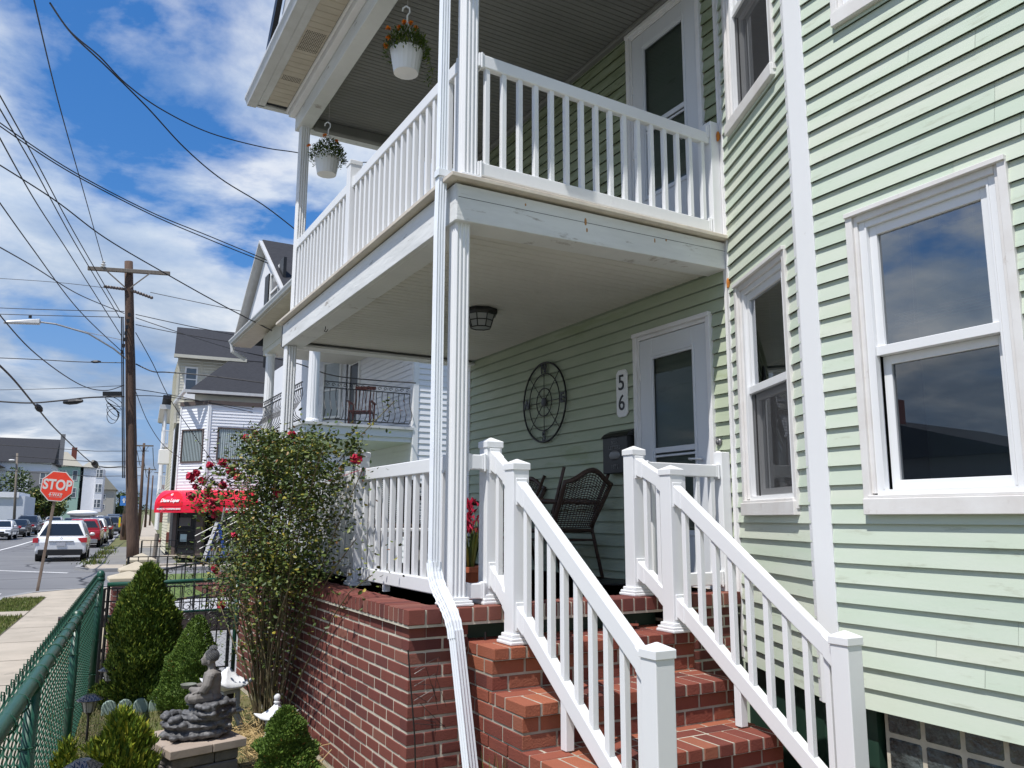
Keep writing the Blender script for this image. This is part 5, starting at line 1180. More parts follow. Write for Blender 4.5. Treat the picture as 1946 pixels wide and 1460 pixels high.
def solar(label,x,y,h):
    rt=aroot('solar_light',label,'garden light',(x,y,0),group='black solar path lights')
    mb=MB(); mb.tube([(x,y,0),(x,y,h-.14)],.009,8); mb.lathe((x,y,h-.155),[(.009,0),(.022,.02),(.028,.03)],10); mb.build('stake',M_['black'],rt)
    mb=MB(); mb.lathe((x,y,h-.125),[(.034,0),(.052,.085)],10); mb.build('lens',mat('clear_lens',(.30,.31,.29),.2) if 'lens' not in M_ else M_['lens'],rt)
    mb=MB(); 
    for k in range(6): a=k*math.pi/3; mb.tube([(x+.036*math.cos(a),y+.036*math.sin(a),h-.125),(x+.056*math.cos(a),y+.056*math.sin(a),h-.04)],.0025,4)
    for r,z in ((.036,.085),): mb.tube([(x+r*math.cos(k*math.pi/6),y+r*math.sin(k*math.pi/6),h-z) for k in range(13)],.002,4)
    mb.build('cage',M_['black'],rt)
    mb=MB(); mb.lathe((x,y,h-.045),[(.088,0),(.092,.006),(.045,.034),(.035,.040)],10); mb.build('solar_cap',mat('solar_cap_metal',(.10,.10,.11),.25,metal=.7) if 'cap2' not in M_ else M_['cap2'],rt)
M_['lens']=mat('clear_lens',(.30,.31,.29),.2); M_['cap2']=mat('solar_cap_metal',(.10,.10,.11),.25,metal=.7)
solar('black solar path light beside the fence, nearer of the two on stakes',.36,6.88,.33); solar('black solar path light at the foot of the tall arborvitae',.545,7.85,.37); solar('black solar path light whose cap only peeks over the bottom edge by the fence',.235,4.62,.45)
for i in range(7):
    x=.55+i*.118 if i<6 else .60; y=7.72-.01*i if i<6 else 5.98; mb=MB(); n=9; h=.095
    fr=Fr((x,y),(1,.02),(0,-1)); pts=[(-.055,-.02),(.055,-.02),(.055,h*.55)]+[(.055*math.cos(math.pi*k/n),h*.55+.055*math.sin(math.pi*k/n)) for k in range(1,n)]+[(-.055,h*.55)]
    plate(mb,fr,pts,-.02,.02)
    single(mb,'edging_stone',M_['edging'],['first','second','third','fourth','fifth','sixth'][i]+' scalloped edging stone from the left under the arborvitae' if i<6 else 'lone pale edging stone at the left corner of the statue pedestal','edging stone',(x,y,0),bevel=.004,group='scalloped garden edging')
# ======================= neighbouring house =======================
nb=aroot('house','neighbouring white house with dark gable, round fluted columns and a curved iron balcony','house',(8,19,.27))
NE=Fr((6.82,16.5),(1,0),(0,-1)); NP=Fr((6.82,16.5),(0,1),(-1,0)); NF=Fr((6.8,21.35),(-.46,1.1),(-1.1,-.46))
siding(NE,.10,5,.25,6.2,exp=.13,lip=.018).build('side_siding',M_['wsiding'],nb)
siding(NP,.06,4.75,.25,6.2,[(3.75,4.55,3.57,5.72),(3.6,4.6,.3,2.4)],exp=.13,lip=.018).build('porch_siding',M_['wsiding'],nb)
siding(NF,0,1.25,.25,6.2,[(.2,.95,4.3,6.0)],exp=.13,lip=.018).build('bay_siding',M_['wsiding'],nb)
mb=MB(); mb.box(6.84,12,16.52,28,.2,6.6); mb.box(6.30,6.84,22.5,28,.2,6.6); mb.build('wall_core',M_['wsiding'],nb)
mb=MB(); NE.box(mb,-.02,.10,.25,6.2,-.02,.03); NP.box(mb,-.02,.08,.25,6.2,-.02,.03); mb.build('corner_board',M_['vinyl'],nb)
def farwin(fr,a0,a1,z0,z1,par,fm='white',gl='glass_far',shut=None,d=.0):
    mb=MB(); w=.07; fr.box(mb,a0-w,a1+w,z0-w,z0,d-.02,d+.05); fr.box(mb,a0-w,a1+w,z1,z1+w,d-.02,d+.05); fr.box(mb,a0-w,a0,z0,z1,d-.02,d+.05); fr.box(mb,a1,a1+w,z0,z1,d-.02,d+.05); fr.box(mb,a0,a1,(z0+z1)/2-.025,(z0+z1)/2+.025,d-.02,d+.04)
    o=fixabs(mb.build('window',M_[fm],par)); mb=MB(); fr.quad(mb,a0,a1,z0,z1,d+.018); mb.build('pane',M_[gl],o); return o
M_['glass_far']=mat('far_window_glass',(.10,.12,.14),.08,spec=.9); M_['glass_pale']=mat('curtained_glass',(.34,.37,.37),.15,vcol=(.25,.28,.28),nscale=2,spec=.8)
farwin(NF,.25,.90,4.4,5.9,nb,gl='glass_pale')
mb=MB(); NP.box(mb,3.70,4.55,.3,2.4,-.1,.02); mb.build('lower_door',M_['gutter'],nb); mb=MB(); NP.box(mb,3.70,3.80,3.57,5.8,-.02,.05); NP.box(mb,4.50,4.60,3.57,5.8,-.02,.05); NP.box(mb,3.80,4.50,5.70,5.8,-.02,.05); dd=fixabs(mb.build('door_frame',M_['white'],nb))
mb=MB(); NP.box(mb,3.80,4.50,3.57,5.70,-.02,.02); mb.build('black_door',M_['black'],dd)
mb=MB(); mb.tube([NP.p(3.95,4.6,.05),NP.p(4.0,4.9,.06),NP.p(3.93,5.1,.05)],.03,6); mb.tube([NP.p(4.0,4.9,.06),NP.p(4.1,5.12,.05)],.02,6); mb.build('door_wreath',M_['white'],dd)
# balcony deck, beams, columns
mb=MB(); mb.box(4.38,6.80,16.5,20.95,3.35,3.52); mb.box(4.42,6.8,16.54,20.9,3.25,3.35); mb.build('balcony_deck',mat('bluish_white_paint',(.66,.70,.74),.5),nb)
mb=MB(); mb.box(4.33,6.80,16.45,20.99,3.52,3.575); mb.build('deck_nosing',M_['gutter'],nb)
mb=MB(); mb.box(4.42,6.80,16.55,20.9,5.72,6.25); mb.build('porch_beam',M_['beige'],nb)
mb=MB(); 
for i in range(36): mb.box(4.405,4.42,16.6+i*.12,16.6+i*.12+.1,5.86,6.25)
mb.build('beadboard_frieze',M_['beige'],nb)
def roundcol(x,y,z0,z1,r):
    n=48; mb=MB(); ring=lambda z,k=1.: [(x+(r*(1-.07*(j%4==0)))*k*math.cos(2*math.pi*j/n),y+(r*(1-.07*(j%4==0)))*k*math.sin(2*math.pi*j/n),z) for j in range(n)]
    mb.loft([ring(z0+.08),ring(z1-.06,.88)]); c=fixabs(mb.build('column',M_['vinyl'],nb,smooth=False))
    mb=MB(); mb.lathe((x,y,z0),[(r*1.2,0),(r*1.2,.05),(r*1.05,.08)],20); mb.lathe((x,y,z1-.06),[(r*.95,0),(r*1.15,.03),(r*1.15,.06)],20); mb.build('column_trim',M_['vinyl'],c)
for (x,y) in ((4.60,16.68),(4.55,20.6)): roundcol(x,y,3.575,5.72,.125); roundcol(x,y,.27,3.25,.13)
roundcol(4.55,18.6,.27,3.25,.13)
mb=MB(); mb.box(3.98,4.50,16.1,22.9,6.30,6.40); mb.box(4.5,7,16.1,16.5,6.30,6.40); mb.build('eave_soffit',M_['soffit'],nb); 
mb=MB(); mb.loft([[(4.02+a,y,6.36+b) for a,b in prof] for y in (16.05,22.95)]); mb.build('gutter',M_['gutter'],nb)
mb=MB(); mb.tube([(3.98,22.85,6.36),(4.0,22.85,6.15),(4.35,22.8,5.95)],.06,8); mb.build('gutter_elbow',M_['gutter'],nb)
mb=MB(); mb.prism([(4.18,17.45,6.42),(4.18,22.4,6.42),(4.18,19.94,8.28)],(.12,0,0)); gb_=fixabs(mb.build('gable_wall',M_['wsiding'],nb))
GF=Fr((4.18,17.4),(0,1),(-1,0))
farwin(GF,.95,1.75,6.5,7.35,nb)
for a in (.42,1.88): mb=MB(); GF.box(mb,a,a+.40,6.45,7.45,.0,.07); mb.build('shutter',M_['black'],nb)
mb=MB(); mb.bar((4.18,22.75,6.38),(4.18,19.94,8.42),.35,.06,(1,0,0)) if 0 else mb.hexa([(4.05,22.75,6.36),(7.5,22.75,6.36),(7.5,19.94,8.42),(4.05,19.94,8.42),(4.05,22.75,6.42),(7.5,22.75,6.42),(7.5,19.94,8.50),(4.05,19.94,8.50)])
mb.hexa([(4.05,19.94,8.42),(7.5,19.94,8.42),(7.5,17.1,6.36),(4.05,17.1,6.36),(4.05,19.94,8.50),(7.5,19.94,8.50),(7.5,17.1,6.44),(4.05,17.1,6.44)]); mb.build('gable_roof',M_['shingle'],nb)
mb=MB(); mb.add([(4.06,22.75,6.352),(4.30,22.75,6.352),(4.30,19.94,8.41),(4.06,19.94,8.41)],[(0,1,2,3)]); mb.add([(4.06,19.94,8.41),(4.30,19.94,8.41),(4.30,17.1,6.35),(4.06,17.1,6.35)],[(0,1,2,3)]); mb.build('rake_soffit',M_['gutter'],nb)
mb=MB(); mb.bar((4.03,22.75,6.36),(4.03,19.94,8.44),.05,.13,(1,0,0)); mb.bar((4.03,19.94,8.44),(4.03,17.1,6.36),.05,.13,(1,0,0)); mb.build('rake_board',M_['gutter'],nb)
mb=MB(); mb.hexa([(4.1,16.1,6.42),(12,16.1,9.6),(12,28,9.6),(4.1,22.9,6.42),(4.1,16.1,6.46),(12,16.1,9.66),(12,28,9.66),(4.1,22.9,6.46)]); mb.build('main_roof',M_['shingle'],nb)
# curved iron balcony railing
ir=aroot('balcony_railing','black wrought iron balcony railing with bellied bars on the white neighbouring house','railing',(4.4,18.6,3.57))
def belly(p0,p1,n,out,nm):
    p0=Vector(p0);p1=Vector(p1);out=Vector(out)
    mb=MB(); 
    for z in (4.46,4.33): mb.bar(p0+Vector((0,0,z)),p1+Vector((0,0,z)),.035,.018)
    mb.bar(p0+Vector((0,0,3.66)),p1+Vector((0,0,3.66)),.03,.02); mb.build('rails',M_['iron'],ir)
    for i in range(n+1):
        q=p0.lerp(p1,i/n); mb=MB(); mb.tube([q+Vector((0,0,4.33)),q+out*-.02+Vector((0,0,4.2)),q+out*.02+Vector((0,0,4.05)),q+out*.14+Vector((0,0,3.85)),q+out*.10+Vector((0,0,3.73)),q+Vector((0,0,3.66))],.009,5); mb.build('bar',M_['iron'],ir)
    for i in range(n):
        c=p0.lerp(p1,(i+.5)/n)+Vector((0,0,4.395)); u=(p1-p0).normalized(); mb=MB(); mb.tube([c+u*(.045*(1-k/14)*math.cos(k*.6))+Vector((0,0,.045*(1-k/14)*math.sin(k*.6))) for k in range(12)],.006,4); mb.build('scroll',M_['iron'],ir)
belly((4.80,16.56,0),(6.74,16.56,0),15,(0,-1,0),'end'); belly((4.42,16.9,0),(4.42,20.5,0),24,(-1,0,0),'side')
rk=aroot('rocking_chair','red brown wooden rocking chair on the iron railed balcony','chair',(5.9,17.4,3.58)); Wd=M_['rocker']
T=Matrix.Translation((5.95,17.5,3.58))@Matrix.Rotation(R(150),4,'Z')
def pt(nm,fn): mb=MB(); fn(mb); mb.xf(T); mb.build(nm,Wd,rk,bevel=.004)
pt('seat',lambda m:m.box(-.25,.25,-.22,.25,.38,.41))
for i in range(6): pt('back_slat',lambda m:m.bar((-.2+i*.08,-.2,.40),(-.2+i*.08,-.42,1.02),.05,.012,(1,0,0)))
pt('top_rail',lambda m:m.bar((-.24,-.42,1.02),(.24,-.42,1.02),.03,.08))
for s in (-1,1):
    pt('armrest',lambda m:m.bar((s*.26,-.3,.62),(s*.26,.28,.62),.06,.025)); pt('leg',lambda m:m.bar((s*.24,.22,.05),(s*.24,.22,.62),.035,.035,(1,0,0))); pt('leg',lambda m:m.bar((s*.24,-.22,.05),(s*.24,-.3,.62),.035,.035,(1,0,0)))
    pt('rocker',lambda m:m.tube([(s*.24,-.5,.09),(s*.24,-.2,.02),(s*.24,.15,.02),(s*.24,.45,.08)],.018,6))
# ======================= corner office with red awning =======================
def SF(s0,t0,s1,t1):  # frame along street coords; normal on the left-hand side looking from p0 to p1 towards camera
    p=S3(s0,t0);q=S3(s1,t1); e=q-p; n_=Vector((e.y,-e.x,0)); return Fr((p.x,p.y),(e.x,e.y),(n_.x,n_.y)),e.length
of=aroot('office_building','corner shop with white clapboard bay upstairs, dark entrance and charcoal hipped roof','building',tuple(S3(40,5,0)))
K0=(37.2,1.22); K1=(36.0,2.28); K2=(36.0,9.0)
fa,La=SF(*K0,*K1); fb,Lb=SF(*K1,*K2)
wa=(.22,La-.28,3.95,5.25); wb=(.42,1.85,4.05,5.32)
siding(fa,0,La,2.45,6.35,[wa],exp=.13,lip=.022).build('corner_siding',M_['wsiding'],of)
siding(fb,0,Lb,2.45,6.35,[wb],exp=.13,lip=.022).build('front_siding',M_['wsiding'],of)
mb=MB(); poly=[S3(37.2,1.22),S3(36.0,2.28),S3(36,9),S3(50,9),S3(50,1.22)]; q=[Vector((p.x,p.y,0)) for p in poly]; 
cx=sum((p for p in q),Vector((0,0,0)))/5; q2=[p+(cx-p).normalized()*.06 for p in q]
mb.prism([(p.x,p.y,2.3) for p in q2],(0,0,4.0)); mb.build('upper_core',M_['wsiding'],of)
mb=MB(); q3=[p+(cx-p).normalized()*.55 for p in q]; mb.prism([(p.x,p.y,0) for p in q3],(0,0,2.3)); mb.build('lower_core',M_['dark'],of)
def dkw(fr,w,n):
    a0,a1,z0,z1=w; mb=MB(); b=.06
    fr.box(mb,a0-b,a1+b,z0-b,z0,-.02,.06); fr.box(mb,a0-b,a1+b,z1,z1+b,-.02,.06); fr.box(mb,a0-b,a0,z0,z1,-.02,.06); fr.box(mb,a1,a1+b,z0,z1,-.02,.06); o=fixabs(mb.build('window',M_['brownframe'],of))
    mb=MB(); a=a0
    while a<a1-.02: mb.add([fr.p(a,z0,.005),fr.p(min(a+.075,a1),z0,.03),fr.p(min(a+.075,a1),z1,.03),fr.p(a,z1,.005)],[(0,1,2,3)]); a+=.085
    mb.build('vertical_blind',mat('blue_grey_blind',(.36,.43,.44),.5),o); mb=MB(); fr.quad(mb,a0,a1,z0,z1,-.03); mb.build('dark_behind',M_['dark'],o)
dkw(fa,wa,8); dkw(fb,wb,14)
mb=MB(); fa.box(mb,-.02,La+.02,6.33,6.50,-.05,.08); fb.box(mb,-.0,Lb,6.33,6.50,-.05,.08); mb.build('brown_cornice',M_['brownframe'],of)
mb=MB(); fa.box(mb,La-.06,La+.02,2.45,6.33,-.02,.05); fa.box(mb,-.02,.05,2.45,6.33,-.02,.05); fb.box(mb,0,.07,2.45,6.33,-.02,.045); mb.build('corner_board',M_['vinyl'],of)
mb=MB(); fb.box(mb,-.6,Lb,6.5,6.85,-.6,-.25); mb.build('attic_band',M_['beige'],of)
# shopfront
for fr_,a_,b_ in ((fa,0,.20),(fa,La-.30,La+.05),(fb,.5,.72),(fb,2.2,2.4),(fb,4.0,4.2)):
    mb=MB(); fr_.box(mb,a_,b_,0,2.3,-.1,.04); mb.build('brown_pillar',M_['brownframe'],of)
mb=MB(); fa.box(mb,.20,.28,0,2.2,-.05,.02); fa.box(mb,La-.38,La-.30,0,2.2,-.05,.02); fa.box(mb,.28,La-.38,0,.15,-.05,.02); fa.box(mb,.28,La-.38,1.05,1.12,-.05,.02); dr=fixabs(mb.build('entrance_door',M_['black'],of))
mb=MB(); fa.quad(mb,.28,La-.38,.15,2.2,-.02); mb.build('glass',mat('dark_shop_glass',(.02,.02,.022),.05,spec=.7),dr); mb=MB(); fa.box(mb,.42,.78,.62,.92,-.015,-.008); mb.build('notice',mat('pale_blue_notice',(.40,.55,.58),.6),dr); mb=MB(); fa.box(mb,.30,.95,1.25,1.6,-.015,-.010); mb.build('notice',mat('grey_notice',(.12,.12,.12),.6),dr)
mb=MB(); fb.quad(mb,.72,2.2,.5,2.2,-.02); fb.quad(mb,2.4,4.0,.5,2.2,-.02); mb.build('shop_window',mat('dark_shop_window',(.02,.02,.022),.05,spec=.7),of)
mb=MB(); fb.box(mb,.18,6,0,.5,-.05,.02); mb.build('white_base',M_['white'],of)
mb=MB(); fa.box(mb,-.1,La+.1,0,.06,0,.5); mb.build('door_step',M_['concrete'],of)
# hipped roof and beige attic tower
def Q(*pts): return [S3(s,t,0)*1.0+Vector((0,0,z)) for s,t,z in pts]
mb=MB(); A=[Vector((p.x,p.y,z)) for (p,z) in ((S3(36.1,1.35),6.86),(S3(36.1,9.6),6.86),(S3(43.0,9.6),11.1),(S3(43.0,5.2),11.1))]
mb.add(A+[a-Vector((0,0,.12)) for a in A],[(0,1,2,3),(4,7,6,5),(0,4,5,1),(3,7,4,0)]); mb.build('hip_roof',M_['shingle'],of)
mb=MB(); g0=S3(35.95,1.25);g1=S3(35.95,9.6); mb.bar((g0.x,g0.y,6.84),(g1.x,g1.y,6.84),.12,.12); g2=S3(40,1.0); mb.bar((g0.x,g0.y,6.84),(g2.x,g2.y,6.84),.12,.12); mb.build('roof_gutter',M_['gutter'],of)
tf,TL=SF(40.0,1.05,40.0,4.6); ts,TL2=SF(46,.98,40.0,1.05)
siding(tf,0,TL,5.9,9.0,[(.35,.78,7.0,8.5)],exp=.14,lip=.02).build('tower_siding',M_['beige'],of); siding(ts,0,TL2,.0,9.0,exp=.14,lip=.02).build('tower_side_siding',M_['cream'],of)
farwin(tf,.35,.78,7.45,8.5,of)
mb=MB(); tf.box(mb,-.05,.05,5.9,9.0,-.02,.04); tf.box(mb,.98,1.06,5.9,9,-.02,.04); mb.build('tower_trim',M_['beige'],of)
mb=MB(); tf.box(mb,.30,.85,7.02,7.38,-.1,.32); ac=mb.build('air_conditioner',M_['white'],of,bevel=.01)
mb=MB(); A=[Vector((p.x,p.y,z)) for (p,z) in ((S3(39.5,.82),9.0),(S3(39.5,5.0),9.0),(S3(44,6.5),11.3),(S3(44,.95),11.3))]
mb.add(A+[a-Vector((0,0,.14)) for a in A],[(0,1,2,3),(4,7,6,5),(0,4,5,1),(3,7,4,0)]); mb.build('upper_roof',M_['shingle'],of)
mb=MB(); g0=S3(39.4,.8);g1=S3(39.4,4.0); mb.bar((g0.x,g0.y,8.95),(g1.x,g1.y,8.95),.14,.14); mb.build('upper_gutter',M_['beige'],of)
mb=MB(); p=S3(39.0,4.75); mb.tube([(p.x,p.y,8.3),(p.x,p.y,9.6)],.05,8); mb.build('vent_pipe',M_['black'],of); mb=MB(); mb.ell((p.x,p.y,8.45),(.12,.12,.09)); mb.build('vent_flashing',M_['white'],of)
sa,_=SF(46,.98,40,1.05); mb=MB(); sa.box(mb,2.2,3.0,4.2,4.9,0,.5); mb.build('air_conditioner',M_['white'],of,bevel=.02)
# awning
aw=aroot('awning','bright red dome ended shop awning lettered with a name and bookkeeping services','awning',tuple(S3(36,2.5,1.8)))
def awsec(fr,a,out,z0=1.80,lean=0):   # quarter dome profile from valance up to wall
    pts=[]
    for k in range(9):
        th=k/8*math.pi/2; pts.append(fr.p(a,z0+.30+.62*math.sin(th),out*math.cos(th)))
    return [fr.p(a,z0,out)]+pts
mb=MB(); rings=[]
C0_=fa
# sweep plan: start left end of chamfer, along chamfer, round to the front
plan=[]
for a in (-.55,-.35,-.1,.3,.8,1.2,La): plan.append((fa,a))
for a in (0.0,.3,1,2,3,4,5,6): plan.append((fb,a))
outs=.85
for i,(fr,a) in enumerate(plan):
    if fr is fa and a==La:
        nn=(fa.n+fb.n).normalized(); k=1/math.cos(fa.n.angle(fb.n)/2); base=fa.p(a,0,0); r=[]
        for q in awsec(fa,a,outs): pass
        r=[base+nn*outs*k+Vector((0,0,1.80))]+[base+nn*outs*k*math.cos(j/8*math.pi/2)+Vector((0,0,2.10+.62*math.sin(j/8*math.pi/2))) for j in range(9)]; rings.append(r); continue
    if fr is fb and a==0.0: continue
    sc=1.0 if a>-.1 or fr is fb else (.55 if a<-.5 else .85)
    rings.append(awsec(fr,a,outs*(1 if sc==1. else sc)))
mb.loft(rings,cap=False,closed=False); sd=mb.build('canvas',M_['awning'],aw,smooth=False); m_=sd.modifiers.new('s','SOLIDIFY'); m_.thickness=.02
# end dome panel with the name
mb=MB(); c0=fa.p(-.55,1.8,0); 
mb.add([fa.p(-.55,1.8,0)]+awsec(fa,-.55,outs*.55),[tuple(range(11))]); mb.build('end_panel',M_['awning'],aw)
pn=[]; cxa=.62
for k in range(17): th=math.pi*k/16; pn.append((cxa-.72*math.cos(th),2.06+.60*math.sin(th)))
mb=MB(); 
pts=[fa.p(a,z,outs+.03-.30*((z-2.06)/.60)**2*1.0) for a,z in pn]; pts2=[p-fa.n*.03 for p in pts]
mb.loft([pts2,pts],cap=True); mb.build('name_panel',mat('deep_red_panel',(.62,.004,.012),.35),aw)
text('43',.13,M_['white'],fa.p(cxa,2.53,outs-.08),-fa.e if 0 else fa.e,(fa.n*-.5+Vector((0,0,1))),aw,'number',bold=.004,ext=.004)
text('Diane Lopes',.20,M_['white'],fa.p(cxa,2.29,outs+.02),fa.e,(fa.n*-.28+Vector((0,0,1))),aw,'name_lettering',shear=.35,bold=.006,ext=.004)
text('INCOME TAX & BOOKKEEPING SERVICE',.085,M_['white'],fa.p(cxa,1.945,outs+.05),fa.e,(0,0,1),aw,'service_lettering',bold=.004,ext=.003,sx=.85)
text('ACCOUNTING & BOOKKEEPING',.15,M_['white'],fb.p(1.9,1.945,outs+.03),fb.e,(0,0,1),aw,'service_lettering',bold=.005,ext=.003)
rp=aroot('ramp_handrail','silver handrails slanting up across the dark shop front','railing',tuple(S3(34.5,3,0)))
for dz,dt in ((.95,0),(.70,.1),(.45,.2),(.2,.35)):
    a=S3(34.6,1.95+dt,dz);b=S3(34.6,4.0+dt*.5,dz+1.15);c=S3(34.6,5.2,dz+1.2); mb=MB(); mb.tube([a,b,c],.022,6); mb.build('rail',M_['grey_metal'],rp)
af=aroot('folding_sign','white and blue folding A shaped sign frame on the far corner pavement','sign',tuple(S3(30.6,2.3,0)))
for nm,m_,t0,t1,th in (('white_leg','white',2.02,2.42,.10),('blue_leg','blueframe',2.82,2.46,.09),('blue_strip','blueframe',2.10,2.46,.03)):
    mb=MB(); a=S3(30.6,t0,.05);b=S3(30.6,t1,1.45); mb.bar(a,b,.5 if 0 else .10,th,tuple(SD)); mb.build(nm,M_[m_],af)
mb=MB(); mb.tube([S3(30.6,2.08,.25),S3(30.6,2.76,.25)],.02,6); mb.build('cross_bar',M_['blueframe'],af)
mb=MB(); mb.tube([S3(31.5,2.45,.0),S3(31.5,2.72,2.0)],.035,8); single(mb,'leaning_post',M_['grey_metal'],'grey slanting metal post behind the folding sign frame','post',tuple(S3(31.5,2.45,0)))
mb=MB(); a=S3(35.3,.54); mb.tube([a,a+Vector((.05,0,1.05))],.085,10); single(mb,'bollard',M_['greywood'],'short pale grey bollard at the edge of the parking apron','bollard',tuple(a))
# beige three decker further up the street
td=aroot('house','cream three storey house with stacked street porches, beyond the red awning','house',tuple(S3(62,4,0)))
f1,L1=SF(58,1.75,58,9); f2,L2=SF(72,1.75,58,1.75)
siding(f1,0,L1,.3,9.4,exp=.15,lip=.02).build('side_siding',M_['cream'],td); siding(f2,0,L2,.3,9.4,exp=.15,lip=.02).build('front_siding',M_['cream'],td)
mb=MB(); mb.prism([tuple(S3(s,t,-zg(s))+Vector((0,0,9.35))) for s,t in ((57.4,.7),(57.4,10),(73,10),(73,.7))],(0,0,.25)); mb.build('roof',M_['shingle'],td)
for z in (3.2,6.2):
    mb=MB(); mb.prism([tuple(S3(s,t,-zg(s))+Vector((0,0,z))) for s,t in ((58,.85),(58,1.75),(66,1.75),(66,.85))],(0,0,.25)); mb.build('porch_deck',M_['white'],td)
    for i in range(9):
        p=S3(58,.9+i*.1); mb=MB(); mb.box(p.x-.02,p.x+.02,p.y-.02,p.y+.02,z+.25,z+1.1); mb.build('baluster',M_['white'],td)
    mb=MB(); mb.bar(S3(58,.87,z+1.1-zg(58)),S3(58,1.75,z+1.1-zg(58)),.06,.07); mb.build('porch_rail',M_['white'],td)
mb=MB(); mb.prism([tuple(S3(s,t,-zg(s))+Vector((0,0,8.7))) for s,t in ((57.7,.55),(57.7,1.75),(66.4,1.75),(66.4,.55))],(0,0,.3)); mb.build('porch_roof',M_['gutter'],td)
for s in (58.2,62,65.8): p=S3(s,.95); mb=MB(); mb.tube([(p.x,p.y,.8),(p.x,p.y,8.7)],.09,10); mb.build('porch_column',M_['white'],td)
for i in range(4): mb=MB(); a=[tuple(S3(s,t,-zg(s))+Vector((0,0,.16*i))) for s,t in ((57.8,1.1+i*.12),(57.8,1.75),(59.2,1.75),(59.2,1.1+i*.12))]; mb.prism(a,(0,0,.16)); mb.build('step',M_['brick'],td)
rb=aroot('brick_building','small dark red brick building far up on the right side of the street','building',tuple(S3(150,7,0)))
mb=MB(); mb.prism([tuple(S3(s,t)) for s,t in ((150,2.2),(150,12),(165,12),(165,2.2))],(0,0,6.3)); mb.build('wall',M_['brick'],rb); mb=MB(); f3,_=SF(150,2.2,150,12)
farwin(f3,.8,1.6,4.5,5.8,rb)
# ======================= houses up the street on the left =======================
def block(s0,s1,t0,t1,z0,z1): 
    mb=MB(); P=[S3(s,t) for s,t in ((s0,t0),(s0,t1),(s1,t1),(s1,t0))]; mb.prism([(p.x,p.y,z0) for p in P],(0,0,z1-z0)); return mb
def gable(s0,s1,t0,t1,z,h,along='t',ov=.4,skew=0):
    mb=MB(); V_=lambda s,t,zz:(S3(s,t).x,S3(s,t).y,zz)
    if along=='t': 
        sm=(s0+s1)/2; P=[V_(s0-ov,t0-ov,z),V_(s0-ov,t1+ov,z),V_(sm,t1+ov,z+h),V_(sm,t0-ov,z+h),V_(s1+ov,t0-ov,z),V_(s1+ov,t1+ov,z)]; mb.add(P,[(0,1,2,3),(3,2,5,4),(0,3,4),(1,5,2),(0,4,5,1)])
    elif along=='s':
        tm=(t0+t1)/2; P=[V_(s0-ov,t0-ov,z),V_(s1+ov,t0-ov,z),V_(s1+ov,tm,z+h),V_(s0-ov,tm,z+h),V_(s0-ov,t1+ov,z),V_(s1+ov,t1+ov,z)]; mb.add(P,[(0,1,2,3),(3,2,5,4),(0,3,4),(1,5,2),(0,4,5,1)])
    else:
        tm=(t0+t1)/2; sm=(s0+s1)/2; P=[V_(s0-ov,t0-ov,z),V_(s0-ov,t1+ov,z),V_(s1+ov,t1+ov,z),V_(s1+ov,t0-ov,z),V_(sm-skew,tm-.6,z+h),V_(sm+skew,tm+.6,z+h)]; mb.add(P,[(0,1,4),(1,5,4),(1,2,5),(2,3,5),(3,4,5),(3,0,4),(0,3,2,1)])
    return mb
def farhouse(label,s0,s1,t0,t1,z0,z1,mt,roof,rh,along,wins=(),name='house'):
    rt=aroot(name,label,'house',tuple(S3((s0+s1)/2,(t0+t1)/2,0))); block(s0,s1,t0,t1,z0,z1).build('wall',M_[mt],rt); gable(s0,s1,t0,t1,z1,rh,along).build('roof',M_[roof],rt)
    ff,_=SF(s0,t0,s0,t1); fr,_=SF(s1,t1,s0,t1); fr=Fr((S3(s0,t1).x,S3(s0,t1).y),tuple(SD)[:2],tuple(SN)[:2])
    for (side,a0,a1,za,zb) in wins: farwin(ff if side=='f' else fr,a0,a1,za,zb,rt)
    return rt
M_['blueshade']=mat('pale_blue_siding',(.60,.64,.70),.6); M_['greensid']=mat('mint_siding',(.34,.50,.42),.6); M_['tanroof']=mat('tan_roof',(.33,.31,.25),.9); M_['greyside']=mat('grey_siding',(.20,.20,.21),.7); M_['tan']=mat('tan_siding',(.42,.40,.35),.6)
h1=farhouse('pale blue house with a big charcoal gable roof, farthest left behind the garage',130,141,-34,-12.2,.8,9.1,'blueshade','shingle',3.8,'t',[('f',14.3,15.4,6.3,7.6),('f',12,13.1,6.3,7.6)])
block(129.6,130.05,-14.7,-12.3,2.0,7.9).build('grey_bay',M_['greyside'],h1); fq,_=SF(129.6,-14.7,129.6,-12.3); farwin(fq,1.4,2.0,6.2,7.6,h1); gable(127,131,-25,-18.0,8.3,2.2,'s').build('front_gable_roof',M_['shingle'],h1); block(127.2,130,-24.6,-18.4,1,8.3).build('front_wing',M_['wsiding'],h1)
mb=MB(); c=S3(132,-11.2); mb.box(c.x-.3,c.x+.3,c.y-.3,c.y+.3,9,13.4); mb.build('chimney',M_['greyside'],h1)
h2=farhouse('mint green house with a tan hipped roof and brick chimney, behind the STOP sign',150,160,-16.0,-9.8,.8,9.8,'greensid','tanroof',2.7,'h',[('f',3.2,4.1,7.6,9.1),('r',1.0,2.2,7.6,9.1),('r',1.0,2.2,4.8,6.3),('f',5.2,5.8,7.6,9.1),('f',5.2,5.8,4.8,6.3)])
mb=MB(); c=S3(154,-11.2); mb.box(c.x-.4,c.x+.4,c.y-.4,c.y+.4,10.5,13.2); mb.build('chimney',M_['brick'],h2)
h3=farhouse('narrow white three storey house with stacked bay windows, right of the green house',150,160,-9.3,-7.4,1.2,9.7,'wsiding','tanroof',1.2,'h')
b3=block(149.2,156,-7.4,-6.3,2.5,9.5); b3.build('bay_tower',M_['wsiding'],h3); fq,_=SF(149.2,-7.4,149.2,-6.3)
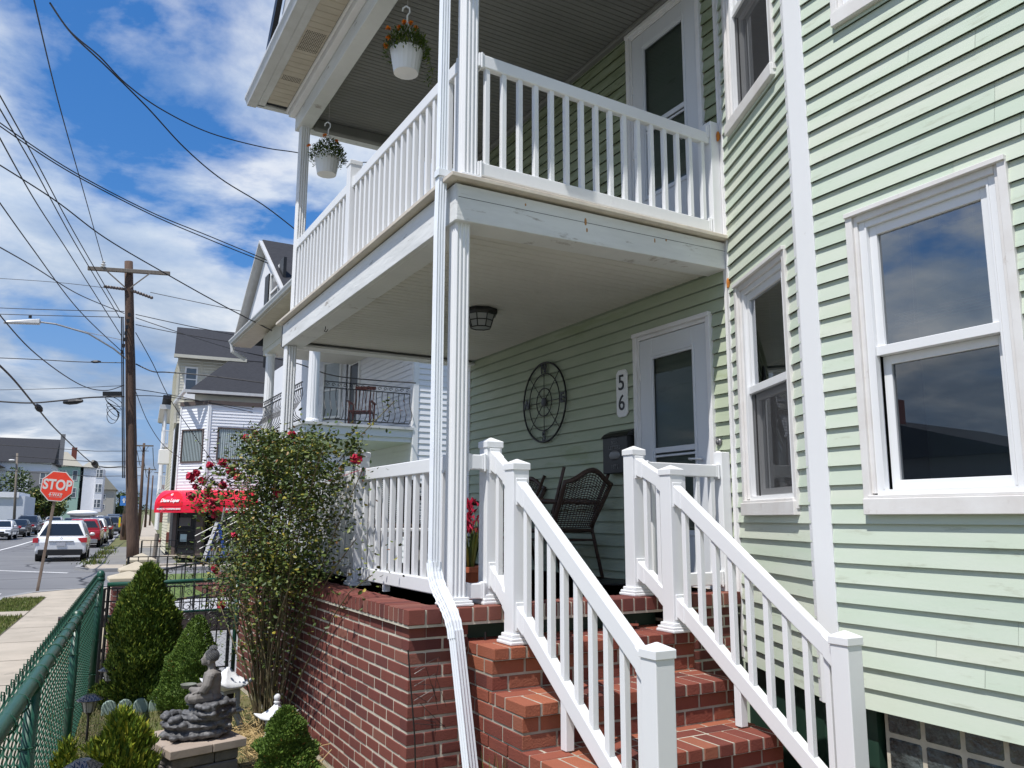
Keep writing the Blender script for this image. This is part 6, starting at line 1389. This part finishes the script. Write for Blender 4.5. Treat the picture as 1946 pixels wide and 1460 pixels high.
for z in (3.2,5.7,8.1): farwin(fq,.10,.36,z,z+1.25,h3,gl='glass_far'); farwin(fq,.52,.95,z,z+1.25,h3)
h4=farhouse('tan gabled house beyond the white three storey house',175,187,-9.0,-5.2,1.2,6.9,'tan','tanroof',2.6,'s',[('f',1.6,2.2,5.1,5.9),('f',1.6,2.2,3.2,4.0)])
gr=aroot('garage','low white flat roofed garage building at the left edge, behind parked cars','garage',tuple(S3(92,-13,0))); block(88,96,-24,-10.1,.3,3.55).build('wall',M_['blueshade'],gr); block(87.8,96,-24,-10.6,3.4,3.9).build('parapet',M_['wsiding'],gr); fq,_=SF(88,-16,88,-10); mb=MB(); fq.box(mb,.2,3.4,.4,2.9,0,.05); mb.build('garage_door',M_['white'],gr)
mb=block(110,135,-11.9,-11.6,.4,2.2); single(mb,'retaining_wall',M_['tan'],'long tan wall running below the far houses, behind the silver car','wall',tuple(S3(120,-11.7,0)))
bt=aroot('parked_boat','white covered boat or trailer top showing above the far parked cars','boat',tuple(S3(128,-7.4,0))); mb=MB(); c=S3(128,-7.6); mb.ell((c.x,c.y,2.15),(2.0,1.3,.45),14,8); mb.build('hull',M_['white'],bt,smooth=True); mb=MB(); mb.box(c.x-1.5,c.x+1.5,c.y-.6,c.y+.6,1.0,1.9); mb.build('trailer',M_['greyside'],bt)
# out of frame across the street and behind the camera: they shade and mirror in the windows
for i,(s0,s1,t0,t1,z1,mt_,rh_) in enumerate(((-14,-3,-34,-23,4.2,'beige',1.8),(14,27,-35,-24,4.0,'greyside',2.0),(31,42,-34,-23,4.2,'tan',1.8))):
    o=farhouse(['beige house across the street, seen only mirrored in the bay windows','dark grey house across the street, its roof mirrored in the large window','tan house across the street past the crossing, outside the left edge'][i],s0,s1,t0,t1,0,z1,mt_,'shingle',rh_,'t')
    if i==1: mb=block(19,19.8,-25.5,-24.7,4,6.6); mb.build('chimney',M_['brick'],o)
south=farhouse('grey neighbouring house behind the photographer, outside the picture',-22,-7,3.5,14,0,8.5,'greyside','shingle',3,'s')
# ======================= trees =======================
def tree(label,s,t,h,r,n,ls,seed,zb=.3,mt='farleaf',name='tree'):
    rg=random.Random(seed); p0=S3(s,t); rt=aroot(name,label,'tree',tuple(p0)); 
    mb=MB(); mb.tube([p0,p0+Vector((.1,0,h*.35)),p0+Vector((-.1,.1,h*.7))],[.22,.16,.07],8); mb.build('trunk',M_['wood'],rt)
    cl=[(Vector((rg.gauss(0,r*.42),rg.gauss(0,r*.42),h*(zb+(1-zb)*rg.uniform(.12,.88)))),rg.uniform(.22,.42)*r) for _ in range(26)]
    mb=MB(); 
    for c,_ in cl[:9]: mb.tube([p0+Vector((0,0,h*.25)),p0+c*.6+Vector((0,0,h*.1)),p0+c],[.08,.05,.02],5)
    mb.build('limbs',M_['wood'],rt)
    vs=[];fs=[]
    for i in range(n):
        c,cr=rg.choice(cl); d=Vector((rg.gauss(0,1),rg.gauss(0,1),rg.gauss(0,1))).normalized(); p=p0+c+d*cr*rg.random()**.4; q=Vector((rg.gauss(0,1),rg.gauss(0,1),rg.gauss(.3,1))).normalized(); u=q.orthogonal().normalized(); L=ls*rg.uniform(.6,1.4); b=len(vs); vs+=[p,p+q*L*.5+u*L*.35,p+q*L,p+q*L*.5-u*L*.35]; fs.append((b,b+1,b+2,b+3))
    mb=MB(); mb.v=[tuple(v) for v in vs]; mb.f=fs; mb.build('crown',M_[mt],rt); return rt
tree('broad grey green tree behind the white garage',103,-16.2,6.4,4.2,22000,.26,41,.1); tree('spreading green tree left of the light grey pole at the picture edge',100,-20,6.2,4.2,16000,.28,42,.1)
tree('leafy green tree peeking out under the right side of the STOP sign',112,-10.4,4.6,2.0,7000,.25,43,.25,'leaf'); tree('dark round tree beside the pale blue house',118,-13.2,4.6,2.6,9000,.25,44,.1)
tree('distant dark tree between the tan house and the leaning pole',190,-4.6,6,2.6,2500,.35,45,.1); tree('distant tree right of the leaning pole',230,-2.5,7,3,2000,.4,46,.1)
tree('young maple beyond the crossing, outside the left edge',60,-16,6.5,3.0,3000,.3,47)
# ======================= utility poles and lines =======================
up=aroot('utility_pole','tall dark brown wooden utility pole with a cross arm at the street corner','pole',tuple(S3(30.25,-.16,0)),group='wooden utility poles')
B_=S3(30.25,-.16,-.1); T_=S3(30.25,-1.06,10.45)
mb=MB(); mb.tube([B_.lerp(T_,k/12)+Vector((random.gauss(0,.008),random.gauss(0,.008),0)) for k in range(13)],[.20-.065*k/12 for k in range(13)],16); mb.build('shaft',M_['wood'],up,smooth=True)
mb=MB(); mb.bar(S3(30.05,-2.30,9.98),S3(30.05,.29,10.13),.11,.13); mb.build('cross_arm',M_['greywood'],up,bevel=.01)
mb=MB(); mb.bar(S3(30.0,-1.75,9.98),S3(30.05,-1.10,9.45),.02,.04); mb.bar(S3(30.0,-.35,10.05),S3(30.05,-.95,9.45),.02,.04); mb.build('arm_brace',M_['greywood'],up)
mb=MB(); c=S3(30.05,-1.83,10.06); mb.lathe(c,[(.03,0),(.09,.03),(.03,.07),(.085,.11),(.03,.15),(.06,.2),(.02,.24)],12); mb.build('insulator',M_['signwhite'],up)
for (t0,t1,z0,z1) in ((-1.72,-1.1,9.42,9.40),(-.88,-.25,9.38,9.20)):
    mb=MB()
    for k in range(8): c=S3(30.1,t0+(t1-t0)*k/7,z0+(z1-z0)*k/7); mb.ell(c,(.06,.05,.06),8,5)
    mb.build('string_insulator',M_['brownframe'],up)
mb=MB()
for k in range(7): c=S3(30.0,-1.02+.02*k,7.1+k*.22); mb.box(c.x-.05,c.x+.04,c.y-.08,c.y,c.z,c.z+.12)
mb.build('wire_clamps',M_['black'],up)
for dt in (-.19,.19,-.14): mb=MB(); mb.tube([S3(30.05,-.95+dt,8.4),S3(30.05,-.72+dt,5.6),S3(30.05,-.5+dt,2.9)],.02,5); mb.build('riser_cable',M_['cable'],up)
mb=MB(); rg=random.Random(3)
for k in range(6):
    c=S3(29.95,-1.15,4.95+.1*k); mb.tube([c+SN*(.28*math.cos(a+.5*k)*(.6+.07*k))+Vector((0,0,.28*math.sin(a)*(.9-.06*k))) for a in [i*.52 for i in range(13)]],.010,4)
mb.build('cable_coil',M_['cable'],up)
mb=MB(); mb.bar(S3(29.9,-.9,5.72),S3(29.9,-1.5,5.68),.10,.14); mb.build('splice_box',M_['black'],up)
sl_=aroot('street_light','grey cobra head street light on a long curved arm, at the left edge','street lamp',tuple(S3(30.2,-.85,7.5)))
mb=MB(); mb.tube([S3(30.2,-.85,6.95),S3(30.2,-1.3,7.3),S3(30.2,-2.1,7.75),S3(30.2,-3.1,7.98),S3(30.2,-3.6,8.0)],.03,8); mb.tube([S3(30.2,-.85,7.6),S3(30.2,-1.9,7.75),S3(30.2,-3.1,7.98)],.012,6); mb.build('arm',M_['grey_metal'],sl_)
mb=MB(); mb.hexa([S3(30.1,-4.6,7.86),S3(30.1,-3.55,7.93),S3(30.35,-3.55,7.93),S3(30.35,-4.6,7.86),S3(30.15,-4.5,7.95),S3(30.12,-3.55,8.10),S3(30.33,-3.55,8.10),S3(30.3,-4.5,7.95)]); mb.build('lamp_head',M_['gutter'],sl_,bevel=.02); c=S3(30.2,-3.85,8.10); mb=MB(); mb.lathe(c,[(.05,0),(.05,.08),(.03,.1)],8); mb.build('photocell',M_['black'],sl_)
def pole(label,s,t,h,tt,r,arm=None,mt='wood',z0=-.1):
    rt=aroot('utility_pole',label,'pole',tuple(S3(s,t,0)),group='wooden utility poles'); mb=MB(); mb.tube([S3(s,t,z0),S3(s,(t+tt)/2,h/2),S3(s,tt,h)],[r,r*.85,r*.7],10); mb.build('shaft',M_[mt],rt,smooth=True)
    if arm: mb=MB(); mb.bar(S3(s-.2,tt-arm,h-.25),S3(s-.2,tt+arm,h-.22),.1,.12); mb.build('cross_arm',M_['greywood'],rt); mb=MB(); mb.bar(S3(s-.2,tt-arm*.5,h-.25),S3(s-.2,tt,h-.9),.03,.04); mb.bar(S3(s-.2,tt+arm*.5,h-.25),S3(s-.2,tt,h-.9),.03,.04); mb.build('arm_brace',M_['greywood'],rt)
    return rt
pole('second brown utility pole with a cross arm, just right of the nearest one',75,-.16,7.75,-.30,.15,.75); pole('third utility pole along the right hand sidewalk, with a cross arm',110,.40,7.3,.38,.15,.8); pole('fourth utility pole, thin and far, right of the third',122,1.0,6.8,.95,.13); pole('farthest utility pole up the street with a small cross arm',160,2.4,9.0,2.3,.14,.9,'greywood'); pole('grey wooden pole with a lamp standing by the garage at the left edge',86,-10.5,7.2,-10.85,.13,None,'greywood')
mb=MB(); c=S3(85.8,-11.2,6.55); mb.ell(c,(.25,.12,.08)); single(mb,'street_light',M_['white'],'small white lamp head near the top of the grey pole by the garage','street lamp',tuple(c))
lp2=aroot('leaning_pole','leaning pole, brown at the foot and bleached above, bearing a blue sign','pole',tuple(S3(66,-1.15,0))); mb=MB(); mb.tube([S3(66,-1.15,-.1),S3(66,-1.12,1.9)],[.24,.21],12); mb.build('lower_shaft',M_['wood'],lp2); mb=MB(); mb.tube([S3(66,-1.12,1.9),S3(66,-1.0,3.4),S3(66,-1.10,5.0),S3(66,-.98,6.6)],[.19,.17,.15,.1],12); mb.build('upper_shaft',M_['greywood'],lp2,smooth=True)
mb=MB(); fq,_=SF(65.7,-1.55,65.7,-1.0); fq.box(mb,0,.52,2.45,3.15,0,.02); bs=fixabs(mb.build('blue_sign',M_['skyblue'],lp2)); mb=MB(); fq.box(mb,.12,.40,2.82,2.88,.02,.03); fq.box(mb,.2,.32,2.65,3.0,.02,.028); mb.build('pictogram',M_['white'],bs)
mb=MB(); fq.box(mb,.02,.14,.9,1.6,0,.1); mb.build('yellow_guard',M_['yellow'],lp2)
mb=MB(); c=S3(64.5,-.80); mb.tube([c,c+Vector((.1,0,1.7))],.035,6); hy=single(mb,'short_post',M_['grey_metal'],'thin grey post with a yellow head right of the leaning pole','post',tuple(c)); mb=MB(); mb.ell((.12,0,1.75),(.12,.1,.28)); mb.build('yellow_head',M_['yellow'],hy)
WL=dict(primary='thin single wire dropping steeply from the top left to the cross arm insulator',dropA='upper looping service cable from the top left to behind the hanging basket',dropB='lower looping service cable from the top left to the far porch column',serviceC='upper of two parallel wires slanting across the sky to the neighbouring gable',serviceC2='lower of two parallel wires slanting across the sky to the neighbouring gable',serviceD='wire slanting right past the cross arm end down to the neighbouring eave',spanE='first steep street wire meeting the pole highest among its bundle',spanF='second steep street wire in the bundle left of the pole',spanG='third steep street wire, with small clips, left of the pole',spanH='steep wire from the left edge crossing others to the middle of the pole',spanI='wire rising gently from the left edge to the pole clamps',spanJ='slack wire sagging from the left edge and curling up to the pole',crossK='faint high horizontal wire left of the string insulators',crossL='upper horizontal wire reaching the pole clamps from the left',crossM='lower horizontal wire beside the street light arm',crossN='horizontal wire with a small connector halfway down the pole from the left',crossO='thin horizontal wire just above the thick splice cable',cableP='thick black cable with splices running left from the pole',cableQ='thick cable sagging from left edge past the STOP sign to the leaning pole',crossR='wire running right from the pole clamps to the neighbouring gutter',crossS='wire running right from the pole past the white columns to the porch',crossT='short wire from the pole to the charcoal roof ridge',crossU='thick wavy cable from the pole across the charcoal roof',crossV='low wire from the pole to the white shop wall, upper one',crossW='low wire from the pole to the white shop wall, lower one',dropX='long slanting drop wire crossing the white shop windows',dropY='drop wire curving from the pole to the cream house',crossZ='faint wire from the string insulator towards the neighbouring roof')
WIRES=[
('primary',0.012,[(-0.89,12.13,8.99),(-0.6,18.12,10.14),(0.06,24.09,10.37),(0.85,30.24,10.27)]),
('dropA',0.012,[(-0.51,10.09,7.52),(-0.31,11.57,8.05),(0.06,12.85,8.49),(0.48,13.61,8.54),(1.12,14.56,8.7),(2.08,15.68,9.0),(3.31,16.77,9.46),(4.13,17.3,9.76),(5.71,18.16,10.24),(7.3,19.03,11.0)]),
('dropB',0.012,[(-0.51,10.09,7.52),(-0.29,11.47,7.97),(0.14,12.64,8.26),(0.8,13.38,8.11),(1.47,14.13,7.9),(2.21,14.86,7.77),(3.14,15.58,7.7),(3.91,16.12,7.52)]),
('serviceC',0.012,[(-1.72,16.22,8.76),(-0.36,17.1,8.33),(1.24,17.96,8.03),(2.66,18.84,7.98),(3.96,19.32,7.81),(4.6,19.57,7.71)]),
('serviceC2',0.012,[(-1.71,16.22,8.69),(-0.36,17.1,8.28),(1.24,17.96,7.98),(2.66,18.84,7.9),(3.97,19.32,7.74),(4.6,19.57,7.66)]),
('serviceD',0.014,[(-1.74,17.22,8.33),(-0.51,18.12,7.99),(0.51,18.63,7.5),(1.86,19.21,7.04),(3.24,19.69,6.58),(4.73,20.06,6.1)]),
('spanE',0.014,[(-1.7,15.21,9.2),(-1.07,20.17,9.71),(-0.12,25.11,9.6),(1.47,29.99,8.58)]),
('spanF',0.014,[(-1.67,15.21,8.92),(-1.05,20.17,9.46),(-0.09,25.11,9.32),(1.49,29.99,8.34)]),
('spanG',0.014,[(-1.62,15.2,8.45),(-0.98,20.17,8.72),(-0.19,25.12,8.97),(1.6,29.98,7.7)]),
('spanH',0.014,[(-1.7,17.22,7.92),(-0.92,21.17,7.81),(0.21,26.08,7.56),(1.71,29.97,7.12)]),
('spanI',0.014,[(-1.59,17.21,6.72),(-0.88,21.16,7.37),(0.17,26.09,8.03),(1.61,29.98,8.52)]),
('spanJ',0.014,[(-1.49,17.2,5.71),(-0.71,21.15,5.38),(0.38,26.07,5.39),(1.17,28.51,5.6),(1.79,29.96,6.03)]),
('crossK',0.01,[(-2.94,33.39,10.02),(-0.65,32.18,9.87),(0.95,30.54,9.48)]),
('crossL',0.014,[(-2.84,33.38,8.93),(-0.56,32.18,8.86),(1.62,30.28,8.66)]),
('crossM',0.014,[(-2.82,33.38,8.7),(-0.54,32.18,8.65),(1.63,30.27,8.45)]),
('crossN',0.016,[(-2.67,33.37,7.14),(-1.05,32.22,7.03),(0.4,31.09,6.89),(1.75,30.26,6.85)]),
('crossO',0.01,[(-2.56,33.36,5.97),(-0.32,32.16,6.04),(1.81,30.26,6.06)]),
('cableP',0.028,[(-2.53,33.36,5.63),(-1.07,32.22,5.49),(-0.12,31.64,5.56),(0.81,31.05,5.67),(1.84,30.26,5.68)]),
('cableQ',0.03,[(-1.97,24.27,5.89),(-1.36,27.23,5.64),(-0.78,32.2,5.4),(-0.05,42.17,5.48),(1.98,60.06,5.21),(3.06,63.98,5.11),(4.46,66.87,5.39)]),
('crossR',0.014,[(1.99,30.24,8.59),(3.3,27.82,7.86),(4.54,23.69,6.77),(5.15,20.62,5.95)]),
('crossS',0.014,[(2.0,30.24,8.47),(3.15,27.83,7.6),(4.27,23.71,6.37),(5.17,20.62,5.57),(5.52,18.08,4.86),(6.43,15.49,4.4)]),
('crossT',0.014,[(2.01,30.24,8.23),(3.38,29.82,7.99),(5.68,29.61,7.8)]),
('crossU',0.022,[(2.12,30.23,6.84),(2.64,29.88,6.57),(3.14,29.84,6.58),(4.43,29.22,6.47),(6.82,28.51,6.23)]),
('crossV',0.014,[(2.18,30.23,5.96),(3.47,30.81,5.92),(6.8,33.53,5.84)]),
('crossW',0.014,[(2.2,30.22,5.74),(3.47,30.81,5.84),(6.79,33.53,5.97)]),
('dropX',0.014,[(2.03,30.24,7.95),(2.7,30.88,7.04),(3.72,32.8,5.83),(6.04,35.4,3.43)]),
('dropY',0.012,[(2.19,30.23,5.87),(2.68,30.88,4.96),(3.45,32.82,4.31),(4.5,35.74,4.0)]),
('crossZ',0.012,[(2.37,29.91,9.36),(4.06,27.75,8.63),(4.84,24.67,7.75)]),
]
for nm,r,P in WIRES:
    V3=[Vector(p) for p in P]; pts=[]
    for i in range(len(V3)-1):
        p0=V3[max(i-1,0)];p1=V3[i];p2=V3[i+1];p3=V3[min(i+2,len(V3)-1)]
        for k in range(8):
            t=k/8; pts.append(.5*((2*p1)+(p2-p0)*t+(2*p0-5*p1+4*p2-p3)*t*t+(3*p1-p0-3*p2+p3)*t**3))
    pts.append(V3[-1]); mb=MB(); mb.tube(pts,r,5); single(mb,'overhead_wire',M_['cable'],WL[nm],'wire',P[0],group='overhead wires')
for i,(a,b,r) in enumerate((((.05,31.5,5.50),(.62,31.2,5.56),.10),((-.78,32.6,5.50),(-.60,32.75,5.28),.11),((2.15,61.4,5.35),(2.45,61.9,5.0),.20),((.75,30.7,6.86),(1.05,30.6,6.88),.05))):
    mb=MB(); mb.tube([a,Vector(a).lerp(Vector(b),.3),Vector(a).lerp(Vector(b),.7),b],[r*.5,r,r,r*.5],8); single(mb,'cable_splice',M_['black'],['long black splice case on the thick horizontal cable','stubby splice where two cables cross at the left edge','black splice case on the sagging cable above the green house','small connector on the wire at mid pole height'][i],'cable splice',a)
# long street wires far up
for i,(z0,z1,t) in enumerate(((7.4,7.0,-.9),(7.4,7.0,.4),(6.2,6.0,-.2))):
    mb=MB(); mb.tube([S3(75,t,z0),S3(92,t+.3,z0-.7),S3(110,t+.7,z1)],.03,4); single(mb,'overhead_wire',M_['cable'],['left','right','lowest'][i]+' of the three far wires joining the second and third poles','wire',tuple(S3(75,t,z0)),group='overhead wires')
for i,(z,tl) in enumerate(((5.6,-.3),(6.1,-.2),(4.9,-.3),(7.0,.1))):
    mb=MB(); mb.tube([S3(76,-9-i,z+.3),S3(76,-4,z),S3(75,tl,z+.1)],.025,4); single(mb,'overhead_wire',M_['cable'],['first','second','third','fourth'][i]+' faint wire crossing the street to the second pole, counted at its pole end','wire',tuple(S3(76,-4,z)),group='overhead wires')
# ======================= stop sign =======================
ss=aroot('stop_sign','weathered red STOP sign with a 4-WAY plate on a leaning post','traffic sign',tuple(S3(21,-2.0,0)))
pb_=S3(21,-2.0,-.05); pt_=S3(21,-1.78,2.62); mb=MB(); mb.bar(pb_,pt_,.06,.045,tuple(SD)); mb.build('post',M_['rust'],ss,bevel=.006)
up_=(pt_-pb_).normalized(); c=S3(20.93,-1.80,2.29); nrm=(-SD*.97-SN*.22).normalized(); ex=up_.cross(nrm).normalized() ; ex=(ex-nrm*ex.dot(nrm)).normalized(); ez=nrm.cross(ex).normalized()
def octo(r,d): return [c+ex*(r*math.cos(math.pi/8+k*math.pi/4))+ez*(r*math.sin(math.pi/8+k*math.pi/4))+nrm*d for k in range(8)]
Rr=.335/math.cos(math.pi/8)
mb=MB(); mb.loft([octo(Rr,-.004),octo(Rr,.0)]); pl_=fixabs(mb.build('plate',M_['signwhite'],ss))
mb=MB(); mb.loft([octo(Rr-.022,.0005),octo(Rr-.022,.003)]); mb.build('red_face',M_['stopred'],pl_)
text('STOP',.315,M_['signwhite'],c+nrm*.004+ez*.022,ex,ez,pl_,'stop_lettering',bold=.010,ext=.002,sx=.80)
mb=MB(); fx=lambda a,b,d: c+ex*a+ez*b+nrm*d
mb.hexa([fx(-.125,-.245,.003),fx(.125,-.245,.003),fx(.125,-.245,.005),fx(-.125,-.245,.005),fx(-.125,-.145,.003),fx(.125,-.145,.003),fx(.125,-.145,.005),fx(-.125,-.145,.005)]); mb.build('plate_border',M_['signwhite'],pl_)
mb=MB(); mb.hexa([fx(-.118,-.238,.005),fx(.118,-.238,.005),fx(.118,-.238,.0065),fx(-.118,-.238,.0065),fx(-.118,-.152,.005),fx(.118,-.152,.005),fx(.118,-.152,.0065),fx(-.118,-.152,.0065)]); mb.build('plate_face',M_['stopred'],pl_)
text('4-WAY',.092,M_['signwhite'],c+nrm*.0075-ez*.195,ex,ez,pl_,'way_lettering',bold=.002,ext=.001)
# ======================= cars =======================
M_['tyre']=mat('tyre_rubber',(.012,.012,.012),.8); M_['rim']=mat('wheel_rim',(.35,.35,.36),.3,metal=.7); M_['carglass']=mat('car_glass',(.015,.018,.02),.06,spec=.9); M_['tail']=mat('tail_lamp',(.35,.01,.015),.2); M_['chrome']=mat('chrome',(.5,.5,.5),.2,metal=.9); M_['lampglass']=mat('headlamp_glass',(.55,.56,.57),.15); M_['plate']=mat('licence_plate',(.45,.46,.50),.5)
def paint(n,c): M_[n]=mat(n,c,.3,coat=.8,spec=.5); return M_[n]
for n_,c_ in (('paint_white',(.78,.79,.80)),('paint_red',(.38,.010,.020)),('paint_black',(.012,.013,.016)),('paint_dark',(.03,.036,.05)),('paint_silver',(.46,.48,.50)),('paint_grey',(.10,.11,.12))): paint(n_,c_)
def vehicle(name,label,kind,pm,s,t,ang=0,fac=1,group='cars parked along the street'):
    rt=root(name,label,'car',tuple(S3(s,t,-.10)),group=group); rt.rotation_euler=(0,0,-SA+R(ang)+(0 if fac==1 else math.pi))
    if kind=='suv': L,Wd_,H=4.6,.93,1.69; body=[(-2.3,.42),(-2.32,.80),(-2.22,1.02),(1.0,1.02),(2.05,.93),(2.28,.72),(2.3,.38),(-2.2,.34)]; cab=[(-2.2,1.0),(-1.88,1.60),(-1.6,1.67),(.05,1.69),(.35,1.64),(1.25,1.0)]
    elif kind=='pickup': L,Wd_,H=5.2,.95,1.72; body=[(-2.55,.55),(-2.58,.75),(-2.55,1.08),(1.2,1.08),(2.4,1.02),(2.58,.85),(2.6,.5),(-2.5,.45)]; cab=[(-2.52,1.08),(-2.38,1.66),(-2.2,1.70),(.3,1.72),(.5,1.68),(1.3,1.06)]
    else: L,Wd_,H=4.6,.88,1.42; body=[(-2.3,.40),(-2.33,.70),(-2.2,.92),(1.1,.90),(2.0,.80),(2.25,.62),(2.3,.34),(-2.2,.30)]; cab=[(-1.75,.90),(-1.0,1.36),(-.7,1.41),(.15,1.42),(.4,1.38),(1.25,.88)]
    def hw(z): 
        return Wd_*(1-.03*max(0,.55-z)/.5) if z<1.0 else Wd_-(z-1.0)*.36
    def solid(pr_,ins=0.,zin=0): 
        mb=MB(); Lr=[(-(hw(z)-ins),y,z) for y,z in pr_]; Rr_=[((hw(z)-ins),y,z) for y,z in pr_]; mb.loft([Lr,Rr_]); return mb
    b=solid(body,.0).build('body',M_[pm],rt,bevel=.07,seg=3); solid(cab,.03).build('cabin',M_[pm],rt,bevel=.06,seg=3)
    for p in b.data.polygons: pass
    zb=cab[0][1]; (y0,z0),(y1,z1)=cab[0],cab[1]; n_=len(cab)
    def slab(ya,za,yb,zb_,w0,w1,name,mt,out=.012):
        d=Vector((0,yb-ya,zb_-za)).normalized(); nn=Vector((0,d.z,-d.y)); 
        if nn.y*(1 if ya<0 else -1)>0: nn=-nn
        mb=MB(); P=[Vector((-w0,ya,za)),Vector((w0,ya,za)),Vector((w1,yb,zb_)),Vector((-w1,yb,zb_))]; mb.loft([[p-nn*.02 for p in P],[p+nn*out for p in P]]); return mb.build(name,mt,rt,bevel=.01)
    f0,f1=(.10,.92) if kind!='pickup' else (.18,.85)
    slab(y0+(y1-y0)*f0,z0+(z1-z0)*f0,y0+(y1-y0)*f1,z0+(z1-z0)*f1,hw(z0)-.12,hw(z1)-.16,'rear_window',M_['carglass'])
    (ya,za),(yb,zb2)=cab[-1],cab[-2]; slab(ya+(yb-ya)*.08,za+(zb2-za)*.08,ya+(yb-ya)*.95,za+(zb2-za)*.95,hw(za)-.10,hw(zb2)-.14,'windscreen',M_['carglass'])
    for sx in (-1,1):
        zt=cab[2][1]-.10; zl=zb+.05; P=[(y0+.42,zl),(cab[-1][0]-.22,zl),(cab[-2][0]-.06,zt-.02),(y1+.30,zt)]
        q0=[(sx*(hw(z)-.03+.012),y,z) for y,z in P]; q1=[(sx*(hw(z)-.03-.02),y,z) for y,z in P]; mb=MB(); mb.loft([q1,q0] if sx>0 else [q0,q1]); mb.build('side_window',M_['carglass'],rt)
        for ym in (-.45,.55) if kind!='sedan' else (-.2,.6):
            mb=MB(); mb.bar((sx*(hw(zl)-.012),ym,zl),(sx*(hw(zt)-.012),ym-.05,zt),.03,.05,(0,1,0)); mb.build('door_pillar',M_[pm],rt)
        for yw in (-1.4,1.42):
            r=.35 if kind!='sedan' else .31
            mb=MB(); n=24; cyl=lambda rad,x:[(x,yw+rad*math.cos(2*math.pi*k/n),r+rad*math.sin(2*math.pi*k/n)) for k in range(n)]
            mb.loft([cyl(r,sx*(Wd_-.22)),cyl(r,sx*(Wd_+.005))]); w_=mb.build('wheel',M_['tyre'],rt,bevel=.015); mb=MB(); mb.loft([cyl(r*.62,sx*(Wd_-.0)),cyl(r*.62,sx*(Wd_+.012)),cyl(r*.2,sx*(Wd_+.018))]); mb.build('rim',M_['rim'],w_)
        zt_=.95 if kind!='pickup' else .82
        yr=body[1][0]
        mb=MB(); 
        if kind=='pickup': mb.box(sx*.78-.08,sx*.78+.08,yr-.03,yr+.06,.62,.86)
        else: mb.hexa([(sx*.88-.14,yr-.025,zt_-.16),(sx*.88+.06,yr-.025,zt_-.16),(sx*.88+.06,yr+.25,zt_-.13),(sx*.88-.14,yr+.25,zt_-.13),(sx*.80-.22,yr+.02,zt_+.02),(sx*.88+.05,yr+.0,zt_+.05),(sx*.88+.05,yr+.25,zt_+.02),(sx*.88-.14,yr+.25,zt_+.0)])
        mb.build('tail_light',M_['tail'],rt)
        yf=body[5][0]; mb=MB(); mb.box(sx*.70-.17,sx*.70+.17,yf-.10,yf+.015,.62,.76); mb.build('headlight',M_['lampglass'],rt,bevel=.03)
        mb=MB(); mb.ell((sx*(Wd_+.09),.72,zb+.08),(.11,.07,.075),10,7); mb.build('wing_mirror',M_[pm] if kind!='suv' else M_[pm],rt,smooth=True)
    mb=MB(); mb.box(-.78,.78,body[6][0]-.1,body[6][0]+.04,.25,.50); mb.build('front_bumper',M_['black'],rt,bevel=.02); mb=MB(); mb.box(-.80,.80,body[0][0]-.05,body[0][0]+.1,.28,.52); mb.build('rear_bumper',M_['black'] if kind!='pickup' else M_['chrome'],rt,bevel=.02)
    mb=MB(); mb.box(-.16,.16,body[1][0]-.035,body[1][0]+.02,.66 if kind!='pickup' else .50,.80 if kind!='pickup' else .62); mb.build('licence_plate',M_['plate'],rt)
    if kind=='suv': mb=MB(); mb.box(-.45,.45,body[1][0]-.03,body[1][0]+.02,.83,.86); mb.build('tailgate_trim',M_['chrome'],rt); mb=MB(); mb.bar((-.68,-1.5,1.70),(-.68,.1,1.72),.03,.03); mb.bar((.68,-1.5,1.70),(.68,.1,1.72),.03,.03); mb.build('roof_rails',M_['chrome'],rt)
    if kind=='suv': mb=MB(); mb.tube([(.05,body[1][0]-.03,.96),(0.0,body[1][0]-.04,1.0),(-.05,body[1][0]-.03,.96),(0,body[1][0]-.03,.92),(.05,body[1][0]-.03,.96)],.01,5); mb.build('badge',M_['chrome'],rt)
    mb=MB(); mb.box(-.5,.5,yf-.06,yf+.03,.48,.62) ; mb.build('grille',M_['black'],rt,bevel=.02)
    return rt
vehicle('parked_car','white crossover seen from behind, nearest the corner beside the STOP sign post','suv','paint_white',40.6,-3.0,ang=1)
rc=vehicle('parked_car','dark red pickup truck with matching canopy, behind the white crossover','pickup','paint_red',57.5,-3.15)
vehicle('parked_car','white and cream off-roader partly hidden beyond the red pickup','suv','paint_white',63.5,-3.05)
vehicle('parked_car','black hatchback with lit tail lamp just left of the leaning pole foot','suv','paint_black',72,-2.95)
vehicle('parked_car','dark van glimpsed between the leaning pole and the nearest utility pole','suv','paint_grey',84,-2.6)
vehicle('parked_car','black four wheel drive glimpsed right of the nearest utility pole','suv','paint_black',98,-2.0)
vehicle('parked_car','white sedan facing the camera at the left picture edge','sedan','paint_white',72,-9.6,fac=-1)
vehicle('parked_car','black sedan facing the camera, second from the left edge','sedan','paint_black',78.5,-9.4,fac=-1)
vehicle('parked_car','dark blue off-roader facing the camera, in front of the grey pole','suv','paint_dark',85,-9.3,fac=-1)
vehicle('parked_car','silver car facing the camera, just right of the STOP sign post','sedan','paint_silver',104,-8.9,fac=-1)
vehicle('moving_car','black sedan driving away between the silver car and the red pickup','sedan','paint_black',92,-6.2,fac=1,ang=2)
vehicle('moving_car','distant white car top showing above the white off-roader','sedan','paint_white',118,-4.6,fac=-1)
vehicle('moving_car','distant grey car beyond the black hatchback','suv','paint_grey',112,-3.2)
